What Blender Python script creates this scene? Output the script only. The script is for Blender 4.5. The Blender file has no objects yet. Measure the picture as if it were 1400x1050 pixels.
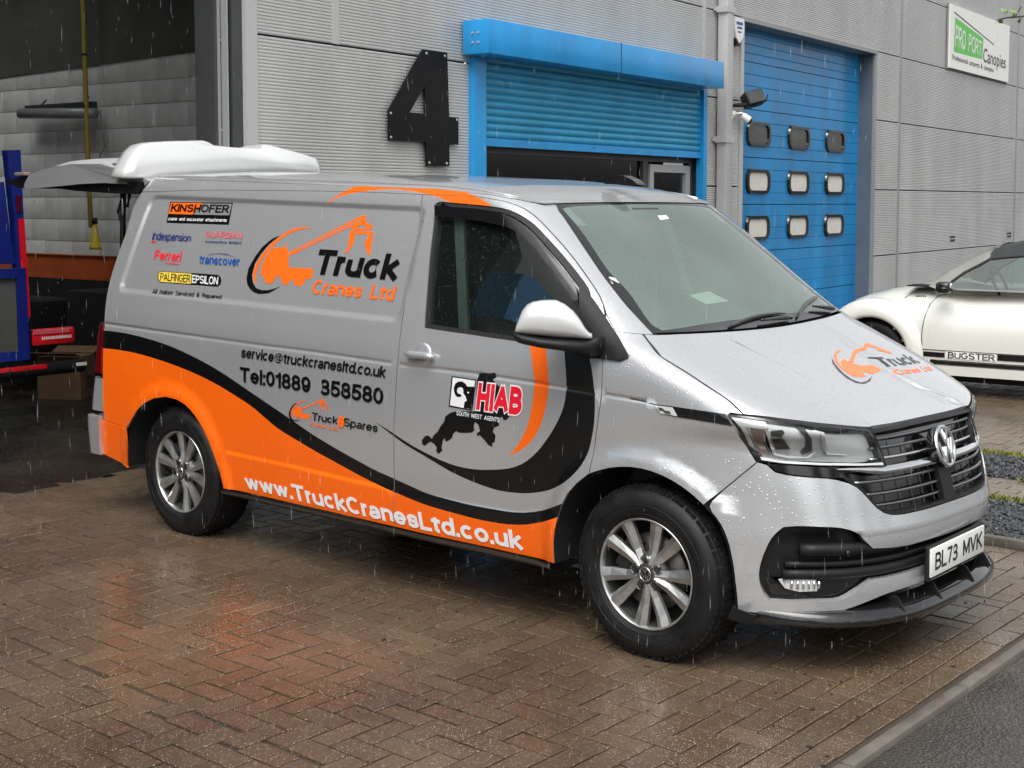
import bpy, bmesh, math, random
import numpy as np
from mathutils import Vector, Matrix
from mathutils.geometry import delaunay_2d_cdt
random.seed(7); rng = np.random.RandomState(7)
scene = bpy.context.scene
COL = scene.collection
# ------------------------------------------------------------------ camera
cam_d = bpy.data.cameras.new('camera'); cam = bpy.data.objects.new('camera', cam_d); COL.objects.link(cam)
CP = Vector((2.932130, -5.116528, 1.763257))
R_, U_, F_ = Vector((0.763397, 0.645928, 0.001371)), Vector((-0.047618, 0.054161, 0.997396)), Vector((-0.644172, 0.761474, -0.072104))
m = Matrix((R_, U_, -F_)).transposed().to_4x4(); m.translation = CP; cam.matrix_world = m
cam_d.sensor_width = 36; cam_d.lens = 47.1906; cam_d.shift_x = -0.01631; cam_d.shift_y = -0.08344
cam_d.clip_end = 400; cam_d.clip_start = .05
scene.camera = cam
# ------------------------------------------------------------------ light (overcast, raining)
w = bpy.data.worlds.new('World'); scene.world = w; w.use_nodes = True
nt = w.node_tree; bg = nt.nodes['Background']
sky = nt.nodes.new('ShaderNodeTexSky'); sky.sky_type = 'NISHITA'; sky.sun_disc = False
SUN_EL, SUN_AZ = math.radians(58), math.radians(-60)
sky.sun_elevation = SUN_EL; sky.sun_rotation = math.radians(150); sky.dust_density = 4.0; sky.air_density = 1.0
hsv = nt.nodes.new('ShaderNodeHueSaturation'); hsv.inputs['Saturation'].default_value = .10
nt.links.new(sky.outputs[0], hsv.inputs['Color']); nt.links.new(hsv.outputs[0], bg.inputs['Color'])
bg.inputs['Strength'].default_value = .15
sl = bpy.data.lights.new('sun', 'SUN'); sl.energy = .9; sl.angle = math.radians(45); sl.color = (1, .985, .96)
so = bpy.data.objects.new('sun', sl); COL.objects.link(so)
# light comes from high up, from the open side to the front-right of the van
sd = Vector((math.cos(SUN_EL)*math.cos(SUN_AZ), math.cos(SUN_EL)*math.sin(SUN_AZ), math.sin(SUN_EL)))
so.rotation_euler = (-sd).to_track_quat('-Z', 'Y').to_euler()
vs = scene.view_settings; vs.view_transform = 'Standard'; vs.look = 'None'; vs.exposure = .75; vs.gamma = 1
try: vs.use_curve_mapping = False
except Exception: pass
scene.cycles.max_bounces = 8; scene.cycles.transparent_max_bounces = 12
# ------------------------------------------------------------------ materials
def lin(r, g, b):
    f = lambda c: ((c/255+.055)/1.055)**2.4 if c > 10 else c/255/12.92
    return (f(r), f(g), f(b), 1)
def mat(name, col, rough=.5, metal=0., coat=0., coat_rough=.05, spec=.5, noise=None, bump=None, emis=None, drops=0., rvar=None, streak=None):
    """noise=(scale, amount[, detail]) brightness mottling; bump=(scale, strength); drops = strength of rain beads"""
    M = bpy.data.materials.new(name); M.use_nodes = True; n = M.node_tree.nodes; L = M.node_tree.links
    b = n['Principled BSDF']; c = tuple(col)[:3]+(1,)
    b.inputs['Base Color'].default_value = c; b.inputs['Roughness'].default_value = rough
    b.inputs['Metallic'].default_value = metal; b.inputs['Specular IOR Level'].default_value = spec
    b.inputs['Coat Weight'].default_value = coat; b.inputs['Coat Roughness'].default_value = coat_rough
    geo = n.new('ShaderNodeNewGeometry')
    if noise:
        t = n.new('ShaderNodeTexNoise'); t.inputs['Scale'].default_value = noise[0]; t.inputs['Detail'].default_value = 6
        if streak:
            mpn = n.new('ShaderNodeMapping'); mpn.inputs['Scale'].default_value = (1, 1, streak); L.new(geo.outputs['Position'], mpn.inputs['Vector']); L.new(mpn.outputs[0], t.inputs['Vector'])
        else: L.new(geo.outputs['Position'], t.inputs['Vector'])
        mr = n.new('ShaderNodeMapRange'); mr.inputs['From Min'].default_value = .3; mr.inputs['From Max'].default_value = .7
        mr.inputs['To Min'].default_value = 1-noise[1]; mr.inputs['To Max'].default_value = 1+noise[1]
        L.new(t.outputs['Fac'], mr.inputs['Value'])
        mx = n.new('ShaderNodeMix'); mx.data_type = 'RGBA'; mx.blend_type = 'MULTIPLY'; mx.inputs['Factor'].default_value = 1
        mx.inputs['A'].default_value = c; L.new(mr.outputs[0], mx.inputs['B']); L.new(mx.outputs['Result'], b.inputs['Base Color'])
        if rvar:
            mr2 = n.new('ShaderNodeMapRange'); mr2.inputs['From Min'].default_value = .3; mr2.inputs['From Max'].default_value = .7
            mr2.inputs['To Min'].default_value = rough-rvar; mr2.inputs['To Max'].default_value = rough+rvar
            L.new(t.outputs['Fac'], mr2.inputs['Value']); L.new(mr2.outputs[0], b.inputs['Roughness'])
    last = None
    if bump:
        t = n.new('ShaderNodeTexNoise'); t.inputs['Scale'].default_value = bump[0]; t.inputs['Detail'].default_value = 4
        L.new(geo.outputs['Position'], t.inputs['Vector'])
        bp = n.new('ShaderNodeBump'); bp.inputs['Strength'].default_value = bump[1]; bp.inputs['Distance'].default_value = .004
        L.new(t.outputs['Fac'], bp.inputs['Height']); last = bp
    if drops:
        v = n.new('ShaderNodeTexVoronoi'); v.inputs['Scale'].default_value = 75; v.inputs['Randomness'].default_value = 1
        L.new(geo.outputs['Position'], v.inputs['Vector'])
        mr = n.new('ShaderNodeMapRange'); mr.inputs['From Min'].default_value = 0; mr.inputs['From Max'].default_value = .28
        mr.inputs['To Min'].default_value = 1; mr.inputs['To Max'].default_value = 0
        L.new(v.outputs['Distance'], mr.inputs['Value'])
        p = n.new('ShaderNodeMath'); p.operation = 'GREATER_THAN'; p.inputs[1].default_value = .55
        sp = n.new('ShaderNodeSeparateColor'); L.new(v.outputs['Color'], sp.inputs[0]); L.new(sp.outputs[0], p.inputs[0])
        q = n.new('ShaderNodeMath'); q.operation = 'MULTIPLY'; L.new(mr.outputs[0], q.inputs[0]); L.new(p.outputs[0], q.inputs[1])
        bp = n.new('ShaderNodeBump'); bp.inputs['Strength'].default_value = drops; bp.inputs['Distance'].default_value = .0022
        L.new(q.outputs[0], bp.inputs['Height'])
        if last: L.new(last.outputs[0], bp.inputs['Normal'])
        last = bp
        L.new(bp.outputs[0], b.inputs['Coat Normal'])
    if last: L.new(last.outputs[0], b.inputs['Normal'])
    if emis:
        b.inputs['Emission Color'].default_value = tuple(emis[0])[:3]+(1,); b.inputs['Emission Strength'].default_value = emis[1]
    return M
def glass(name, tint, mist=0., ior=1.45, drops=.5, mistcol=(.55, .62, .58, 1)):
    """thin pane: tinted see-through + fresnel reflection (+ a little condensation and rain beads)"""
    M = bpy.data.materials.new(name); M.use_nodes = True; n = M.node_tree.nodes; L = M.node_tree.links; n.clear()
    o = n.new('ShaderNodeOutputMaterial'); tr = n.new('ShaderNodeBsdfTransparent'); tr.inputs[0].default_value = tint
    gl = n.new('ShaderNodeBsdfGlossy'); gl.inputs['Roughness'].default_value = .01; gl.inputs['Color'].default_value = (1, 1, 1, 1)
    fr = n.new('ShaderNodeFresnel'); fr.inputs['IOR'].default_value = ior
    geo = n.new('ShaderNodeNewGeometry'); v = n.new('ShaderNodeTexVoronoi'); v.inputs['Scale'].default_value = 95
    L.new(geo.outputs['Position'], v.inputs['Vector'])
    mr = n.new('ShaderNodeMapRange'); mr.inputs['From Max'].default_value = .3; mr.inputs['To Min'].default_value = 1; mr.inputs['To Max'].default_value = 0
    L.new(v.outputs['Distance'], mr.inputs['Value'])
    sp = n.new('ShaderNodeSeparateColor'); L.new(v.outputs['Color'], sp.inputs[0])
    gt = n.new('ShaderNodeMath'); gt.operation = 'GREATER_THAN'; gt.inputs[1].default_value = .6; L.new(sp.outputs[0], gt.inputs[0])
    q = n.new('ShaderNodeMath'); q.operation = 'MULTIPLY'; L.new(mr.outputs[0], q.inputs[0]); L.new(gt.outputs[0], q.inputs[1])
    bp = n.new('ShaderNodeBump'); bp.inputs['Strength'].default_value = drops; bp.inputs['Distance'].default_value = .002
    L.new(q.outputs[0], bp.inputs['Height']); L.new(bp.outputs[0], gl.inputs['Normal'])
    df = n.new('ShaderNodeBsdfDiffuse'); df.inputs[0].default_value = mistcol
    nz = n.new('ShaderNodeTexNoise'); nz.inputs['Scale'].default_value = 1.6; nz.inputs['Detail'].default_value = 5; L.new(geo.outputs['Position'], nz.inputs['Vector'])
    mm = n.new('ShaderNodeMapRange'); mm.inputs['From Min'].default_value = .35; mm.inputs['From Max'].default_value = .65
    mm.inputs['To Min'].default_value = mist*.85; mm.inputs['To Max'].default_value = mist*1.2; L.new(nz.outputs['Fac'], mm.inputs['Value'])
    ad = n.new('ShaderNodeMath'); ad.operation = 'MULTIPLY_ADD'; ad.inputs[1].default_value = .22 if mist else .05; L.new(q.outputs[0], ad.inputs[0]); L.new(mm.outputs[0], ad.inputs[2])
    m1 = n.new('ShaderNodeMixShader'); L.new(ad.outputs[0], m1.inputs[0]); L.new(tr.outputs[0], m1.inputs[1]); L.new(df.outputs[0], m1.inputs[2])
    m2 = n.new('ShaderNodeMixShader'); L.new(fr.outputs[0], m2.inputs[0]); L.new(m1.outputs[0], m2.inputs[1]); L.new(gl.outputs[0], m2.inputs[2])
    L.new(m2.outputs[0], o.inputs[0]); return M
M = {}
M['paint'] = mat('silver_paint', (.57, .58, .59), .24, .55, .8, .025, drops=.6, noise=(1.5, .03))
M['carm'] = mat('pale_paint_and_sky_sheen', (.70, .71, .70), .28, .25, .6, .05, drops=.3)  # pale spoiler paint; on the mirror cap it imitates reflected sky
M['orange'] = mat('orange_vinyl', (.92, .135, .004), .38, 0, .35, .08, noise=(3, .04), drops=.2)
M['black'] = mat('black_vinyl', (.004, .0045, .005), .3, 0, .3, .06, drops=.25)
M['orange2'] = mat('orange_print', (.95, .15, .01), .4, 0, .3)
M['orange3'] = mat('orange_print_bonnet', (.95, .19, .04), .4, 0, .3)
M['black2'] = mat('black_print_bonnet', (.02, .022, .03), .35, 0, .3)
M['white'] = mat('white_print', (.8, .8, .8), .4, 0, .2)
M['navy'] = mat('navy_print', (.02, .03, .16), .4)
M['blue'] = mat('blue_print', (.01, .08, .33), .4)
M['red'] = mat('red_print', (.75, .01, .03), .35, 0, .3)
M['red2'] = mat('red_print_light', (.8, .03, .05), .35)
M['pink'] = mat('pale_red_print', (.7, .12, .14), .35)
M['yellow'] = mat('yellow_print', (.85, .62, .08), .35)
M['silver'] = mat('silver_print', (.42, .43, .435), .35, .5)
M['plastic'] = mat('black_plastic', (.011, .0115, .0125), .45, spec=.28, noise=(9, .25), bump=(700, .15), drops=.3)
M['gloss'] = mat('gloss_black', (.008, .008, .009), .12, 0, .5)
M['rubber'] = mat('rubber', (.014, .014, .014), .65, bump=(300, .2))
M['tyre'] = mat('tyre_rubber', (.0085, .0085, .009), .50, spec=.30, noise=(14, .35), bump=(250, .35), rvar=.12)
M['dark'] = mat('underbody_black', (.006, .006, .006), .85)
M['chrome'] = mat('chrome', (.75, .76, .77), .12, 1)
M['satin'] = mat('satin_metal', (.26, .27, .28), .3, 1)
M['alloy'] = mat('alloy_rim', (.50, .50, .49), .33, .85, .3, noise=(16, .25))
M['alloyd'] = mat('dark_alloy', (.10, .10, .095), .5, .7, noise=(16, .3))  # darker alloy for the rim barrel and hub
M['disc'] = mat('brake_steel', (.16, .15, .14), .5, .9)
M['lampin'] = mat('headlamp_bowl', (.72, .73, .73), .35, .25)
M['lampdk'] = mat('headlamp_dark_trim', (.07, .072, .075), .3, .2)
M['lampw'] = mat('headlamp_white_reflector', (.75, .76, .74), .25, .3)
M['amber'] = mat('reflector_amber_grey', (.36, .27, .24), .3, .2)
M['redlens'] = mat('red_lens', (.11, .002, .006), .2, 0, .8)
M['redlit'] = mat('red_bright_lens', (.75, .01, .02), .25, 0, .6)
M['plate'] = mat('plate_white', (.78, .78, .74), .35)
M['glass'] = glass('windscreen_glass', (.60, .74, .67, 1), .33, 1.6, .8, (.30, .40, .35, 1))
M['sglass'] = glass('side_glass', (.60, .72, .67, 1), .02, 1.9, .3, (.30, .38, .35, 1))
M['lens'] = glass('lamp_lens', (.95, .96, .96, 1), 0., 1.3, .3)
M['clear'] = glass('window_pane', (.35, .38, .37, 1), 0, 1.5, .1)
M['seat'] = mat('seat_cloth', (.03, .03, .033), .9)
M['dash'] = mat('dashboard', (.05, .055, .055), .6)
M['belt'] = mat('seat_belt_pillar', (.50, .56, .50), .7)
M['paper'] = mat('paper', (.6, .5, .45), .8, noise=(60, .3))
M['clad'] = mat('grey_cladding', (.47, .472, .462), .40, .25, noise=(2.2, .10), rvar=.07, streak=.22)
M['clad2'] = mat('grey_flashing', (.28, .283, .28), .4, .2, noise=(2, .06))
M['cladd'] = mat('dark_grey_steel', (.055, .058, .060), .5, .2, noise=(2, .1))
M['joint'] = mat('cladding_joint', (.02, .02, .02), .8)
M['bluep'] = mat('blue_paint', (.006, .26, .60), .42, 0, .3, noise=(3, .16), rvar=.08, streak=.3)
M['blues'] = mat('blue_slat_paint', (.015, .26, .46), .45, 0, .15, noise=(2.5, .12))
M['blued'] = mat('blue_door_paint', (.001, .205, .48), .42, 0, .3, noise=(2.4, .22), rvar=.08, streak=.25)
M['sign4'] = mat('black_sign_board', (.004, .004, .005), .4, 0, .0, spec=.2, noise=(3, .3))
M['mill'] = mat('aluminium_frame', (.40, .41, .40), .45, .4)
M['block'] = mat('painted_block', (.62, .625, .605), .75, noise=(5, .1), bump=(60, .5))
M['mortar'] = mat('mortar', (.42, .42, .41), .9)
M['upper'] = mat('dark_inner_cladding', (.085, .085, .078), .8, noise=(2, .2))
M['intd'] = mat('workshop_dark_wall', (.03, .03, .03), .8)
M['rust'] = mat('rust_red_paint', (.45, .085, .02), .6, noise=(4, .2))
M['navyp'] = mat('truck_blue_paint', (.006, .018, .20), .35, 0, .3, noise=(5, .15))
M['card'] = mat('cardboard', (.20, .12, .065), .85, noise=(7, .15))
M['cable'] = mat('yellow_cable', (.40, .27, .04), .6)
M['yplug'] = mat('yellow_plug', (.65, .50, .02), .45)
M['green'] = mat('sign_green', (.10, .50, .07), .45)
M['signw'] = mat('sign_white', (.78, .78, .74), .5)
M['ink'] = mat('sign_ink', (.05, .05, .045), .6)
M['cream'] = mat('pale_blind', (.62, .60, .54), .7, noise=(9, .08))
M['dkpane'] = mat('dark_pane', (.03, .035, .03), .15, 0, .5, noise=(7, .5))
M['car'] = mat('off_white_paint', (.64, .64, .59), .28, 0, .8, .05, drops=.2)
M['soft'] = mat('soft_top_cloth', (.035, .037, .04), .85, bump=(300, .3))
M['cglass'] = glass('car_glass', (.40, .52, .48, 1), .10, 1.5, .2)
M['stone'] = mat('kerb_stone', (.12, .105, .088), .55, noise=(9, .2), bump=(120, .4), rvar=.15)
M['moss'] = mat('moss', (.16, .17, .03), .9, noise=(25, .4))
M['leaf'] = mat('leaf', (.16, .26, .06), .5, noise=(8, .35))
M['dleaf'] = mat('dark_foliage', (.035, .07, .02), .7, noise=(2, .4))
M['bark'] = mat('bark', (.07, .055, .04), .9)
M['oppo'] = mat('opposite_brown_board', (.20, .09, .05), .6)

def brick_material():
    Mt = bpy.data.materials.new('wet_paving_brick'); Mt.use_nodes = True; n = Mt.node_tree.nodes; L = Mt.node_tree.links
    b = n['Principled BSDF']; geo = n.new('ShaderNodeNewGeometry')
    at = n.new('ShaderNodeAttribute'); at.attribute_name = 'tint'
    n1 = n.new('ShaderNodeTexNoise'); n1.inputs['Scale'].default_value = .8; n1.inputs['Detail'].default_value = 5; L.new(geo.outputs['Position'], n1.inputs['Vector'])
    cr = n.new('ShaderNodeValToRGB'); L.new(n1.outputs['Fac'], cr.inputs[0])
    cr.color_ramp.elements[0].position = .32; cr.color_ramp.elements[0].color = (.060, .038, .023, 1)
    cr.color_ramp.elements[1].position = .66; cr.color_ramp.elements[1].color = (.138, .097, .060, 1)
    e = cr.color_ramp.elements.new(.5); e.color = (.102, .068, .040, 1)
    mx = n.new('ShaderNodeMix'); mx.data_type = 'RGBA'; mx.blend_type = 'MULTIPLY'; mx.inputs['Factor'].default_value = 1
    L.new(cr.outputs[0], mx.inputs['A']); L.new(at.outputs['Color'], mx.inputs['B'])
    # fine grain
    n2 = n.new('ShaderNodeTexNoise'); n2.inputs['Scale'].default_value = 180; n2.inputs['Detail'].default_value = 3; L.new(geo.outputs['Position'], n2.inputs['Vector'])
    m2 = n.new('ShaderNodeMapRange'); m2.inputs['From Min'].default_value = .3; m2.inputs['From Max'].default_value = .7; m2.inputs['To Min'].default_value = .6; m2.inputs['To Max'].default_value = 1.35
    L.new(n2.outputs['Fac'], m2.inputs['Value'])
    mx2 = n.new('ShaderNodeMix'); mx2.data_type = 'RGBA'; mx2.blend_type = 'MULTIPLY'; mx2.inputs['Factor'].default_value = 1
    L.new(mx.outputs['Result'], mx2.inputs['A']); L.new(m2.outputs[0], mx2.inputs['B'])
    # pale aggregate specks
    v = n.new('ShaderNodeTexVoronoi'); v.inputs['Scale'].default_value = 210; L.new(geo.outputs['Position'], v.inputs['Vector'])
    sp = n.new('ShaderNodeSeparateColor'); L.new(v.outputs['Color'], sp.inputs[0])
    g1 = n.new('ShaderNodeMath'); g1.operation = 'GREATER_THAN'; g1.inputs[1].default_value = .82; L.new(sp.outputs[0], g1.inputs[0])
    g2 = n.new('ShaderNodeMath'); g2.operation = 'LESS_THAN'; g2.inputs[1].default_value = .36; L.new(v.outputs['Distance'], g2.inputs[0])
    g3 = n.new('ShaderNodeMath'); g3.operation = 'MULTIPLY'; L.new(g1.outputs[0], g3.inputs[0]); L.new(g2.outputs[0], g3.inputs[1])
    g4 = n.new('ShaderNodeMath'); g4.operation = 'MULTIPLY'; g4.inputs[1].default_value = .9; L.new(g3.outputs[0], g4.inputs[0])
    mx3 = n.new('ShaderNodeMix'); mx3.data_type = 'RGBA'; L.new(g4.outputs[0], mx3.inputs['Factor']); L.new(mx2.outputs['Result'], mx3.inputs['A']); mx3.inputs['B'].default_value = (.55, .46, .36, 1)
    L.new(mx3.outputs['Result'], b.inputs['Base Color'])
    # wetness: broad patches of standing film
    n3 = n.new('ShaderNodeTexNoise'); n3.inputs['Scale'].default_value = 1.7; n3.inputs['Detail'].default_value = 6; L.new(geo.outputs['Position'], n3.inputs['Vector'])
    mr = n.new('ShaderNodeMapRange'); mr.inputs['From Min'].default_value = .4; mr.inputs['From Max'].default_value = .62; mr.inputs['To Min'].default_value = .42; mr.inputs['To Max'].default_value = .22
    L.new(n3.outputs['Fac'], mr.inputs['Value']); L.new(mr.outputs[0], b.inputs['Roughness'])
    b.inputs['Coat Weight'].default_value = .35; b.inputs['Coat Roughness'].default_value = .18
    bp = n.new('ShaderNodeBump'); bp.inputs['Strength'].default_value = .35; bp.inputs['Distance'].default_value = .003
    L.new(n2.outputs['Fac'], bp.inputs['Height']); L.new(bp.outputs[0], b.inputs['Normal'])
    return Mt
M['brick'] = brick_material()
def wet(name, c0, c1, scale, r0, r1, fine=200, spk=None):
    Mt = bpy.data.materials.new(name); Mt.use_nodes = True; n = Mt.node_tree.nodes; L = Mt.node_tree.links
    b = n['Principled BSDF']; geo = n.new('ShaderNodeNewGeometry')
    n1 = n.new('ShaderNodeTexNoise'); n1.inputs['Scale'].default_value = scale; n1.inputs['Detail'].default_value = 7; L.new(geo.outputs['Position'], n1.inputs['Vector'])
    cr = n.new('ShaderNodeValToRGB'); L.new(n1.outputs['Fac'], cr.inputs[0]); cr.color_ramp.elements[0].position = .35; cr.color_ramp.elements[1].position = .65
    cr.color_ramp.elements[0].color = c0+(1,); cr.color_ramp.elements[1].color = c1+(1,)
    n2 = n.new('ShaderNodeTexVoronoi'); n2.inputs['Scale'].default_value = fine; L.new(geo.outputs['Position'], n2.inputs['Vector'])
    m2 = n.new('ShaderNodeMapRange'); m2.inputs['To Min'].default_value = .6; m2.inputs['To Max'].default_value = 1.6; L.new(n2.outputs['Distance'], m2.inputs['Value'])
    mx = n.new('ShaderNodeMix'); mx.data_type = 'RGBA'; mx.blend_type = 'MULTIPLY'; mx.inputs['Factor'].default_value = 1
    L.new(cr.outputs[0], mx.inputs['A']); L.new(m2.outputs[0], mx.inputs['B']); L.new(mx.outputs['Result'], b.inputs['Base Color'])
    mr = n.new('ShaderNodeMapRange'); mr.inputs['From Min'].default_value = .35; mr.inputs['From Max'].default_value = .65; mr.inputs['To Min'].default_value = r0; mr.inputs['To Max'].default_value = r1
    L.new(n1.outputs['Fac'], mr.inputs['Value']); L.new(mr.outputs[0], b.inputs['Roughness'])
    bp = n.new('ShaderNodeBump'); bp.inputs['Strength'].default_value = .8; bp.inputs['Distance'].default_value = .006
    L.new(n2.outputs['Distance'], bp.inputs['Height']); L.new(bp.outputs[0], b.inputs['Normal'])
    return Mt
M['road'] = wet('wet_tarmac', (.024, .022, .019), (.055, .049, .041), 1.6, .10, .42, 85)
M['sand'] = wet('joint_sand', (.045, .032, .022), (.07, .05, .034), 6, .35, .6, 300)
M['gravel'] = mat('dark_gravel', (.040, .042, .045), .4, noise=(40, .6), rvar=.15)
M['gravelb'] = mat('gravel_base', (.02, .02, .02), .7)
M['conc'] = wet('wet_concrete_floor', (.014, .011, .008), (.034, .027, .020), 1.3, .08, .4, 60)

# ------------------------------------------------------------------ helpers
def tag(o, label=None, cat=None, group=None, kind=None):
    if label: o['label'] = label
    if cat: o['category'] = cat
    if group: o['group'] = group
    if kind: o['kind'] = kind
    return o
def empty(name, loc, rz=0, **k):
    o = bpy.data.objects.new(name, None); COL.objects.link(o); o.location = loc; o.rotation_euler = (0, 0, rz); o.empty_display_size = .2
    return tag(o, **k)
def mesh_obj(name, verts, faces, mats, parent=None, smooth=False, mi=None):
    me = bpy.data.meshes.new(name); me.from_pydata([tuple(v) for v in verts], [], faces); me.update()
    for mm in (mats if isinstance(mats, (list, tuple)) else [mats]): me.materials.append(M[mm] if isinstance(mm, str) else mm)
    if mi is not None: me.polygons.foreach_set('material_index', mi)
    if smooth: me.polygons.foreach_set('use_smooth', [True]*len(me.polygons))
    o = bpy.data.objects.new(name, me); COL.objects.link(o)
    if parent: attach(o, parent)
    return o
def attach(o, parent):
    """parent an object whose mesh is written in world coordinates"""
    bpy_mw = MW(parent)
    o.parent = parent; o.matrix_parent_inverse = bpy_mw.inverted()
def MW(o): return (MW(o.parent) @ o.matrix_parent_inverse @ o.matrix_basis) if o.parent else o.matrix_basis.copy()
class MB:
    def __init__(s): s.v = []; s.f = []; s.m = []
    def add(s, vs, fs, mi=0):
        b = len(s.v); s.v += [Vector(v) for v in vs]; s.f += [tuple(i+b for i in f) for f in fs]; s.m += [mi]*len(fs); return s
    def box(s, c, d, rot=None, mi=0, bev=0.):
        x, y, z = d[0]/2, d[1]/2, d[2]/2; c = Vector(c)
        if bev:
            bm = bmesh.new(); bmesh.ops.create_cube(bm, size=1); bmesh.ops.scale(bm, vec=d, verts=bm.verts)
            bmesh.ops.bevel(bm, geom=bm.edges[:], offset=bev, segments=2, affect='EDGES', profile=.5)
            bm.verts.index_update(); vs = [v.co.copy() for v in bm.verts]; fs = [[v.index for v in f.verts] for f in bm.faces]; bm.free()
        else:
            vs = [Vector((sx*x, sy*y, sz*z)) for sz in (-1, 1) for sy in (-1, 1) for sx in (-1, 1)]
            fs = [(0, 2, 3, 1), (4, 5, 7, 6), (0, 1, 5, 4), (2, 6, 7, 3), (0, 4, 6, 2), (1, 3, 7, 5)]
        if rot is not None: vs = [rot @ v for v in vs]
        return s.add([v+c for v in vs], fs, mi)
    def prism(s, poly, o, ex, ey, ez, depth, mi=0):
        """2-D polygon extruded: point = o + u*ex + v*ey, depth along ez"""
        o, ex, ey, ez = Vector(o), Vector(ex), Vector(ey), Vector(ez); n = len(poly)
        vs = [o+ex*u+ey*v for u, v in poly]; vs += [p+ez*depth for p in vs]
        fs = [tuple(range(n))[::-1], tuple(range(n, 2*n))]+[(i, (i+1) % n, n+(i+1) % n, n+i) for i in range(n)]
        return s.add(vs, fs, mi)
    def tube(s, pts, r, k=8, mi=0, cap=True):
        pts = [Vector(p) for p in pts]; rs = r if isinstance(r, (list, tuple)) else [r]*len(pts); vs = []; up = Vector((0, 0, 1))
        for i, p in enumerate(pts):
            t = (pts[min(i+1, len(pts)-1)]-pts[max(i-1, 0)]).normalized()
            a = t.cross(up)
            if a.length < .05: a = t.cross(Vector((1, 0, 0)))
            a.normalize(); b = a.cross(t)
            vs += [p+a*math.cos(2*math.pi*j/k)*rs[i]+b*math.sin(2*math.pi*j/k)*rs[i] for j in range(k)]
        fs = [(i*k+j, i*k+(j+1) % k, (i+1)*k+(j+1) % k, (i+1)*k+j) for i in range(len(pts)-1) for j in range(k)]
        if cap: fs += [tuple(range(k))[::-1], tuple(range((len(pts)-1)*k, len(pts)*k))]
        return s.add(vs, fs, mi)
    def lathe(s, prof, o, ax, k=48, mi=0, a0=0, a1=2*math.pi):
        """prof = [(r, h)], turned about axis ax through o"""
        o, ax = Vector(o), Vector(ax).normalized(); e1 = ax.orthogonal().normalized(); e2 = ax.cross(e1); full = abs(a1-a0-2*math.pi) < 1e-6
        kk = k if full else k+1; vs = []
        for r, h in prof: vs += [o+ax*h+e1*math.cos(a0+(a1-a0)*j/k)*r+e2*math.sin(a0+(a1-a0)*j/k)*r for j in range(kk)]
        fs = []
        for i in range(len(prof)-1):
            for j in range(k): fs.append((i*kk+j, i*kk+(j+1) % kk, (i+1)*kk+(j+1) % kk, (i+1)*kk+j))
        return s.add(vs, fs, mi)
    def build(s, name, mats, parent=None, smooth=False, auto=None):
        o = mesh_obj(name, s.v, s.f, mats, parent, smooth or auto is not None, s.m)
        bm = bmesh.new(); bm.from_mesh(o.data); bmesh.ops.recalc_face_normals(bm, faces=bm.faces[:])
        if auto is not None:
            for e in bm.edges:
                if len(e.link_faces) == 2 and e.calc_face_angle(0) > math.radians(auto): e.smooth = False
        bm.to_mesh(o.data); bm.free()
        return o
_tc = {}
def thin2d(s, bold=0., xs=1.):
    """text as 2-D triangles scaled to the unit box"""
    key = (s, 'thin', bold)
    if key in _tc: return _tc[key]
    cu = bpy.data.curves.new('t', 'FONT'); cu.body = s; cu.offset = .004; cu.resolution_u = 3; cu.space_character = 1+bold*1.3+.02; cu.space_word = 1.4
    ob = bpy.data.objects.new('t', cu); COL.objects.link(ob); bpy.context.view_layer.update()
    me = bpy.data.meshes.new_from_object(ob.evaluated_get(bpy.context.evaluated_depsgraph_get()))
    me.calc_loop_triangles(); v = np.array([(p.co.x, p.co.y) for p in me.vertices]); f = np.array([tuple(t.vertices) for t in me.loop_triangles])
    bpy.data.objects.remove(ob); bpy.data.meshes.remove(me); bpy.data.curves.remove(cu)
    lo, hi = v.min(0), v.max(0); asp = (hi[0]-lo[0])/(hi[1]-lo[1]); v = (v-lo)/(hi-lo)
    # orientation: counter-clockwise
    a = v[f[:, 1]]-v[f[:, 0]]; b = v[f[:, 2]]-v[f[:, 0]]; fl = (a[:, 0]*b[:, 1]-a[:, 1]*b[:, 0]) < 0
    f[fl] = f[fl][:, ::-1]
    _tc[key] = (v, f, asp); return _tc[key]
def EL(cx, cy, rx, ry, a0, a1, n=10): return [(cx+rx*math.cos(math.radians(a0+(a1-a0)*i/n)), cy+ry*math.sin(math.radians(a0+(a1-a0)*i/n))) for i in range(n+1)]
XH = .70
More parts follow.
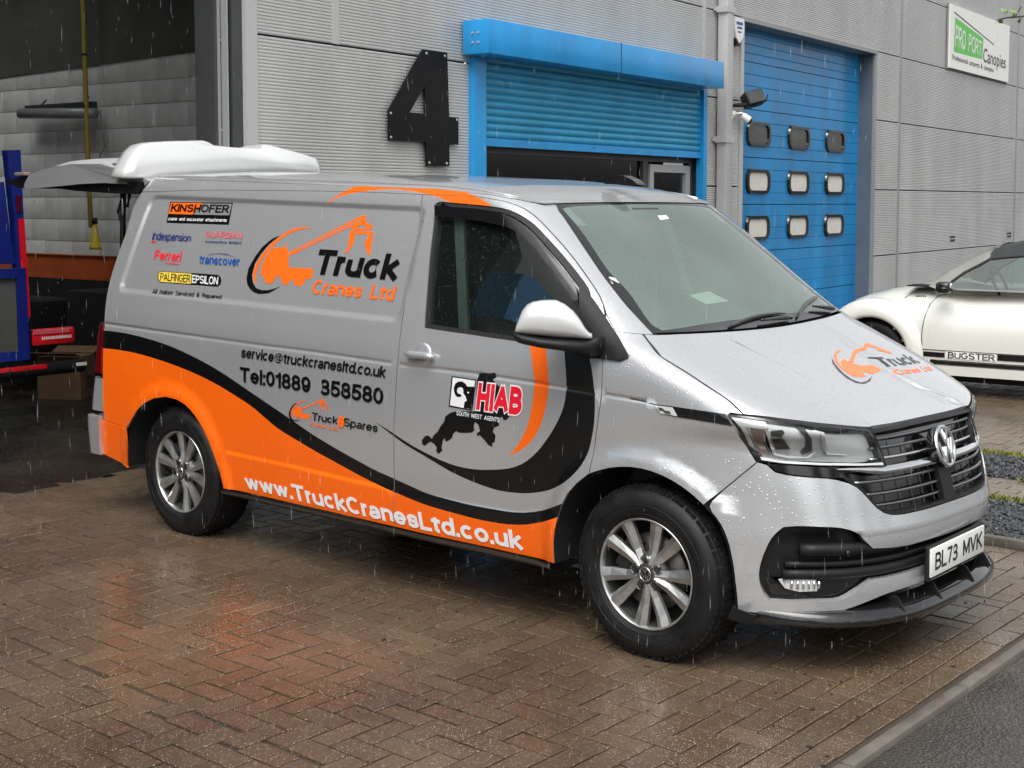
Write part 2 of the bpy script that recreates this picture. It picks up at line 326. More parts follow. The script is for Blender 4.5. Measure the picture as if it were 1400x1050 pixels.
def _glyphs():
    X = XH; h = X/2; G = {}
    O = lambda w_, y0, y1: EL(w_/2, (y0+y1)/2, w_/2, (y1-y0)/2, 0, 360, 20)
    G['a'] = (.42, [EL(.20, X*.66, .20, X*.34, 135, 0, 8)+[(.40, .08), (.42, 0)], [(.40, X*.50), (.2, X*.50)]+EL(.17, X*.24, .17, X*.25, 100, 270, 8)+[(.28, .02), (.40, .12)]])
    G['b'] = (.44, [[(0, 0), (0, 1)], O(.44, 0, X)]); G['d'] = (.44, [[(.44, 0), (.44, 1)], O(.44, 0, X)])
    G['p'] = (.44, [[(0, -.26), (0, X)], O(.44, 0, X)]); G['c'] = (.42, [EL(.22, h, .22, h, 48, 312, 16)]); G['o'] = (.46, [O(.46, 0, X)])
    G['e'] = (.44, [[(.04, h), (.42, h)]+EL(.22, h, .22, h, 6, 312, 18)]); G['f'] = (.24, [[(.10, 0), (.10, .80)]+EL(.25, .80, .15, .20, 180, 92, 5), [(0, X), (.25, X)]])
    n_ = EL(.21, X-.21, .21, .21, 180, 0, 9)+[(.42, 0)]
    G['h'] = (.42, [[(0, 0), (0, 1)], [(0, X*.6)]+n_]); G['n'] = (.42, [[(0, 0), (0, X)], [(0, X*.6)]+n_]); G['u'] = (.42, [[(.42, 0), (.42, X)], [(.42-x, X-y) for x, y in [(0, X*.6)]+n_]])
    m1 = EL(.17, X-.17, .17, .17, 180, 0, 8)+[(.34, 0)]; G['m'] = (.68, [[(0, 0), (0, X)], m1, [(x+.34, y) for x, y in m1]])
    G['i'] = (0, [[(0, 0), (0, X)], [(0, .99), (0, 1.0)]]); G['l'] = (0, [[(0, 0), (0, 1)]]); G['k'] = (.38, [[(0, 0), (0, 1)], [(.34, X), (.04, X*.42)], [(.12, X*.52), (.38, 0)]])
    G['r'] = (.17, [[(0, 0), (0, X)], EL(.21, X-.24, .21, .24, 180, 92, 6)]); G['t'] = (.22, [[(.09, .92), (.09, .14)]+EL(.21, .12, .12, .12, 180, 272, 4), [(-.03, X), (.23, X)]])
    S = lambda w_, H: EL(w_/2, H*.75, w_/2*.95, H*.25, 28, 250, 11)+EL(w_/2, H*.25, w_/2, H*.25, 70, -152, 11)
    G['s'] = (.38, [S(.38, X)]); G['S'] = (.52, [S(.52, 1)]); G['v'] = (.42, [[(0, X), (.21, 0), (.42, X)]]); G['w'] = (.66, [[(0, X), (.17, 0), (.33, X), (.49, 0), (.66, X)]])
    G['x'] = (.40, [[(0, X), (.40, 0)], [(0, 0), (.40, X)]]); G['A'] = (.60, [[(0, 0), (.30, 1), (.60, 0)], [(.14, .30), (.46, .30)]])
    bw = lambda w_, y0, y1: [(0, y1), (w_-(y1-y0)/2, y1)]+EL(w_-(y1-y0)/2, (y0+y1)/2, (y1-y0)/2, (y1-y0)/2, 90, -90, 9)+[(0, y0)]
    G['B'] = (.50, [[(0, 0), (0, 1)], bw(.46, .52, 1), bw(.50, 0, .52)]); G['C'] = (.56, [EL(.29, .5, .29, .5, 48, 312, 18)]); G['D'] = (.54, [[(0, 0), (0, 1)], [(0, 1), (.18, 1)]+EL(.18, .5, .36, .5, 90, -90, 14)+[(0, 0)]])
    G['E'] = (.44, [[(.44, 1), (0, 1), (0, 0), (.44, 0)], [(0, .5), (.40, .5)]]); G['F'] = (.42, [[(.42, 1), (0, 1), (0, 0)], [(0, .5), (.36, .5)]]); G['G'] = (.58, [EL(.29, .5, .29, .5, 48, 325, 18)+[(.56, .44), (.34, .44)]])
    G['H'] = (.50, [[(0, 0), (0, 1)], [(.50, 0), (.50, 1)], [(0, .5), (.50, .5)]]); G['I'] = (0, [[(0, 0), (0, 1)]]); G['K'] = (.50, [[(0, 0), (0, 1)], [(.48, 1), (.04, .42)], [(.16, .56), (.52, 0)]])
    G['L'] = (.40, [[(0, 1), (0, 0), (.40, 0)]]); G['M'] = (.62, [[(0, 0), (0, 1), (.31, .12), (.62, 1), (.62, 0)]]); G['N'] = (.52, [[(0, 0), (0, 1), (.52, 0), (.52, 1)]]); G['O'] = (.60, [O(.60, 0, 1)])
    G['P'] = (.48, [[(0, 0), (0, 1)], bw(.48, .44, 1)]); G['R'] = (.50, [[(0, 0), (0, 1)], bw(.48, .46, 1), [(.26, .46), (.50, 0)]]); G['T'] = (.52, [[(0, 1), (.52, 1)], [(.26, 1), (.26, 0)]])
    G['U'] = (.50, [[(0, 1), (0, .25)]+EL(.25, .25, .25, .25, 180, 360, 10)+[(.50, 1)]]); G['V'] = (.56, [[(0, 1), (.28, 0), (.56, 1)]]); G['W'] = (.86, [[(0, 1), (.215, 0), (.43, 1), (.645, 0), (.86, 1)]])
    G['0'] = (.42, [O(.42, 0, 1)]); G['1'] = (.20, [[(.20, 0), (.20, 1)], [(.0, .78), (.16, .86)]]); G['3'] = (.42, [EL(.20, .76, .19, .24, 150, -80, 10), EL(.20, .26, .22, .26, 80, -150, 10), [(.12, .52), (.22, .52)]])
    G['5'] = (.42, [[(.40, 1), (.07, 1), (.03, .50)], EL(.19, .30, .23, .30, 135, -140, 12)]); G['7'] = (.42, [[(0, 1), (.42, 1), (.16, 0)]]); G['8'] = (.42, [O(.42, 0, .52), [(x+.03, y) for x, y in O(.36, .52, 1)]])
    G['9'] = (.42, [EL(.21, .66, .21, .34, 0, 360, 16), EL(.21, .5, .21, .5, 10, -140, 10)]); G['.'] = (0, [[(0, 0), (0, .01)]]); G[':'] = (0, [[(0, 0), (0, .01)], [(0, X-.06), (0, X-.05)]])
    G['@'] = (.80, [EL(.40, .42, .40, .50, 300, 0, 16)[::-1][:0]+EL(.40, .40, .40, .52, -50, 0, 3)[::-1][:0]+EL(.40, .40, .40, .50, 300, 20, 20)+EL(.62, .40, .16, .24, 10, -110, 5)[1:], EL(.38, .40, .16, .22, 0, 360, 14), [(.55, .64), (.53, .24)]])
    G['&'] = (.56, [[(.56, 0), (.12, .66)]+EL(.24, .80, .15, .20, 200, -40, 8)+[(.10, .42)]+EL(.20, .24, .20, .24, 140, 300, 8)+[(.52, .42)]])
    return G
GL = _glyphs()
def stroke_text(s, t=.19, grow=0., gap=.06):
    V, F = [], []; x = 0.; ths = {'@': .55}
    for ch in s:
        if ch == ' ': x += .60+t*.5; continue
        w_, st = GL[ch]; tt = t*ths.get(ch, 1); hw = tt/2+grow; quads = []; segs_ = []
        parts = []
        for pts in st:                 # break at sharp corners
            cur = [pts[0]]
            for i in range(1, len(pts)):
                cur.append(pts[i])
                if i < len(pts)-1:
                    a = (pts[i][0]-pts[i-1][0], pts[i][1]-pts[i-1][1]); b = (pts[i+1][0]-pts[i][0], pts[i+1][1]-pts[i][1])
                    la, lb = math.hypot(*a), math.hypot(*b)
                    if la > 1e-6 and lb > 1e-6 and (a[0]*b[0]+a[1]*b[1])/(la*lb) < -.25: parts.append((cur, 1)); cur = [pts[i]]
            parts.append((cur, 1 if parts and parts[-1][0][-1] == cur[0] else 0))
        for pts, brk in parts:
            P = np.array([(t/2+px_*1.22, t/2+py_*(1-t)) for px_, py_ in pts]); closed = len(P) > 6 and np.hypot(*(P[0]-P[-1])) < 1e-6
            if not closed:
                d = P[1]-P[0]; P[0] = P[0]-d/np.hypot(*d)*(tt/2*(.5 if brk else 1) if len(P) < 7 else .02); d = P[-1]-P[-2]; P[-1] = P[-1]+d/np.hypot(*d)*(tt/2*(.5 if brk else 1) if len(P) < 7 else .02)
                if grow: d = P[1]-P[0]; P[0] = P[0]-d/np.hypot(*d)*grow; d = P[-1]-P[-2]; P[-1] = P[-1]+d/np.hypot(*d)*grow
            n_ = len(P); L_, R2 = [], []
            for i in range(n_):
                a = P[i]-(P[i-1] if i else (P[-2] if closed else P[0])); b = (P[i+1] if i < n_-1 else (P[1] if closed else P[-1]))-P[i]
                if np.hypot(*a) < 1e-9: a = b
                if np.hypot(*b) < 1e-9: b = a
                a = a/np.hypot(*a); b = b/np.hypot(*b); na, nb_ = np.array([-a[1], a[0]]), np.array([-b[1], b[0]]); m_ = na+nb_; l = (m_*m_).sum()/2
                m_ = m_/max(l, .42); L_.append(P[i]+m_*hw); R2.append(P[i]-m_*hw)
            quads += [[L_[i], L_[i+1], R2[i+1], R2[i]] for i in range(n_-1)]; segs_ += [(P[i], P[i+1]) for i in range(n_-1)] if n_ > 6 else []
        vs, ed = [], []
        for q in quads:
            b = len(vs); vs += [Vector((float(p[0]), float(p[1]))) for p in q]; ed += [(b, b+1), (b+1, b+2), (b+2, b+3), (b+3, b)]
        r = delaunay_2d_cdt(vs, ed, [], 0, 1e-5); pv = np.array([(p[0], p[1]) for p in r[0]]); T = np.array([q for q in r[2] if len(q) == 3]); c = pv[T].mean(1); k = np.zeros(len(T), bool)
        for q in quads:
            q = np.array(q); e = np.roll(q, -1, 0)-q; cr = np.array([e[i][0]*(c[:, 1]-q[i][1])-e[i][1]*(c[:, 0]-q[i][0]) for i in range(4)])
            k |= (cr >= 0).all(0) | (cr <= 0).all(0)
        for sg in segs_:
            a, b = sg; e = b-a; l = max(float(e @ e), 1e-12); tt_ = np.clip(((c-a) @ e)/l, 0, 1); k |= np.hypot(*(c-a-tt_[:, None]*e).T) < hw*.97
        T = T[k]; F += [tuple(int(i)+len(V) for i in q) for q in T]; V += [(p[0]+x, p[1]) for p in pv]; x += w_*1.22+t+gap
    V = np.array(V); F = np.array(F); used, inv = np.unique(F, return_inverse=True); return V[used], inv.reshape(F.shape)
def text2d(s, bold=0., xs=1., grow=0.):
    """lettering as 2-D triangles in the unit box; heavy sans built from strokes, thin faces from the built-in font"""
    if bold < 0 : return thin2d(s, 0)
    key = (s, bold, grow)
    if key in _tc: return _tc[key]
    t = .135+bold*1.35; v0, f0 = stroke_text(s, t); lo, hi = v0.min(0), v0.max(0); v, f = stroke_text(s, t, grow) if grow else (v0, f0)
    v = (v-lo)/(hi-lo); a = v[f[:, 1]]-v[f[:, 0]]; b = v[f[:, 2]]-v[f[:, 0]]; fl = (a[:, 0]*b[:, 1]-a[:, 1]*b[:, 0]) < 0; f[fl] = f[fl][:, ::-1]
    _tc[key] = (v, f, (hi[0]-lo[0])/(hi[1]-lo[1])); return _tc[key]
def flat_text(name, s, o, ex, ey, h, m_, parent, bold=0., w_=None, off=.003, center=True, w_is=None):
    """flat lettering on a plane; h = letter height; w_ = total width"""
    v, f, asp = text2d(s, bold); W_ = w_ or asp*h; ex, ey = Vector(ex).normalized(), Vector(ey).normalized(); n = ex.cross(ey); o = Vector(o)
    x0 = -W_/2 if center else 0
    return mesh_obj(name, [o+ex*(x0+p[0]*W_)+ey*(p[1]*h-(h/2 if center else 0))+n*off for p in v], [tuple(int(i) for i in t) for t in f], m_, parent)
def pl(a): return np.array(a, float)
def bil(q, v):
    q = pl(q); u, w_ = v[:, 0:1], v[:, 1:2]; return q[0]*(1-u)*(1-w_)+q[1]*u*(1-w_)+q[2]*u*w_+q[3]*(1-u)*w_
def pip(P, Q):
    """points P inside polygon Q (even-odd)"""
    x, y = P[:, 0], P[:, 1]; c = np.zeros(len(P), bool); Q = pl(Q); j = len(Q)-1
    for i in range(len(Q)):
        xi, yi = Q[i]; xj, yj = Q[j]
        if yi != yj: c ^= ((yi > y) != (yj > y)) & (x < (xj-xi)*(y-yi)/(yj-yi)+xi)
        j = i
    return c

# ================================================================== GROUND
def sheet(name, x0, x1, y0, y1, z, m_, **k):
    o = mesh_obj(name, [(x0, y0, z), (x1, y0, z), (x1, y1, z), (x0, y1, z)], [(0, 1, 2, 3)], m_); return tag(o, kind='structure', **k)
sheet('ground', -120, 120, -120, 120, -.030, 'gravelb')
road = sheet('road', 1.085, 14, -60, 60, -.012, 'road')
paving = sheet('brick_paving', -4.78, 1.02, -14, 16, -.010, 'sand')
# herringbone bricks 200 x 100
def brick_mesh(var, cx=0, cy=0, lx=.2, ly=.1, z=0., gap=.0035, tilt=(0, 0), tint=1., V=None, F=None, T=None):
    x, y = lx/2-gap, ly/2-gap; b = .0022; n0 = len(V)
    for (sx, sy) in ((-1, -1), (1, -1), (1, 1), (-1, 1)): V.append((cx+sx*x, cy+sy*y, z-.012+0*sx))
    for (sx, sy) in ((-1, -1), (1, -1), (1, 1), (-1, 1)): V.append((cx+sx*x, cy+sy*y, z-b*.8+sx*tilt[0]+sy*tilt[1]))
    for (sx, sy) in ((-1, -1), (1, -1), (1, 1), (-1, 1)): V.append((cx+sx*(x-b), cy+sy*(y-b), z+sx*tilt[0]+sy*tilt[1]))
    for i in range(4):
        j = (i+1) % 4; F.append((n0+i, n0+j, n0+4+j, n0+4+i)); F.append((n0+4+i, n0+4+j, n0+8+j, n0+8+i))
    F.append((n0+8, n0+9, n0+10, n0+11)); T.extend([tint]*12)
def fin_bricks(name, V, F, T, parent=None):
    o = mesh_obj(name, V, F, 'brick', parent); a = o.data.color_attributes.new('tint', 'FLOAT_COLOR', 'POINT')
    a.data.foreach_set('color', np.array([c for t in T for c in (t[0], t[1], t[2], 1.)], 'f')); return o
def rtint():
    k = rng.uniform(.88, 1.12); r = rng.uniform(-.03, .04); return (k*(1+r), k, k*(1-r*.8))
spots = []
for iy in range(-90, 100):
    for ix in range(-48, 10):
        mm_ = (ix-iy) % 4
        x, y = ix*.1, iy*.1
        if mm_ == 0: spots.append((x+.1, y+.05, 0))
        elif mm_ == 3: spots.append((x+.05, y+.1, 1))
cov = set()
for s in spots:
    if -4.70 < s[0] < .78:
        for a, b in ((-.05, 0), (.05, 0)) if s[2] == 0 else ((0, -.05), (0, .05)): cov.add((round((s[0]+a-.05)*10), round((s[1]+b-.05)*10)))
half = [(.75, iy*.1+.05, 2) for iy in range(-80, 95) if (7, iy) not in cov and not 1.62 < iy*.1+.05 < 4.18]+[(.65, iy*.1+.05, 2) for iy in range(-80, 95) if (6, iy) not in cov and not 1.62 < iy*.1+.05 < 4.18]
spots = [s for s in spots if -4.70 < s[0] < .78 and -8 < s[1] < 9.5 and not (s[0] > -1.45 and 1.62 < s[1] < 4.18)]
for k in range(-80, 95):                                  # channel courses along the kerb and at the threshold
    if not (1.55 < .2*k < 4.2): spots.append((.95, .2*k*1.0, 1)); spots.append((.85, .2*k+.1, 1))
for k in range(-48, 10):
    for r in range(6): pass
for ix in range(-14, 10):                                 # brick strip between the two gravel beds
    for r in range(6): spots.append((ix*.2+.1*(r % 2)-.1, 2.72+.05+.1*r, 0)) if ix*.2 < .9 else None
spots = [((x, y-.016, k) if y+(.05, .1)[k] < -2.39 and x < .80 else (x, y, k)) for x, y, k in spots]
def vis(x, y):
    d = Vector((x, y, 0))-CP; z = d.dot(F_); px_ = 722.8+1835*d.dot(R_)/z; py_ = 408.2-1835*d.dot(U_)/z
    return z > .5 and -30 < px_ < 1430 and py_ < 1075
order = sorted([s for s in spots if vis(s[0], s[1])], key=lambda s: (s[0]-CP.x)**2+(s[1]-CP.y)**2)
singles = set(order[:298]); protos = []
for k in range(6):
    V, F, T = [], [], []; t = rtint(); brick_mesh(0, V=V, F=F, T=T, tint=t, tilt=(rng.uniform(-.0012, .0012), rng.uniform(-.0012, .0012))); protos.append((V, F, T))
pobj = []
def place_brick(s, i):
    k = i % 6
    if len(pobj) <= k:
        o = fin_bricks('brick', *protos[k]); pobj.append(o)
    else:
        o = pobj[k].copy(); COL.objects.link(o)
    o.matrix_parent_inverse = Matrix(); o.parent = paving
    dz = rng.uniform(-.0012, .0012)
    o.location = (s[0], s[1], dz); o.rotation_euler = (0, 0, math.pi/2*s[2]+rng.uniform(-.006, .006)+(math.pi if rng.rand() < .5 else 0))
for i, s in enumerate(order[:298]): place_brick(s, int(rng.randint(0, 1000)) if i > 5 else i)
V, F, T = [], [], []
for s in spots+half:
    if s[2] < 2 and s in singles or not vis(s[0], s[1]) and not (-5 < s[0] < 1.1 and -5 < s[1] < 6): continue
    brick_mesh(0, s[0], s[1], .2 if s[2] == 0 else .1, .2 if s[2] == 1 else .1, rng.uniform(-.0012, .0012), V=V, F=F, T=T, tint=rtint(), tilt=(rng.uniform(-.001, .001), rng.uniform(-.001, .001)))
o = fin_bricks('bricks', V, F, T, paving); o['kind'] = 'stuff'
# kerb stones
kerb = sheet('kerb', 1.02, 1.085, -30, 30, -.022, 'sand')
mb = MB(); mb.box((0, 0, -.045), (.050, .896, .110), bev=.009); k0 = mb.build('kerbstone', 'stone', kerb, auto=40); k0.parent = kerb; k0.matrix_parent_inverse = Matrix()
for i in range(-8, 14):
    o = k0 if i == -8 else k0.copy()
    if i > -8: COL.objects.link(o); o.parent = kerb
    o.location = (1.056+rng.uniform(-.003, .003), i*.905, rng.uniform(-.003, .003)); o.rotation_euler = (0, 0, rng.uniform(-.004, .004))
# gravel beds
def stones(name, x0, x1, y0, y1, n, r0, r1, parent=None):
    bm = bmesh.new(); bmesh.ops.create_icosphere(bm, subdivisions=1, radius=1); base = np.array([v.co[:] for v in bm.verts]); fs = np.array([[v.index for v in f.verts] for f in bm.faces]); bm.free()
    V = []; F = []
    for i in range(n):
        r = rng.uniform(r0, r1); sc = np.array([rng.uniform(.7, 1.4), rng.uniform(.6, 1.1), rng.uniform(.45, .8)])*r; p = base*sc*(1+rng.uniform(-.18, .18, (len(base), 1)))
        a, b = rng.uniform(0, 6.28), rng.uniform(-.5, .5); ca, sa, cb, sb = math.cos(a), math.sin(a), math.cos(b), math.sin(b)
        Rz = np.array([[ca, -sa, 0], [sa, ca, 0], [0, 0, 1]]); Rx = np.array([[1, 0, 0], [0, cb, -sb], [0, sb, cb]])
        p = p @ (Rz @ Rx).T+np.array([rng.uniform(x0, x1), rng.uniform(y0, y1), rng.uniform(-.004, .012)]); F += [tuple(f+len(V)) for f in fs]; V += [tuple(q) for q in p]
    o = mesh_obj(name, V, F, 'gravel', parent); o['kind'] = 'stuff'; return o
for y0, y1, nm, wh in ((1.76, 2.66, 'near', 'nearer'), (3.34, 4.06, 'far', 'farther')):
    b_ = sheet('gravel_bed', -1.45, 1.0, y0-.04, y1+.04, -.004, 'gravelb'); stones('gravel', -1.2, .98, y0, y1, 5200 if nm == 'near' else 4000, .009, .021, b_)
ed = sheet('bed_edging', -1.45, 1.0, 1.66, 1.72, -.008, 'sand')
mb = MB()
for k in range(3):
    mb = MB(); mb.box((-.95+.82*k, 1.69, .004), (.80, .055, .06), rot=Matrix.Rotation(rng.uniform(-.006, .006), 3, 'Z'), bev=.006); mb.build('edging_stone', 'stone', ed, auto=40)
dbr = MB()
for i in range(90):
    x, y = (rng.uniform(.55, 1.0), rng.uniform(-2, 1.6)) if i < 55 else (rng.uniform(-3, 1), rng.uniform(-3, -.9)); s_ = rng.uniform(.003, .008); dbr.box((x, y, .003), (s_*rng.uniform(1, 3.5), s_, .004), rot=Matrix.Rotation(rng.uniform(0, 3), 3, 'Z'))
tag(dbr.build('grit', 'gravelb'), kind='stuff')
bmv = MB()
def clump(x, y, rx, ry, n):
    for i in range(n):
        a, r = rng.uniform(0, 6.28), rng.uniform(0, 1)**.5; px_, py_ = x+math.cos(a)*r*rx, y+math.sin(a)*r*ry; h = rng.uniform(.006, .03); t = rng.uniform(0, 6.28); wd = rng.uniform(.004, .009)
        d = Vector((math.cos(t), math.sin(t), 0))*wd; l = Vector((rng.uniform(-.02, .02), rng.uniform(-.02, .02), h)); p = Vector((px_, py_, .002))
        bmv.add([p-d, p+d, p+l+d*.3, p+l-d*.3], [(0, 1, 2, 3)])
clump(-.4, 4.12, .9, .06, 1500); clump(.30, 2.70, .75, .05, 1500); clump(.0, 3.31, .12, .05, 250); clump(.35, 3.33, .3, .03, 200); clump(.6, 1.73, .4, .02, 120)
o = bmv.build('moss', 'moss'); tag(o, kind='stuff')
# ================================================================== BUILDING
ang = -0.090522
nW = Vector((math.cos(ang), -math.sin(ang), 0)); tW = Vector((math.sin(ang), math.cos(ang), 0)); DW = -4.6424; UZ = Vector((0, 0, 1))
def wp(s, z, out=0.): return nW*(DW+out)+tW*s+UZ*z       # point on the facade: s along, z up, out towards the yard
bld = empty('industrial_unit', wp(6, 0), label='grey ribbed metal clad industrial building behind the vehicles', cat='building')
def fbox(mb, s0, s1, z0, z1, o0, o1, mi=0, bev=0.):
    rot = Matrix((nW, tW, UZ)).transposed(); return mb.box(wp((s0+s1)/2, (z0+z1)/2, (o0+o1)/2), (o1-o0, s1-s0, z1-z0), rot=rot, mi=mi, bev=bev)
def clad_panel(s0, s1, z0, z1, parent=None, name='cladding_panel'):
    g_ = .008; s0 += g_; s1 -= g_; z0 += g_; z1 -= g_; k = max(2, int((z1-z0)/.0245)); V = []; n_ = 0
    prof = [(z0, -.035), (z0, 0)]
    for i in range(k):
        a = z0+(z1-z0)*i/k; h = (z1-z0)/k
        prof += [(a+h*.12, .000), (a+h*.30, .0036), (a+h*.72, .0036), (a+h*.90, .000)]
    prof += [(z1, 0), (z1, -.035)]
    V = [wp(s0, z, o_) for z, o_ in prof]+[wp(s1, z, o_) for z, o_ in prof]; n_ = len(prof)
    F = [(i, n_+i, n_+i+1, i+1) for i in range(n_-1)]+[tuple(range(n_)), tuple(range(n_, 2*n_))[::-1]]
    return mesh_obj(name, V, F, 'clad', parent or bld)
ZS = [.02, .975, 1.94, 2.945, 3.92, 4.90, 5.9, 6.9]
CO = [(1.40, 2.21), (2.21, 8.16), (8.16, 14.45), (14.45, 20.75), (20.75, 27.0), (27., 34.)]
for zi in range(7):
    z0, z1 = ZS[zi], ZS[zi+1]
    for s0, s1 in CO:
        segs = [(s0, s1)]
        if z0 < 2.9:
            if (s0, s1) == (1.40, 2.21): segs = [(1.40, 3.87)]
            elif (s0, s1) == (2.21, 8.16): segs = []
            elif (s0, s1) == (8.16, 14.45): segs = [(8.16, 9.06), (13.44, 14.45)]
        elif z0 < 3.9 and (s0, s1) == (8.16, 14.45):
            clad_panel(8.16, 9.06, z0, z1); clad_panel(13.44, 14.45, z0, z1); clad_panel(9.06, 13.44, 3.90, z1) if z1 > 3.95 else None; continue
        for a, b in segs: clad_panel(a, b, z0, z1)
# structure behind the skins, joints and flashings
mb = MB()
fbox(mb, 1.36, 3.86, 0, 7, -.16, -.05); fbox(mb, 8.10, 9.10, 0, 7, -.16, -.05); fbox(mb, 13.42, 34, 0, 7, -.16, -.05); fbox(mb, 3.86, 8.10, 3.0, 7, -.16, -.05); fbox(mb, 9.10, 13.42, 3.9, 7, -.16, -.05)
mb.build('wall_core', 'joint', bld)
mb = MB(); fbox(mb, 1.285, 1.40, 0, 7, -.10, .012); mb.build('corner_flashing', 'clad', bld)
mb = MB(); fbox(mb, 1.19, 1.283, 0, 7, -.12, -.02); fbox(mb, 1.10, 1.19, 0, 7, -.30, -.10); mb.build('door_jamb', 'cladd', bld)
mb = MB(); fbox(mb, 1.150, 1.162, 0, 7, -.10, -.03); fbox(mb, 1.125, 1.132, 0, 7, -.11, -.08); mb.build('door_track', 'mill', bld)
mb = MB()
for z in np.arange(.4, 5, .62): mb.lathe([(0, .012), (.009, .012), (.010, 0)], wp(1.14, z, -.095), nW, 8)
mb.build('bolt', 'mill', bld)['kind'] = 'stuff'
for s_ in (2.21, 8.16, 14.45, 20.75, 27.):
    mb = MB(); fbox(mb, s_-.035, s_+.035, 2.95 if s_ < 8 else 0, 7, -.02, .010); mb.build('joint_trim', 'clad2' if s_ > 9 else 'clad', bld)
mb = MB(); fbox(mb, 13.36, 13.44, 0, 3.9, -.25, .02); mb.build('door_flashing', 'clad2', bld)
mb = MB(); fbox(mb, 9.06, 9.14, 0, 3.9, -.25, .02); mb.build('door_flashing', 'clad', bld)
mb = MB(); fbox(mb, 9.06, 13.44, 3.875, 3.93, -.25, .03); mb.build('door_flashing', 'clad2', bld)
mb = MB(); fbox(mb, 13.352, 13.362, 0, 3.875, -.24, -.01); mb.build('door_reveal', mat('reveal_with_reflection', (.115, .14, .175), .5, .2, noise=(3, .1)), bld)  # bluish reflection painted into the reveal colour
for s_ in (17.1, 20.45):
    mb = MB(); fbox(mb, s_-.14, s_+.14, 1.168, 1.198, -.01, .009); fbox(mb, s_-.12, s_+.12, 1.110, 1.140, -.01, .009); mb.build('wall_vent', 'joint', bld)
# roof, unit interior
mb = MB()
for a, b, c_, d in ((-9, 34, 0, -3.5), (-9, 34, -12, -14), (-9, -3.2, -3.5, -12), (1.6, 34, -3.5, -12)): mb.add([wp(a, 7, c_), wp(b, 7, c_), wp(b, 7, d), wp(a, 7, d)], [(0, 1, 2, 3)])
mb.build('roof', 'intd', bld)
mesh_obj('added_rooflight', [wp(-3.2, 7.0, -3.5), wp(1.6, 7.0, -3.5), wp(1.6, 7.0, -12), wp(-3.2, 7.0, -12)], [(0, 1, 2, 3)], glass('added_rooflight_sheet', (.75, .78, .78, 1), .1), bld)  # unseen opening, added so daylight brightens the workshop wall
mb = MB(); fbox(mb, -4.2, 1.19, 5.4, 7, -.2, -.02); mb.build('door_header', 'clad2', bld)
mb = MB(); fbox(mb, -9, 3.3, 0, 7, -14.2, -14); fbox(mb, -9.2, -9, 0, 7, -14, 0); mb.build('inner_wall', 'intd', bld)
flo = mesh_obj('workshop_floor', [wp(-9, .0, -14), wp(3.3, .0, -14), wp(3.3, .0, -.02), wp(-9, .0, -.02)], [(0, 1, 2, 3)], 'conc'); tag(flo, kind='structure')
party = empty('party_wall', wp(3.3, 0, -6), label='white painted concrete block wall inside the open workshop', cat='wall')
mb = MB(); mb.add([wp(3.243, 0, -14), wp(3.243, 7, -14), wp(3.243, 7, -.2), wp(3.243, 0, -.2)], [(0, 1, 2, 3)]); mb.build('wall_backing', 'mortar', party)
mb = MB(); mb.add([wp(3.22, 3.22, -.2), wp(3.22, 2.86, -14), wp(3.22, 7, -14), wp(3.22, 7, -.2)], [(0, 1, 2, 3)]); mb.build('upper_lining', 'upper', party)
rotw = Matrix((nW, tW, UZ)).transposed()
mb = MB(); mb.box((0, 0, 0), (.443, .10, .218), rot=rotw, bev=.004); b0 = mb.build('block', 'block', party, auto=40); b0.matrix_parent_inverse = MW(party).inverted(); nb = 0
for r in range(15):
    z = .1125+.225*r
    for i in range(0, 26):
        o_ = -11.4+.45*i+(.225 if r % 2 else 0)
        if o_ > -.5 or z < .9 or z > 3.35 or (r < 4): continue
        if o_ > -4.8 and z < 1.8 and False: continue
        o = b0 if nb == 0 else b0.copy(); 
        if nb: COL.objects.link(o)
        o.location = wp(3.285+rng.uniform(-.002, .002), z, o_); nb += 1
        if nb > 298: break
    if nb > 298: break
mb = MB(); mb.add([wp(3.20, 1.21, -13.9), wp(3.20, 1.21, -1), wp(3.20, .965, -1), wp(3.20, .965, -13.9)], [(0, 1, 2, 3)]); fbox(mb, 3.18, 3.21, 1.205, 1.215, -13.9, -1)
rb = mb.build('wall_rail', 'rust'); tag(rb, 'rust red steel rail running along the white block wall', 'rail')
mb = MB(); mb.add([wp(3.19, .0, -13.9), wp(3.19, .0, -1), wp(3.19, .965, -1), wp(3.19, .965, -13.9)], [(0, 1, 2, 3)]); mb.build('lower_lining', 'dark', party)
# strip light, cable and plug
sl_t = empty('strip_light', wp(3.0, 2.66, -4.6), label='unlit dusty strip light fixed high on the white block wall', cat='light')
mb = MB(); mb.tube([wp(3.05, 2.66, -5.20), wp(3.05, 2.62, -4.0)], .055, 10); mb.build('diffuser', 'clad2', sl_t, True)
mb = MB(); fbox(mb, 3.06, 3.12, 2.66, 2.74, -5.15, -4.05); mb.build('housing', 'cladd', sl_t)
for o_ in (-4.95, -4.25): mb = MB(); mb.tube([wp(3.08, 2.70, o_), wp(3.18, 2.80, o_)], .008, 6); mb.build('bracket', 'cladd', sl_t)
mb = MB(); mb.tube([wp(3.15, 2.66, -4.05), wp(3.16, 2.3, -4.0), wp(3.17, 2.12, -4.15), wp(3.17, 2.10, -4.35)], .008, 6); mb.build('flex', 'clad2', sl_t)
cb = empty('hanging_cable', wp(3.0, 2.5, -4.1), label='yellow cable hanging down the workshop wall with a yellow plug', cat='cable')
def cp(px_, py_, s_=3.0):
    d = F_+R_*((px_-722.8)/1835.19)-U_*((py_-408.18)/1835.19); k = (s_-tW.dot(CP))/tW.dot(d); return CP+d*k
CABLE = [(3.00, 4.80, -4.12), (3.0, 3.9, -4.08), (3.0, 3.2, -4.07), (3.0, 2.6, -4.06), (3.0, 2.0, -4.05), (3.0, 1.50, -4.03)]
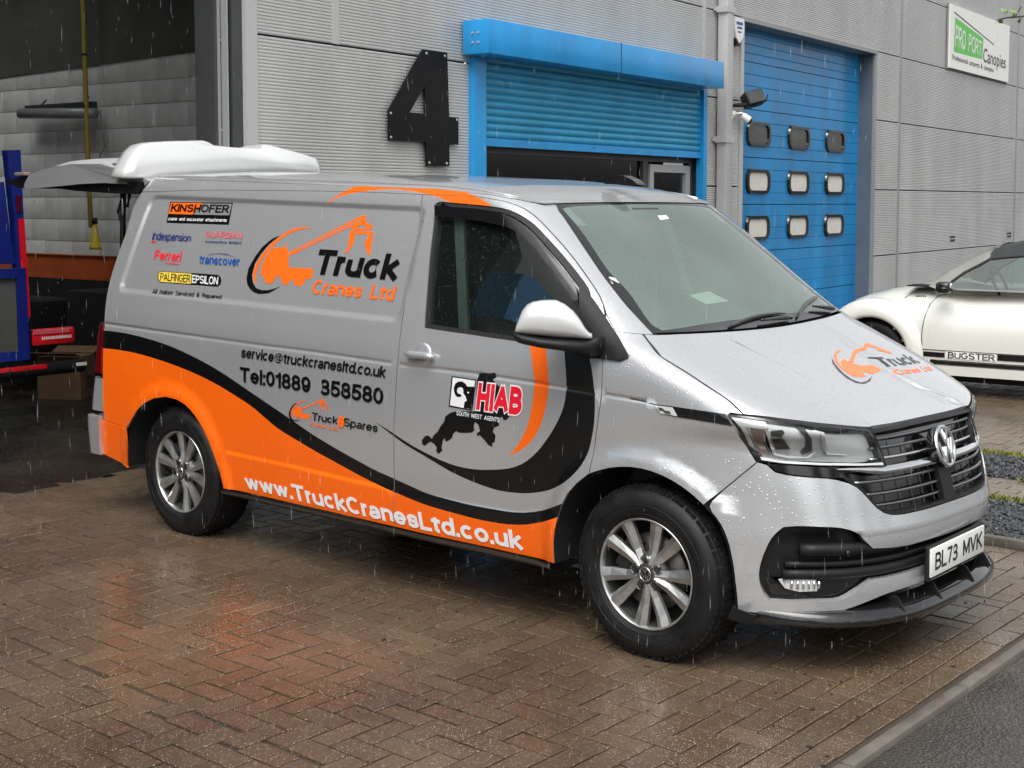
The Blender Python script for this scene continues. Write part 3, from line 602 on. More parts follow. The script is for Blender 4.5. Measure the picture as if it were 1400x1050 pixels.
mb = MB(); mb.tube([wp(*c_) for c_ in CABLE], .024, 8); mb.build('cable', 'cable', cb, True)
for z in (3.9, 3.2, 2.7, 2.05): mb = MB(); mb.tube([wp(3.0, z, -4.07), wp(3.0, z-.02, -4.07)], .029, 8); mb.build('cable_tie', 'plastic', cb)
mb = MB(); mb.lathe([(0, .12), (.02, .12), (.03, .05), (.045, .0), (.045, -.08), (.06, -.10), (.06, -.13), (0, -.13)], wp(2.97, 1.42, -3.93), UZ, 14); mb.build('plug', 'yplug', cb, True)
mb = MB(); mb.lathe([(0, .18), (.025, .18), (.03, .12), (0, .12)], wp(2.97, 1.42, -3.93), UZ, 10); mb.build('cable_gland', 'plastic', cb, True)
# ---- big number 4
four = [(3.194, 2.998), (3.512, 3.001), (3.535, 2.470), (3.661, 2.472), (3.661, 2.243), (3.538, 2.238), (3.537, 2.058), (3.236, 2.052), (3.230, 2.248), (2.767, 2.246), (2.768, 2.486)]
hole = [(3.215, 2.703), (3.221, 2.481), (3.022, 2.480)]
mb = MB(); vs2 = [Vector(p) for p in four+hole]; ed = [(i, (i+1) % 11) for i in range(11)]+[(11+i, 11+(i+1) % 3) for i in range(3)]
r = delaunay_2d_cdt(vs2, ed, [], 0, 1e-5); pv = np.array([(p[0], p[1]) for p in r[0]]); tt = [t for t in r[2] if len(t) == 3]
c_ = np.array([pv[list(t)].mean(0) for t in tt]); kp = pip(c_, four) & ~pip(c_, hole)
mb.add([wp(a, b, .045) for a, b in pv], [t for t, k_ in zip(tt, kp) if k_]); mb.add([wp(a, b, .030) for a, b in pv], [t for t, k_ in zip(tt, kp) if k_])
for L_ in (four, hole):
    n_ = len(L_); mb.add([wp(a, b, .045) for a, b in L_]+[wp(a, b, .030) for a, b in L_], [(i, (i+1) % n_, n_+(i+1) % n_, n_+i) for i in range(n_)])
n4 = mb.build('unit_number', 'sign4'); tag(n4, 'large black number 4 board fixed to the grey cladding', 'number sign')
mb = MB()
for s_, z in ((3.24, 2.97), (3.48, 2.97), (2.79, 2.46), (2.79, 2.27), (3.64, 2.45), (3.27, 2.08), (3.50, 2.08)): mb.lathe([(0, .006), (.010, .005), (.012, 0)], wp(s_, z, .045), nW, 10)
mb.build('screw', 'mill', n4)
# ---- roller shutter
rsh = empty('roller_shutter', wp(5.9, 2.2), label='blue roller shutter half lowered over the office window', cat='shutter')
mb = MB(); fbox(mb, 3.75, 8.075, 3.005, 3.292, .02, .30, bev=.006); hb_ = mb.build('shutter_box', 'bluep', rsh, auto=40)
mb = MB(); fbox(mb, 5.885, 5.893, 3.002, 3.295, .297, .3025); mb.build('box_seam', 'joint', hb_)
mb = MB()
for z in (3.10, 3.18):
    for o_ in (.13, .19): mb.lathe([(0, .012), (.011, .010), (.013, 0)], wp(3.75, z, o_), -tW, 8)
mb.build('rivet', 'mill', hb_)
mb = MB(); fbox(mb, 3.865, 4.035, 0, 3.003, -.03, .06); mb.build('guide_rail', 'bluep', rsh)
mb = MB(); fbox(mb, 8.065, 8.15, 0, 3.003, -.03, .06); mb.build('guide_rail', 'bluep', rsh)
prof = [(0, .0), (.008, .010), (.022, .018), (.044, .018), (.058, .010), (.066, 0)]
for k in range(11):
    z = 2.318+.0655*k; V = [wp(4.03, z+a, .005+b) for a, b in prof]+[wp(8.07, z+a, .005+b) for a, b in prof]
    mesh_obj('slat', V, [(i, 6+i, 7+i, 1+i) for i in range(5)], 'blues', rsh, True)
mb = MB(); fbox(mb, 4.03, 8.07, 2.30, 3.01, -.03, .004); mb.build('slat_backing', 'joint', rsh)
mb = MB(); fbox(mb, 4.03, 8.07, 2.246, 2.316, -.005, .028, bev=.003); mb.build('bottom_bar', 'bluep', rsh)
flat_text('lock_label', 'MC', wp(5.85, 2.29, .028), tW, UZ, .030, 'blues', rsh, -1, off=.002)
# office window behind the shutter
ow = empty('shop_window', wp(6, 1.2, -.1), label='dark office window and glazed door below the blue shutter', cat='window')
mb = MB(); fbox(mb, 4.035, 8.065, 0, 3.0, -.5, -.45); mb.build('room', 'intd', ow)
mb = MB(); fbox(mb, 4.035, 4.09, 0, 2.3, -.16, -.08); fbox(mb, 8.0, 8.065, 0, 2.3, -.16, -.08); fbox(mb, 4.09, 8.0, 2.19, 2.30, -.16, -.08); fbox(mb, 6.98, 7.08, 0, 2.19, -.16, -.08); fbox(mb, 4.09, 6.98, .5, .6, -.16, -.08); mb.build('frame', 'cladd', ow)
mb = MB(); fbox(mb, 7.09, 7.17, 0, 2.16, -.13, -.06); fbox(mb, 7.88, 7.98, 0, 2.16, -.13, -.06); fbox(mb, 7.17, 7.88, 2.08, 2.16, -.13, -.06); mb.build('door_frame', 'mill', ow)
mb = MB(); fbox(mb, 4.09, 6.98, .6, 2.19, -.125, -.120); fbox(mb, 7.17, 7.88, 0, 2.08, -.105, -.10); mb.build('pane', 'clear', ow)
# ---- blue sectional door
sd_ = empty('sectional_door', wp(11.1, 2, -.2), label='tall blue sectional door with nine rounded windows', cat='door')
DZ = [.02, .57, 1.148, 1.73, 2.31, 2.895, 3.47, 3.90]
mb = MB(); fbox(mb, 9.12, 13.42, 0, 3.9, -.30, -.27); mb.build('door_backing', 'joint', sd_)
for k in range(7):
    z0, z1 = DZ[k]+.002, DZ[k+1]-.002; hh_ = z1-z0; prof = [(z0, -.04)]
    for j in range(4):
        a, b = z0+hh_*j/4, z0+hh_*(j+1)/4; prof += [(a+.004, 0), (b-.010, 0), (b-.005, -.006)] if j < 3 else [(a+.004, 0), (b-.002, 0)]
    prof += [(z1, -.04)]; V = [wp(9.14, z, -.215+o_) for z, o_ in prof]+[wp(13.37, z, -.215+o_) for z, o_ in prof]; n_ = len(prof)
    mesh_obj('door_panel', V, [(i, n_+i, n_+i+1, i+1) for i in range(n_-1)]+[tuple(range(n_)), tuple(range(n_, 2*n_))[::-1]], 'blued', sd_)
def rrect(w_, h_, r, k=5):
    P = []
    for cx_, cy_, a0 in ((w_/2-r, h_/2-r, 0), (-w_/2+r, h_/2-r, 90), (-w_/2+r, -h_/2+r, 180), (w_/2-r, -h_/2+r, 270)):
        P += [(cx_+r*math.cos(math.radians(a0+90*i/k)), cy_+r*math.sin(math.radians(a0+90*i/k))) for i in range(k+1)]
    return P
def door_window(s_, z, pane):
    W_ = empty('window', wp(s_, z, -.21)); W_.parent = sd_; W_.matrix_parent_inverse = MW(sd_).inverted()
    A, B, C_ = rrect(.67, .315, .12), rrect(.65, .295, .11), rrect(.55, .225, .075); n_ = len(A)
    V = [wp(s_+a, z+b, -.21) for a, b in A]+[wp(s_+a, z+b, -.185) for a, b in B]+[wp(s_+a, z+b, -.185) for a, b in C_]+[wp(s_+a, z+b, -.206) for a, b in C_]
    mesh_obj('window_frame', V, [(k_*n_+i, k_*n_+(i+1) % n_, (k_+1)*n_+(i+1) % n_, (k_+1)*n_+i) for k_ in range(3) for i in range(n_)], 'gloss', W_)
    mesh_obj('pane', [wp(s_+a, z+b, -.2045) for a, b in C_], [tuple(range(n_))], pane, W_)
for z, pn in ((2.603, 'dkpane'), (2.017, 'cream'), (1.44, 'cream')):
    for s_ in (10.03, 11.25, 12.485): door_window(s_, z, pn)
# ---- downpipe, alarm box, floodlight, camera
dp = empty('downpipe', wp(8.5, 2, .1), label='square grey downpipe between the shutter and the blue door', cat='pipe')
mb = MB(); fbox(mb, 8.44, 8.60, 0, 7, .03, .15, bev=.008); mb.build('pipe', 'clad', dp, auto=40)
for z in (.8, 2.47, 3.93, 5.3): mb = MB(); fbox(mb, 8.41, 8.63, z-.035, z+.035, .02, .16); fbox(mb, 8.36, 8.42, z-.02, z+.02, .012, .03); mb.build('bracket', 'clad', dp)
al = empty('alarm_box', wp(8.88, 3.72, .04), label='white shield shaped alarm box beside the top of the blue door', cat='alarm')
P_ = [(-.115, .135), (.115, .135), (.12, .0), (.085, -.09), (0, -.155), (-.085, -.09), (-.12, .0)]
mb = MB(); mb.prism(P_, wp(8.885, 3.745, .012), tW, UZ, nW, .07); mb.build('cover', 'signw', al)
mb = MB(); mb.prism([(-.08, -.09), (.08, -.09), (.05, -.18), (-.05, -.18)], wp(8.885, 3.745, .014), tW, UZ, nW, .05); mb.build('lamp', 'plastic', al)
mb = MB(); fbox(mb, 8.80, 8.965, 3.80, 3.835, .082, .0835); fbox(mb, 8.82, 8.95, 3.755, 3.780, .082, .0835); fbox(mb, 8.84, 8.93, 3.71, 3.728, .082, .0835); mb.build('printed_band', 'blue', al)
fl = empty('floodlight', wp(9.0, 2.9, .2), label='black floodlight on a short arm above the small camera', cat='light')
Rf = rotw @ Matrix.Rotation(math.radians(-25), 3, 'Y') @ Matrix.Rotation(math.radians(-35), 3, 'Z')
mb = MB(); mb.box(wp(9.10, 2.965, .16), (.15, .24, .17), rot=Rf, bev=.015); mb.build('lamp_head', 'plastic', fl, auto=40)
mb = MB(); mb.box(wp(9.10, 2.965, .16)+Rf @ Vector((.078, 0, 0)), (.006, .21, .14), rot=Rf); mb.build('lamp_glass', 'dkpane', fl)
mb = MB(); mb.tube([wp(8.80, 2.875, .01), wp(8.95, 2.885, .10), wp(9.02, 2.90, .15)], .022, 8); mb.box(wp(9.0, 2.87, .14), (.06, .06, .06)); fbox(mb, 8.76, 8.84, 2.84, 2.90, .008, .03); mb.build('arm', 'plastic', fl)
mb = MB(); mb.tube([wp(9.18, 2.99, .22), wp(9.24, 2.94, .26), wp(9.26, 3.02, .27)], .008, 6); mb.build('bracket', 'plastic', fl)
cc = empty('security_camera', wp(8.95, 2.75, .1), label='small white security camera below the black floodlight', cat='camera')
mb = MB(); mb.lathe([(0, .03), (.035, .025), (.045, 0)], wp(8.88, 2.785, .012), nW, 14); mb.tube([wp(8.88, 2.785, .02), wp(8.93, 2.79, .10), wp(8.98, 2.76, .12)], .014, 8); mb.build('mount', 'signw', cc, True)
ax_ = (tW*.5+nW*.6-UZ*.55).normalized(); mb = MB(); mb.lathe([(0, -.07), (.03, -.065), (.042, -.04), (.045, .04)], wp(8.99, 2.735, .13), ax_, 16); mb.build('camera_body', 'signw', cc, True)
mb = MB(); mb.lathe([(.045, .04), (.043, .065), (.02, .07), (0, .066)], wp(8.99, 2.735, .13), ax_, 16); mb.build('camera_lens', 'gloss', cc, True)
mb = MB(); mb.tube([wp(8.87, 2.77, .02), wp(8.80, 2.66, .02)], .008, 6); mb.build('camera_cable', 'signw', cc)
# ---- company sign
cs = empty('company_sign', wp(18.25, 4.4, .05), label='white company sign with a green panel high on the grey wall', cat='sign')
mb = MB(); fbox(mb, 16.57, 19.95, 3.945, 4.965, .03, .055); mb.build('board', 'signw', cs)
mb = MB(); fbox(mb, 16.53, 16.60, 3.93, 4.98, .012, .03); fbox(mb, 19.90, 19.96, 3.93, 4.98, .012, .03); mb.build('sign_batten', 'clad2', cs)
def sp_(P, o_): return [wp(a, b, o_) for a, b in P]
mesh_obj('green_panel', sp_([(16.77, 4.215), (18.317, 4.227), (18.358, 4.585), (16.80, 4.775)], .057), [(0, 1, 2, 3)], 'green', cs)
mesh_obj('roof_line', sp_([(16.745, 4.862), (19.004, 4.545), (18.99, 4.530), (16.745, 4.838)], .057), [(0, 1, 2, 3)], 'ink', cs)
def qtext(s, q, m_, bold=0.):
    v, f, a = text2d(s, bold); P = bil(q, v); mesh_obj('lettering', [wp(x, z, .059) for x, z in P], [tuple(int(i) for i in t) for t in f], m_, cs)
qtext('PRO PORT', [(16.82, 4.29), (18.26, 4.27), (18.26, 4.52), (16.84, 4.66)], 'signw', .0)
qtext('Canopies', [(18.36, 4.11), (19.74, 4.10), (19.74, 4.41), (18.38, 4.43)], 'ink', -1)
qtext('Professional carports & canopies', [(16.70, 4.055), (19.0, 4.03), (19.0, 4.14), (16.70, 4.17)], 'ink', -1)
# ================================================================== BLUE TRUCK inside the unit
tx = -6.30
trk = empty('crane_truck', (tx-1, -.4, 0), label='rear corner of a blue truck with red lamps parked inside the workshop', cat='truck')
TP = lambda P: [(y, z) for y, z in P]
def tprism(name, P, x0, dep, m_, par=trk): mb = MB(); mb.prism(P, (x0, 0, 0), (0, 1, 0), (0, 0, 1), (-1, 0, 0), dep); return mb.build(name, m_, par)
tprism('corner_post', [(-.075, 2.13), (.028, 2.135), (.036, 1.80), (.046, 1.30), (.046, .92), (.0, .92), (-.03, 1.6)], tx, .08, 'navyp')
tprism('body_panel', [(-1.6, 1.90), (-.085, 1.90), (-.04, 1.45), (-.01, 1.30), (-1.6, 1.30)], tx-.04, .05, 'navyp')
tprism('bright_post', [(-1.6, 2.14), (-.115, 2.125), (-.10, 1.9), (-1.6, 1.9)], tx-.10, .04, 'upper')
mb = MB()
for P in ([(-.9, 1.27), (.03, 1.27), (.03, 1.20), (-.9, 1.20)], [(-.04, 1.20), (.03, 1.20), (.045, .66), (-.025, .66)], [(-.9, .66), (.045, .66), (.045, .59), (-.9, .59)]): mb.prism(P, (tx+.03, 0, 0), (0, 1, 0), (0, 0, 1), (-1, 0, 0), .06)
mb.build('locker_frame', 'navyp', trk)
tprism('locker_mesh', [(-.9, 1.20), (-.04, 1.20), (-.03, .66), (-.9, .66)], tx, .03, 'upper')
tprism('red_marker', [(-.012, 1.632), (.033, 1.632), (.063, .905), (.018, .905)], tx+.02, .012, 'redlit')
tprism('reflector', [(-.026, 1.80), (.010, 1.80), (.014, 1.69), (-.018, 1.68)], tx+.02, .012, 'redlens')
mb = MB(); mb.box((tx-.02, .255, .745), (.06, .355, .125), bev=.02); lp = mb.build('rear_lamp', 'redlit', trk, auto=40)
mb = MB(); mb.box((tx+.012, .235, .785), (.01, .30, .035), bev=.004); mb.build('lamp_lens', 'pink', lp)
mb = MB()
for k in range(15): mb.box((tx+.012, .16+.0165*k, .738), (.004, .009, .022))
mb.build('lamp_label', 'signw', lp)
mb = MB(); mb.box((tx-.03, .055, .745), (.06, .05, .13)); mb.build('lamp_bracket', 'plastic', trk)
mb = MB(); mb.tube([(tx, -1.2, .50), (tx, .495, .505)], .048, 16); bbm = mb.build('bumper_tube', 'plastic', trk, auto=40)
mb = MB(); mb.box((tx+.040, -.02, .530), (.02, .38, .034), bev=.004); mb.build('red_tape', 'redlit', bbm)
mb = MB(); mb.box((tx+.046, .455, .522), (.008, .085, .024)); mb.build('white_tape', 'signw', bbm)
mb = MB()
for y in (-.13, .01): mb.lathe([(.056, -.008), (.060, 0), (.056, .008), (.050, 0), (.056, -.008)], (tx, y, .505), (0, 1, 0), 20)
mb.build('clamp', 'plastic', bbm)
mb = MB(); mb.box((tx-.6, -.5, .66), (1.0, 1.0, .18)); mb.box((tx-.3, -.25, .35), (.2, .22, .2)); mb.box((tx-2.2, -.9, 1.1), (3.6, 1.9, .5)); mb.build('chassis', 'dark', trk)
for y in (-.25, -1.7):
    mb = MB(); mb.lathe([(0, 0), (.25, 0), (.27, .02), (.45, .02), (.50, -.03), (.50, -.26), (.45, -.30), (0, -.30)], (tx-1.4, y, .48), (0, 1, 0), 40); mb.build('wheel', 'rubber', trk, auto=40)
# cardboard box
cbx = empty('cardboard_box', (-7.95, 1.36, 0), label='open brown cardboard box on the wet workshop floor', cat='box')
rb_ = Matrix.Rotation(math.radians(35), 3, 'Z')
mb = MB(); mb.box((-8.0, 1.36, .19), (.40, .30, .38), rot=rb_); mb.build('box_body', 'card', cbx)
for s in (-1, 1):
    mb = MB(); mb.box(Vector((-8.0, 1.36, .39))+rb_ @ Vector((0, s*.22, .02)), (.40, .16, .006), rot=rb_ @ Matrix.Rotation(math.radians(s*16), 3, 'X')); mb.build('flap', 'card', cbx)
mb = MB()
for k in range(4):
    mb.box(Vector((-8.0, 1.36, .10+.03*k))+rb_ @ Vector((.203, .03, 0)), (.003, .16-.02*(k % 2), .010), rot=rb_)
mb.build('printed_lines', 'ink', cbx)
# dark clutter against the far wall
mb = MB(); mb.box((-8.3, 2.2, .45), (1.2, .6, .9), bev=.02); mb.box((-9.4, 1.8, .4), (.8, .6, .8), bev=.02)
o = mb.build('workbench', 'dark', None, auto=40); tag(o, 'black workbench in the dark beyond the cardboard box', 'bench')

# ================================================================== THE VAN
# body surface: half-width / front profile tables (metres), heights in body coordinates
KR=-.02   # height change along the van
KL=-.022  # lean
def lerp(t,x): 
    return np.interp(x,[a for a,b in t],[b for a,b in t])
def smooth_table(t,n=400):
    # monotone cubic resample
    x=np.array([a for a,b in t],float);y=np.array([b for a,b in t],float)
    h=np.diff(x);d=np.diff(y)/h;m=np.zeros(len(x));m[0]=d[0];m[-1]=d[-1]
    for i in range(1,len(x)-1):
        m[i]=0 if d[i-1]*d[i]<=0 else 3*(h[i-1]+h[i])/((2*h[i]+h[i-1])/d[i-1]+(h[i]+2*h[i-1])/d[i])
    X=np.linspace(x[0],x[-1],n);i=np.clip(np.searchsorted(x,X)-1,0,len(x)-2);t_=(X-x[i])/h[i]
    Y=(2*t_**3-3*t_**2+1)*y[i]+(t_**3-2*t_**2+t_)*h[i]*m[i]+(-2*t_**3+3*t_**2)*y[i+1]+(t_**3-t_**2)*h[i]*m[i+1]
    return X,Y
TW=[(.05,.88),(.15,.90),(.30,.930),(.45,.945),(.6,.955),(.8,.958),(1.0,.955),(1.1,.950),(1.2,.935),(1.4,.893),(1.6,.842),(1.75,.795),(1.80,.775),(1.84,.75),(1.95,.66)]
# front centre profile (zb,x)
TX=[(.05,.79),(.20,.80),(.40,.815),(.50,.83),(.60,.81),(.75,.775),(.88,.735),(.93,.70),(.97,.635),(1.02,.53),(1.10,.355),(1.20,.13),(1.27,-.03),(1.30,-.075),(1.50,-.33),(1.72,-.61),(1.80,-.73),(1.85,-.85),(1.95,-1.2)]
TL=[(.05,1.0),(.9,1.0),(1.02,.86),(1.15,.68),(1.27,.50),(1.5,.40),(1.8,.32),(1.95,.3)]
TR=[(.05,-3.89),(.45,-3.89),(.9,-3.80),(1.1,-3.765),(1.4,-3.74),(1.7,-3.64),(1.80,-3.58),(1.9,-3.5)]
AW=smooth_table(TW);AX=smooth_table(TX);AL=smooth_table(TL);AR=smooth_table(TR)
def W(z): return np.interp(z,*AW)
def X0(z): return np.interp(z,*AX)
def L(z): return np.interp(z,*AL)
def XR(z): return np.interp(z,*AR)
TN=[(.05,3.),(.85,3.),(.98,5.2),(1.1,6.5),(1.27,5.5),(1.5,4.6),(1.8,4.2),(2,4.)]
AN=smooth_table(TN)
def NN(z): return np.interp(z,*AN)
def klean(z): return np.interp(z,[.9,1.27],[-.03,-.002])*np.interp(1.0,[0,1],[0,1])
def lean(x,z): return klean(z)*np.interp(x,[-1.2,.2],[0,1])
def zb_of(x,y,z):
    z1=z
    for _ in range(3): z1=z-lean(x,z1)*y
    return .3+(z1-.3)/(1+KR*(x+2))
def zw_of(x,y,zb):
    z1=.3+(zb-.3)*(1+KR*(x+2))
    return z1+lean(x,z1)*y
TC=[(-4,1.87),(-3.5,1.875),(-3.1,1.895),(-1.8,1.90),(-1.3,1.893),(-1.0,1.872),(-.85,1.845),(-.77,1.815),(-.70,1.79)]
TE=[(-4,1.84),(-1.3,1.84),(-1.0,1.825),(-.85,1.808),(-.76,1.79)]
def YW(x): return Yside(np.minimum(x,-.76),np.interp(x,*zip(*TE)))
def roofz(x,y):
    t=np.clip(np.abs(y)/YW(x),0,1)
    xx=x+(X0(1.80)-Xfront(np.abs(y),1.80))
    e=np.interp(x,*zip(*TE));c=np.interp(xx,*zip(*TC))
    return e+np.maximum(c-e,0.0)*(1-t**2.6)**.6
def Yside(x,zb):
    x=np.asarray(x,float);zb=np.asarray(zb,float)
    l=L(zb);u=np.clip((x-(X0(zb)-l))/l,0,1)
    N=NN(zb);w=W(zb)*(1-u**N)**(1/N)
    r=.07;v=np.clip((XR(zb)+r-x)/r,0,1)
    return w-r*(1-np.sqrt(np.clip(1-v*v,0,1)))
def Xfront(y,zb):
    l=L(zb);a=np.clip(np.abs(y)/W(zb),0,1);N=NN(zb)
    return X0(zb)-l+l*(1-a**N)**(1/N)
def ZG(x): return 1.795+0*x   # gutter in zb

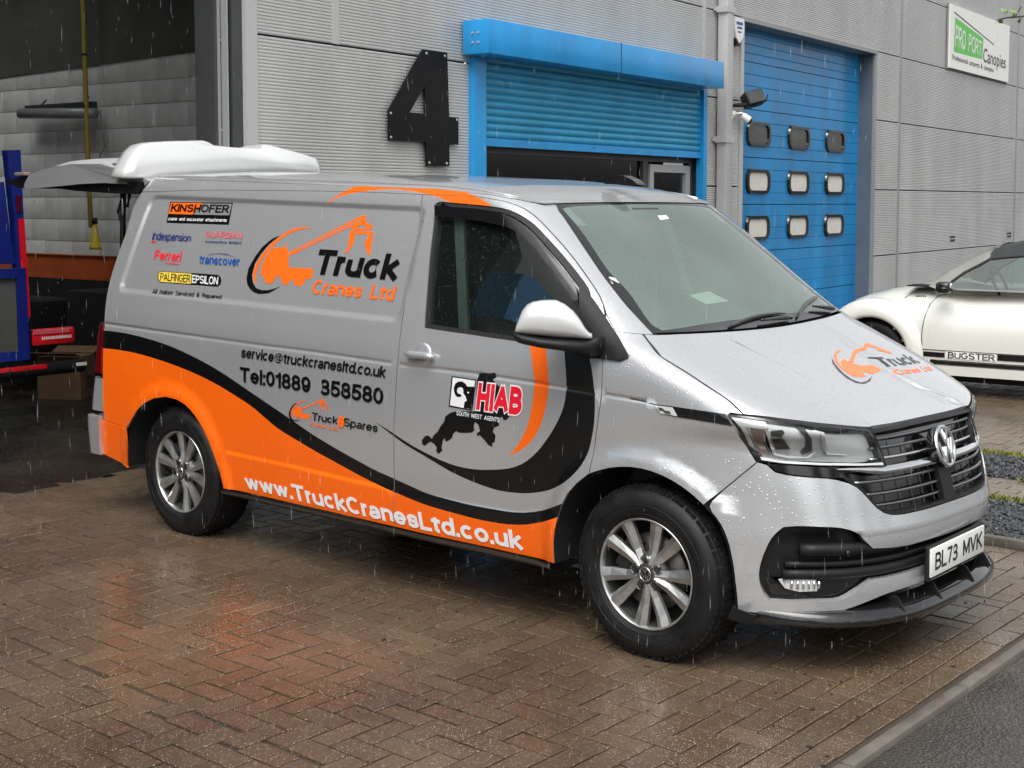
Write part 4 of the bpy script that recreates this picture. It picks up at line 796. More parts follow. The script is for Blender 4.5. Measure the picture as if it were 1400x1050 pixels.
D = {'gutter':[(-3.456,1.77),(-3.348,1.776),(-3.241,1.783),(-3.158,1.786),(-3.076,1.789),(-2.995,1.792),(-2.916,1.795),(-2.831,1.797),(-2.748,1.799),(-2.666,1.8),
(-2.585,1.802),(-2.506,1.804),(-2.431,1.805),(-2.357,1.806),(-2.285,1.808),(-2.213,1.809),(-2.143,1.81),(-2.073,1.812),(-2.004,1.813),(-1.937,1.814),(-1.871,1.814),
(-1.806,1.815),(-1.741,1.816),(-1.678,1.815),(-1.616,1.815),(-1.555,1.815),(-1.494,1.815),(-1.435,1.814),(-1.376,1.814),(-1.276,1.815),(-1.218,1.815),(-1.161,1.815),
(-1.104,1.815),(-1.048,1.815),(-.984,1.81),(-.924,1.804),(-.871,1.798),(-.823,1.784),(-.779,1.77),(-.735,1.744),(-.694,1.718),(-.643,1.682),(-.595,1.647),
(-.556,1.617),(-.518,1.587),(-.481,1.557),(-.44,1.522),(-.399,1.488),(-.359,1.454),(-.325,1.423),(-.292,1.392),(-.264,1.353)],'door_rear':[(-1.376,1.814),
(-1.367,1.758),(-1.365,1.703),(-1.364,1.648),(-1.361,1.591),(-1.358,1.534),(-1.357,1.478),(-1.356,1.422),(-1.356,1.365),(-1.346,1.272),(-1.354,1.178),(-1.351,1.12),
(-1.352,1.061),(-1.358,1.037),(-1.36,.985),(-1.363,.932),(-1.367,.879),(-1.37,.826),(-1.375,.773),(-1.379,.72),(-1.379,.656),(-1.38,.592),(-1.382,.526),
(-1.385,.475),(-1.387,.423),(-1.391,.371),(-1.395,.318)],'door_front':[(-.264,1.353),(-.246,1.31),(-.232,1.266),(-.224,1.218),(-.22,1.17),(-.216,1.119),
(-.215,1.067),(-.215,1.015),(-.222,.962),(-.23,.91),(-.237,.86),(-.245,.81),(-.25,.749),(-.256,.688)],'arch_f':[(-.448,.281),(-.446,.326),(-.445,.37),(-.436,.42),
(-.428,.47),(-.402,.537),(-.368,.594),(-.325,.64),(-.256,.688),(-.207,.707),(-.159,.726),(-.108,.734),(-.059,.742),(-.011,.739),(.036,.736),(.082,.723),
(.127,.709),(.17,.685),(.213,.661),(.255,.625),(.284,.594),(.312,.563),(.327,.524),(.342,.484),(.347,.443),(.353,.401),(.356,.35),(.358,.3),(.358,.259),
(.357,.217)],'arch_r':[(-3.494,.3),(-3.485,.347),(-3.479,.394),(-3.464,.449),(-3.45,.503),(-3.422,.545),(-3.395,.587),(-3.349,.624),(-3.304,.661),(-3.19,.709),
(-3.08,.725),(-2.974,.718),(-2.922,.698),(-2.871,.679),(-2.832,.647),(-2.792,.616),(-2.76,.576),(-2.728,.536),(-2.708,.495),(-2.689,.454),(-2.669,.413),
(-2.65,.372),(-2.636,.335),(-2.623,.298)],'sill':[(-2.623,.298),(-2.45,.298),(-2.282,.298),(-2.119,.297),(-1.962,.297),(-1.824,.296),(-1.69,.295),(-1.559,.295),
(-1.432,.294),(-1.308,.293),(-1.191,.292),(-1.063,.29),(-.939,.289),(-.819,.287),(-.694,.284),(-.573,.282),(-.456,.28)],'wing_top':[(-.264,1.353),(-.241,1.332),
(-.218,1.311),(-.195,1.29),(-.171,1.288),(-.15,1.286),(-.13,1.283),(-.111,1.28),(-.108,1.277),(-.079,1.258),(-.047,1.239),(-.016,1.22),(.014,1.201),(.042,1.189),
(.07,1.176),(.097,1.164),(.125,1.152),(.153,1.139),(.181,1.125),(.208,1.112),(.235,1.098),(.261,1.085),(.287,1.072),(.312,1.058),(.336,1.045),(.363,1.022),
(.39,1.0)],'wing_front':[(.39,1.0),(.349,1.002),(.34,.991),(.36,.955),(.373,.926),(.38,.897),(.387,.868),(.405,.837),(.425,.808),(.408,.788),(.39,.769),
(.372,.749),(.353,.729),(.334,.709),(.314,.688),(.293,.667),(.274,.646),(.255,.625)],'win_out':[(-1.279,1.776),(-1.255,1.784),(-1.262,1.785),(-1.215,1.784),
(-1.168,1.782),(-1.122,1.781),(-1.077,1.779),(-1.031,1.778),(-.982,1.776),(-.932,1.773),(-.886,1.77),(-.844,1.762),(-.805,1.752),(-.772,1.737),(-.74,1.722),
(-.709,1.707),(-.673,1.682),(-.637,1.656),(-.602,1.631),(-.574,1.61),(-.546,1.589),(-.518,1.567),(-.491,1.546),(-.465,1.525),(-.439,1.504),(-.413,1.483),
(-.373,1.449),(-.359,1.434),(-.342,1.406),(-.327,1.378),(-.313,1.349),(-.301,1.321),(-.291,1.292),(-.282,1.262),(-.274,1.232),(-.274,1.188),(-.311,1.189),
(-.347,1.19),(-.385,1.192),(-.422,1.194),(-.459,1.196),(-.496,1.198),(-.534,1.2),(-.573,1.202),(-.611,1.204),(-.65,1.206),(-.689,1.208),(-.727,1.209),(-.765,1.21),
(-.804,1.211),(-.843,1.212),(-.883,1.214),(-.922,1.215),(-.962,1.216),(-1.003,1.217),(-1.044,1.218),(-1.085,1.219),(-1.127,1.221),(-1.168,1.222),(-1.211,1.223),
(-1.215,1.261),(-1.219,1.298),(-1.222,1.328),(-1.225,1.359),(-1.229,1.389),(-1.232,1.419),(-1.236,1.449),(-1.239,1.48),(-1.243,1.51),(-1.248,1.54),(-1.25,1.57),
(-1.253,1.599),(-1.257,1.628),(-1.26,1.658),(-1.264,1.687),(-1.268,1.717),(-1.273,1.746)],'deflector':[(-1.273,1.77),(-1.254,1.765),(-1.208,1.764),(-1.162,1.764),
(-1.116,1.763),(-1.071,1.762),(-1.026,1.762),(-.976,1.758),(-.926,1.754),(-.878,1.75),(-.833,1.738),(-.791,1.726),(-.753,1.706),(-.716,1.685),(-.686,1.663),
(-.657,1.641),(-.628,1.619),(-.6,1.597),(-.572,1.575),(-.536,1.552),(-.502,1.529),(-.468,1.507),(-.438,1.48),(-.409,1.453),(-.385,1.404),(-.411,1.402),(-.437,1.452),
(-.482,1.486),(-.512,1.505),(-.543,1.524),(-.575,1.543),(-.605,1.571),(-.635,1.598),(-.672,1.621),(-.71,1.643),(-.748,1.663),(-.788,1.683),(-.835,1.69),
(-.884,1.697),(-.935,1.704),(-.984,1.708),(-1.034,1.711),(-1.085,1.715),(-1.136,1.716),(-1.187,1.717),(-1.239,1.718),(-1.255,1.723)],'sail':[(-.414,1.473),
(-.388,1.454),(-.362,1.434),(-.334,1.411),(-.305,1.388),(-.262,1.349),(-.23,1.321),(-.197,1.293),(-.172,1.27),(-.145,1.247),(-.103,1.204),(-.103,1.189),
(-.138,1.17),(-.171,1.173),(-.206,1.176),(-.247,1.174),(-.288,1.172),(-.335,1.204),(-.34,1.236),(-.345,1.267),(-.351,1.298),(-.358,1.329),(-.366,1.359),
(-.376,1.387),(-.387,1.416),(-.399,1.445)],'seam_sail':[(-.262,1.349),(-.249,1.322),(-.238,1.295),(-.229,1.266),(-.222,1.238),(-.217,1.209),(-.213,1.179)],
'recess':[(-3.429,1.737),(-3.324,1.74),(-3.222,1.742),(-3.121,1.744),(-3.022,1.746),(-2.925,1.748),(-2.829,1.75),(-2.736,1.752),(-2.643,1.754),(-2.552,1.756),
(-2.463,1.757),(-2.376,1.759),(-2.289,1.761),(-2.204,1.763),(-2.121,1.765),(-2.039,1.766),(-1.958,1.768),(-1.878,1.77),(-1.8,1.771),(-1.723,1.773),(-1.647,1.775),
(-1.572,1.776),(-1.498,1.778),(-1.426,1.78),(-1.418,1.729),(-1.412,1.678),(-1.407,1.628),(-1.403,1.577),(-1.4,1.527),(-1.398,1.477),(-1.396,1.427),(-1.395,1.376),
(-1.394,1.326),(-1.393,1.276),(-1.394,1.226),(-1.464,1.226),(-1.536,1.227),(-1.609,1.227),(-1.683,1.227),(-1.758,1.228),(-1.834,1.228),(-1.912,1.228),(-1.991,1.228),
(-2.071,1.229),(-2.152,1.229),(-2.235,1.229),(-2.319,1.229),(-2.404,1.23),(-2.491,1.23),(-2.579,1.23),(-2.669,1.231),(-2.76,1.231),(-2.853,1.231),(-2.948,1.232),
(-3.044,1.232),(-3.142,1.232),(-3.242,1.232),(-3.343,1.233),(-3.446,1.233),(-3.439,1.296),(-3.434,1.359),(-3.429,1.422),(-3.425,1.485),(-3.424,1.548),(-3.423,1.611),
(-3.425,1.674)],'crease':[(-3.692,1.055),(-3.499,1.054),(-3.313,1.053),(-3.133,1.052),(-2.955,1.052),(-2.782,1.051),(-2.615,1.051),(-2.453,1.051),(-2.296,1.05),
(-2.122,1.052),(-1.953,1.053),(-1.81,1.052),(-1.672,1.051),(-1.537,1.05),(-1.406,1.049),(-1.279,1.048),(-1.154,1.049),(-1.033,1.049),(-.915,1.049),(-.795,1.046),
(-.679,1.042),(-.566,1.039),(-.449,1.034),(-.335,1.028),(-.224,1.023),(-.131,1.019),(-.04,1.015),(.049,1.011)],'sill_crease':[(-2.604,.487),(-2.436,.486),
(-2.273,.484),(-2.115,.483),(-1.962,.48),(-1.815,.477),(-1.672,.474),(-1.532,.471),(-1.397,.468),(-1.274,.469),(-1.153,.469),(-1.036,.467),(-.922,.465),
(-.802,.465),(-.685,.465),(-.582,.473)],'rear_edge':[(-3.588,1.769),(-3.593,1.719),(-3.601,1.67),(-3.6,1.621),(-3.6,1.571),(-3.616,1.52),(-3.632,1.468),
(-3.65,1.416),(-3.664,1.359),(-3.678,1.301),(-3.686,1.245),(-3.695,1.188),(-3.688,1.119),(-3.691,1.049),(-3.697,.983),(-3.705,.917),(-3.706,.86),(-3.708,.803),
(-3.71,.746),(-3.713,.692),(-3.717,.637),(-3.721,.583),(-3.728,.527),(-3.73,.508),(-3.736,.459),(-3.742,.408),(-3.741,.333)],'rear_seam':[(-3.711,.528),
(-3.609,.519),(-3.479,.505)],'rear_low':[(-3.741,.333),(-3.615,.313),(-3.487,.294)],'black_low':[(-3.697,1.018),(-3.62,1.02),(-3.543,1.023),(-3.452,1.019),
(-3.363,1.015),(-3.285,1.008),(-3.208,1.001),(-3.132,.995),(-3.075,.986),(-3.02,.977),(-2.964,.968),(-2.904,.956),(-2.845,.943),(-2.795,.932),(-2.745,.92),
(-2.696,.909),(-2.644,.894),(-2.593,.878),(-2.542,.863),(-2.492,.846),(-2.442,.83),(-2.392,.813),(-2.347,.798),(-2.302,.783),(-2.258,.769),(-2.214,.754),
(-2.17,.74),(-2.128,.726),(-2.087,.711),(-2.046,.697),(-2.005,.683),(-1.965,.669),(-1.925,.655),(-1.883,.643),(-1.84,.631),(-1.798,.619),(-1.757,.607),(-1.716,.597),
(-1.675,.586),(-1.635,.576),(-1.595,.566),(-1.555,.555),(-1.516,.545),(-1.469,.536),(-1.423,.528),(-1.377,.519),(-1.331,.511),(-1.286,.502),(-1.248,.495),
(-1.21,.487),(-1.172,.479),(-1.129,.477),(-1.087,.474),(-1.045,.472),(-1.004,.47),(-.963,.467),(-.922,.465),(-.882,.465),(-.842,.465),(-.802,.465),(-.763,.465),
(-.724,.465),(-.685,.465),(-.616,.469),(-.565,.481),(-.514,.494),(-.474,.512),(-.435,.529),(-.396,.546),(-.336,.572),(-.349,.526),(-.388,.503),(-.427,.479),
(-.464,.466),(-.502,.452),(-.54,.438),(-.591,.426),(-.643,.413),(-.695,.41),(-.748,.407),(-.787,.407),(-.827,.407),(-.866,.407),(-.912,.41),(-.957,.413),
(-1.003,.416),(-1.05,.419),(-1.1,.423),(-1.15,.428),(-1.202,.432),(-1.243,.439),(-1.285,.446),(-1.328,.453),(-1.371,.46),(-1.411,.465),(-1.451,.47),(-1.492,.475),
(-1.553,.488),(-1.595,.499),(-1.637,.509),(-1.68,.52),(-1.72,.53),(-1.761,.54),(-1.802,.551),(-1.844,.561),(-1.886,.571),(-1.928,.582),(-1.971,.594),(-2.014,.606),
(-2.058,.618),(-2.102,.63),(-2.147,.642),(-2.192,.655),(-2.231,.673),(-2.272,.692),(-2.312,.71),(-2.353,.729),(-2.394,.747),(-2.443,.762),(-2.493,.776),
(-2.543,.791),(-2.594,.805),(-2.645,.819),(-2.697,.833),(-2.749,.843),(-2.803,.853),(-2.856,.863),(-2.91,.873),(-2.965,.88),(-3.02,.887),(-3.076,.895),(-3.132,.902),
(-3.208,.908),(-3.285,.915),(-3.363,.922),(-3.452,.924),(-3.543,.927),(-3.629,.924),(-3.716,.921),(-3.707,.969)],'black_hook':[(-1.505,.772),(-1.474,.759),
(-1.444,.746),(-1.413,.733),(-1.383,.72),(-1.352,.707),(-1.322,.695),(-1.291,.683),(-1.26,.674),(-1.229,.665),(-1.198,.656),(-1.167,.646),(-1.137,.636),
(-1.103,.624),(-1.07,.613),(-1.037,.601),(-1.007,.594),(-.978,.587),(-.949,.581),(-.92,.574),(-.891,.568),(-.862,.564),(-.834,.56),(-.806,.556),(-.777,.552),
(-.75,.549),(-.714,.55),(-.68,.552),(-.645,.554),(-.611,.555),(-.58,.562),(-.548,.569),(-.518,.576),(-.487,.583),(-.462,.595),(-.437,.608),(-.413,.62),(-.389,.631),
(-.363,.654),(-.338,.676),(-.313,.698),(-.303,.719),(-.292,.74),(-.282,.76),(-.271,.781),(-.266,.805),(-.26,.83),(-.255,.854),(-.249,.878),(-.248,.9),(-.247,.921),
(-.246,.944),(-.245,.967),(-.247,.993),(-.249,1.02),(-.253,1.044),(-.257,1.069),(-.261,1.093),(-.265,1.117),(-.274,1.14),(-.284,1.163),(-.294,1.185),(-.3,1.207),
(-.306,1.229),(-.336,1.231),(-.365,1.232),(-.395,1.234),(-.426,1.236),(-.421,1.21),(-.416,1.183),(-.409,1.16),(-.404,1.137),(-.398,1.114),(-.395,1.087),
(-.392,1.06),(-.39,1.033),(-.393,1.006),(-.397,.978),(-.4,.951),(-.41,.929),(-.421,.907),(-.431,.885),(-.445,.864),(-.46,.842),(-.474,.82),(-.49,.8),(-.507,.781),
(-.523,.761),(-.54,.741),(-.566,.721),(-.593,.7),(-.619,.678),(-.659,.665),(-.7,.651),(-.735,.645),(-.77,.64),(-.805,.635),(-.841,.629),(-.877,.628),(-.913,.627),
(-.95,.625),(-.993,.629),(-1.036,.634),(-1.069,.641),(-1.103,.648),(-1.136,.655),(-1.167,.664),(-1.198,.673),(-1.228,.681),(-1.26,.689),(-1.291,.698),(-1.326,.711),
(-1.361,.724),(-1.396,.737),(-1.432,.749),(-1.468,.76)],'orange_hook':[(-.602,1.203),(-.594,1.181),(-.586,1.16),(-.578,1.138),(-.571,1.116),(-.567,1.094),
(-.563,1.071),(-.56,1.049),(-.557,1.026),(-.561,.994),(-.564,.962),(-.569,.934),(-.575,.906),(-.58,.879),(-.589,.858),(-.598,.836),(-.607,.814),(-.622,.792),
(-.637,.769),(-.653,.747),(-.673,.729),(-.693,.71),(-.653,.724),(-.626,.742),(-.6,.76),(-.574,.778),(-.559,.799),(-.544,.819),(-.529,.84),(-.518,.868),(-.508,.895),
(-.497,.923),(-.494,.946),(-.49,.969),(-.486,.992),(-.483,1.015),(-.484,1.038),(-.486,1.06),(-.488,1.083),(-.49,1.105),(-.496,1.132),(-.503,1.158),(-.51,1.184),
(-.517,1.21),(-.545,1.208),(-.574,1.206)],'orange_arc':[(-2.02,1.74),(-1.99,1.761),(-1.96,1.782),(-1.936,1.796),(-1.912,1.81),(-1.885,1.823),(-1.859,1.835),
(-1.829,1.842),(-1.806,1.849),(-1.775,1.852),(-1.746,1.855),(-1.719,1.858),(-1.682,1.859),(-1.645,1.86),(-1.608,1.861),(-1.572,1.862),(-1.53,1.862),(-1.489,1.862),
(-1.448,1.863),(-1.399,1.86),(-1.353,1.858),(-1.309,1.855),(-1.342,1.857),(-1.294,1.854),(-1.25,1.851),(-1.193,1.844),(-1.14,1.837),(-1.096,1.826),(-1.056,1.816),
(-1.005,1.804),(-.973,1.79),(-.943,1.775),(-.976,1.775),(-1.009,1.775),(-1.043,1.774),(-1.077,1.774),(-1.111,1.774),(-1.145,1.774),(-1.18,1.773),(-1.237,1.8),
(-1.286,1.809),(-1.328,1.813),(-1.37,1.818),(-1.414,1.823),(-1.457,1.827),(-1.5,1.831),(-1.542,1.833),(-1.584,1.833),(-1.624,1.831),(-1.665,1.829),(-1.704,1.825),
(-1.744,1.82),(-1.8,1.813),(-1.865,1.805),(-1.92,1.792),(-1.949,1.777),(-1.979,1.763)],'wing_trim':[(.031,1.007),(.051,1.006),(.072,1.006),(.092,1.006),
(.112,1.005),(.132,1.005),(.152,1.004),(.171,1.003),(.191,1.002),(.209,1.002),(.228,1.001),(.247,1.0),(.265,1.0),(.282,.999),(.3,.998),(.317,.997),(.334,.996),
(.344,.981),(.352,.965),(.36,.949),(.343,.951),(.325,.952),(.307,.953),(.289,.955),(.271,.956),(.252,.957),(.233,.958),(.213,.959),(.194,.96),(.174,.961),
(.154,.962),(.133,.963),(.11,.966),(.087,.968),(.064,.971),(.047,.989)],'wing_emblem':[(.038,1.002),(.059,1.002),(.079,1.002),(.099,1.001),(.119,1.001),
(.13,.984),(.141,.966),(.117,.968),(.092,.97),(.067,.971),(.053,.987)],'wing_mark':[(.056,.995),(.077,.994),(.088,.985),(.109,.984),(.116,.971),(.088,.974),
(.079,.982),(.064,.982)],'wing_crease':[(-.083,1.018),(-.044,1.015),(-.006,1.012),(.031,1.009)],'bonnet_seam':[(-.823,1.277),(-.836,1.258),(-.853,1.239),
(-.87,1.22),(-.885,1.201),(-.886,1.189),(-.887,1.176),(-.888,1.164),(-.889,1.152),(-.892,1.139),(-.894,1.125),(-.896,1.112),(-.897,1.098),(-.897,1.085),
(-.897,1.072),(-.896,1.058),(-.895,1.045),(-.898,1.022),(-.899,1.0)],'bonnet_front':[(-.899,1.002),(-.887,1.0),(-.874,.997),(-.859,.995),(-.842,.992),(-.825,.989),
(-.806,.986),(-.787,.983),(-.766,.979),(-.744,.975),(-.72,.971),(-.695,.967),(-.667,.963),(-.638,.959),(-.608,.955),(-.576,.95),(-.542,.946),(-.507,.941),
(-.478,.938),(-.471,.937),(-.411,.937),(-.348,.936),(-.281,.935),(-.219,.935),(-.155,.935),(-.089,.935),(-.022,.935),(.046,.935),(.109,.936)],'bonnet_rear':[(-.821,1.28),
(-.787,1.277),(-.784,1.276),(-.754,1.276),(-.722,1.275),(-.687,1.275),(-.65,1.274),(-.612,1.272),(-.572,1.271),(-.531,1.27),(-.488,1.268),(-.435,1.267),
(-.381,1.265),(-.325,1.264),(-.268,1.262),(-.209,1.261),(-.148,1.26),(-.087,1.259)],'ws_edge':[(-.787,1.277),(-.782,1.295),(-.777,1.314),(-.774,1.332),(-.771,1.35),
(-.768,1.368),(-.766,1.387),(-.759,1.41),(-.752,1.434),(-.746,1.458),(-.739,1.482),(-.732,1.506),(-.723,1.53),(-.713,1.555),(-.704,1.579),(-.695,1.604),
(-.685,1.629),(-.674,1.654),(-.663,1.679),(-.652,1.702),(-.64,1.726),(-.629,1.75),(-.615,1.773),(-.583,1.797),(-.594,1.795),(-.545,1.798),(-.494,1.801),
(-.44,1.804),(-.384,1.807),(-.325,1.81),(-.265,1.811),(-.202,1.812),(-.137,1.813),(-.077,1.813),(-.016,1.814),(.047,1.814)],'ws_inner':[(-.722,1.289),(-.74,1.311),
(-.73,1.34),(-.717,1.363),(-.705,1.387),(-.695,1.412),(-.685,1.437),(-.685,1.456),(-.684,1.475),(-.684,1.494),(-.684,1.513),(-.674,1.537),(-.664,1.561),
(-.654,1.586),(-.644,1.611),(-.634,1.635),(-.623,1.661),(-.611,1.686),(-.606,1.707),(-.6,1.728),(-.595,1.75),(-.588,1.771),(-.54,1.781),(-.492,1.783),(-.442,1.784),
(-.389,1.785),(-.334,1.786),(-.277,1.788),(-.218,1.789),(-.165,1.79),(-.125,1.79),(-.069,1.791),(-.012,1.792),(.045,1.792),(.104,1.793),(.163,1.794)],'headlamp':[(-.922,.995),
(-.912,.995),(-.902,.994),(-.892,.993),(-.882,.991),(-.87,.99),(-.858,.988),(-.844,.986),(-.83,.984),(-.815,.981),(-.798,.979),(-.781,.976),(-.762,.973),
(-.743,.97),(-.722,.967),(-.7,.963),(-.677,.96),(-.653,.956),(-.628,.953),(-.602,.949),(-.575,.945),(-.546,.94),(-.515,.936),(-.481,.931),(-.475,.909),(-.457,.885),
(-.444,.859),(-.44,.835),(-.437,.802),(-.444,.782),(-.481,.787),(-.516,.79),(-.548,.794),(-.574,.796),(-.599,.798),(-.622,.8),(-.644,.802),(-.664,.803),
(-.684,.804),(-.703,.805),(-.721,.807),(-.739,.808),(-.756,.81),(-.771,.811),(-.786,.812),(-.804,.811),(-.82,.811),(-.835,.81),(-.85,.814),(-.858,.844),
(-.865,.865),(-.882,.888),(-.9,.911),(-.916,.938),(-.922,.965)],'hl_lens':[(-.919,.988),(-.912,.988),(-.904,.986),(-.895,.985),(-.885,.984),(-.874,.982),
(-.863,.98),(-.85,.978),(-.836,.976),(-.821,.974),(-.805,.971),(-.788,.969),(-.77,.966),(-.751,.963),(-.731,.96),(-.71,.956),(-.687,.953),(-.662,.95),(-.637,.947),
(-.611,.943),(-.583,.94),(-.553,.936),(-.521,.931),(-.487,.924),(-.477,.897),(-.458,.868),(-.45,.837),(-.444,.807),(-.48,.807),(-.514,.806),(-.545,.806),
(-.571,.808),(-.596,.81),(-.619,.812),(-.641,.813),(-.662,.815),(-.682,.816),(-.701,.817),(-.719,.818),(-.737,.818),(-.754,.819),(-.77,.819),(-.785,.819),
(-.799,.819),(-.815,.822),(-.829,.826),(-.842,.829),(-.851,.849),(-.862,.872),(-.882,.896),(-.901,.921),(-.913,.944),(-.918,.967)],'hl_strip':[(-.845,.83),
(-.835,.827),(-.824,.824),(-.812,.821),(-.8,.818),(-.785,.818),(-.77,.817),(-.754,.816),(-.738,.815),(-.72,.814),(-.701,.813),(-.682,.812),(-.662,.812),
(-.641,.811),(-.619,.809),(-.596,.808),(-.572,.806),(-.546,.804),(-.515,.803),(-.482,.802),(-.447,.8),(-.446,.791),(-.482,.793),(-.516,.795),(-.548,.796),
(-.574,.798),(-.598,.799),(-.622,.801),(-.643,.802),(-.664,.803),(-.684,.804),(-.703,.804),(-.722,.806),(-.739,.807),(-.756,.807),(-.772,.808),(-.787,.809),
(-.801,.809),(-.816,.812),(-.83,.815),(-.844,.818)],'indicator':[(-.832,.804),(-.819,.804),(-.806,.803),(-.792,.802),(-.778,.801),(-.762,.8),(-.747,.799),
(-.73,.798),(-.712,.797),(-.694,.795),(-.674,.793),(-.654,.791),(-.643,.772),(-.631,.754),(-.659,.755),(-.685,.757),(-.705,.758),(-.723,.76),(-.741,.761),
(-.759,.764),(-.776,.766),(-.792,.768),(-.805,.773),(-.818,.778)],'grille':[(-.477,.934),(-.47,.928),(-.428,.929),(-.385,.93),(-.339,.93),(-.292,.93),(-.24,.93),
(-.187,.931),(-.133,.931),(-.078,.931),(-.021,.931),(.036,.931),(.079,.933)],'grille_side':[(-.477,.934),(-.474,.911),(-.457,.885),(-.444,.859),(-.44,.835),
(-.436,.796),(-.477,.792),(-.516,.788),(-.551,.784),(-.584,.786),(-.615,.787),(-.643,.788),(-.639,.756),(-.613,.731),(-.593,.718),(-.576,.693),(-.56,.675),
(-.546,.654),(-.531,.633),(-.497,.606),(-.461,.597),(-.423,.595),(-.383,.593),(-.337,.593),(-.287,.593),(-.234,.592),(-.172,.592),(-.107,.592)],'bumper_top':[(-.925,.625),
(-.921,.646),(-.915,.667),(-.909,.688),(-.902,.709),(-.893,.729),(-.885,.749),(-.875,.769),(-.864,.788),(-.853,.808),(-.836,.8),(-.823,.774),(-.802,.764),
(-.783,.762),(-.763,.76),(-.741,.757),(-.719,.756),(-.696,.754),(-.671,.752),(-.644,.75)],'bumper_arch':[(-.925,.625),(-.922,.605),(-.918,.584),(-.914,.563),
(-.911,.537),(-.908,.51),(-.903,.484),(-.899,.456),(-.894,.429),(-.889,.401),(-.885,.367),(-.88,.334),(-.875,.3),(-.87,.272),(-.865,.245),(-.859,.217)],
'bumper_low':[(-.86,.221),(-.851,.217),(-.84,.213),(-.83,.211),(-.819,.208),(-.807,.206),(-.793,.208),(-.779,.21),(-.762,.211),(-.745,.212),(-.729,.215),
(-.711,.217),(-.693,.219),(-.662,.225),(-.636,.232),(-.606,.242),(-.574,.252),(-.544,.261),(-.512,.27),(-.478,.278),(-.442,.282),(-.403,.285),(-.36,.287),
(-.317,.289),(-.271,.29),(-.22,.29)],'intake_top':[(-.855,.373),(-.855,.398),(-.856,.423),(-.857,.447),(-.856,.471),(-.855,.494),(-.852,.517),(-.842,.547),
(-.826,.567),(-.813,.57),(-.799,.574),(-.785,.574),(-.77,.574),(-.755,.573),(-.738,.572),(-.719,.571),(-.7,.57),(-.68,.568),(-.646,.558),(-.615,.538),(-.597,.517),
(-.575,.495),(-.549,.472),(-.552,.475),(-.524,.473),(-.493,.47),(-.461,.467),(-.416,.466),(-.367,.463),(-.321,.464),(-.27,.464),(-.214,.463),(-.146,.462),
(-.073,.46)],'intake_low':[(-.855,.373),(-.85,.346),(-.846,.319),(-.836,.286),(-.823,.266),(-.812,.266),(-.801,.266),(-.789,.265),(-.777,.264),(-.764,.266),
(-.751,.267),(-.736,.269),(-.721,.27),(-.705,.27),(-.688,.27),(-.669,.27),(-.646,.273),(-.625,.289),(-.601,.304),(-.58,.319),(-.557,.333),(-.533,.347),(-.538,.348),
(-.503,.347),(-.466,.346),(-.426,.348),(-.383,.348),(-.336,.348),(-.286,.35),(-.232,.351)],'lip_crease':[(-.606,.541),(-.57,.542),(-.531,.542),(-.488,.541),
(-.454,.542),(-.416,.543),(-.376,.543),(-.333,.542),(-.282,.543),(-.228,.543),(-.17,.543),(-.106,.544),(-.039,.546),(.03,.547)],'fog':[(-.801,.354),(-.787,.356),
(-.772,.357),(-.756,.357),(-.739,.358),(-.72,.357),(-.715,.31),(-.73,.309),(-.745,.308),(-.759,.306),(-.777,.312),(-.793,.319)],'paper':[(-.33,1.405),(-.274,1.409),
(-.217,1.412),(-.158,1.415),(-.133,1.4),(-.108,1.384),(-.083,1.369),(-.148,1.368),(-.212,1.367),(-.274,1.367),(-.302,1.386)],'sticker1':[(-.708,1.495),(-.684,1.489),
(-.688,1.469),(-.726,1.467)],'sticker2':[(.028,1.738),(.102,1.739),(.096,1.724),(.013,1.718)],'bonnet_crease':[(-.438,1.235),(-.431,1.221),(-.424,1.207),
(-.415,1.193),(-.405,1.179),(-.396,1.165),(-.386,1.148),(-.377,1.131),(-.367,1.115),(-.358,1.098),(-.348,1.082),(-.351,1.065),(-.355,1.049),(-.358,1.032),
(-.36,1.016),(-.408,.991),(-.448,.966),(-.475,.939)],'icon2':[(-2.102,.736),(-1.822,.78),(-1.861,.837),(-2.064,.706)],'items':[{'dom':'S','loops':[[[-3.283,1.722],
[-3.202,1.724],[-3.122,1.726],[-3.043,1.727],[-2.966,1.729],[-2.889,1.731],[-2.814,1.732],[-2.74,1.734],[-2.735,1.678],[-2.733,1.623],[-2.807,1.621],[-2.882,1.62],
[-2.958,1.618],[-3.035,1.617],[-3.113,1.615],[-3.192,1.614],[-3.272,1.612],[-3.276,1.667]]],'col':'black','name':'supplier_logo'},{'dom':'S','loops':[[[-3.272,1.718],
[-3.174,1.72],[-3.078,1.722],[-2.984,1.724],[-3.058,1.663],[-3.164,1.661],[-3.272,1.66]]],'col':'orange2'},{'dom':'S','loops':[[[-2.976,1.723],[-2.898,1.724],
[-2.821,1.726],[-2.745,1.728],[-2.743,1.67],[-2.818,1.668],[-2.893,1.667],[-2.97,1.665],[-3.048,1.663]]],'col':'silver'},{'dom':'S','s':'KINSHOFER','q':[[-3.258,1.67],
[-2.752,1.679],[-2.752,1.724],[-3.259,1.714]],'col':'black','bold':.045},{'dom':'S','s':'crane and excavator attachments','q':[[-3.26,1.625],[-2.751,1.635],
[-2.752,1.653],[-3.261,1.644]],'col':'white','bold':.02},{'dom':'S','s':'indespension','q':[[-3.371,1.508],[-3.024,1.514],[-3.024,1.563],[-3.37,1.564]],
'col':'navy','bold':.01},{'dom':'S','loops':[[[-3.373,1.513],[-3.332,1.513],[-3.332,1.506],[-3.372,1.506]]],'col':'red'},{'dom':'S','s':'GUARDIAN','q':[[-2.902,1.55],
[-2.596,1.556],[-2.602,1.589],[-2.908,1.584]],'col':'pink','bold':0},{'dom':'S','s':'automotive limited','q':[[-2.898,1.524],[-2.596,1.53],[-2.598,1.545],
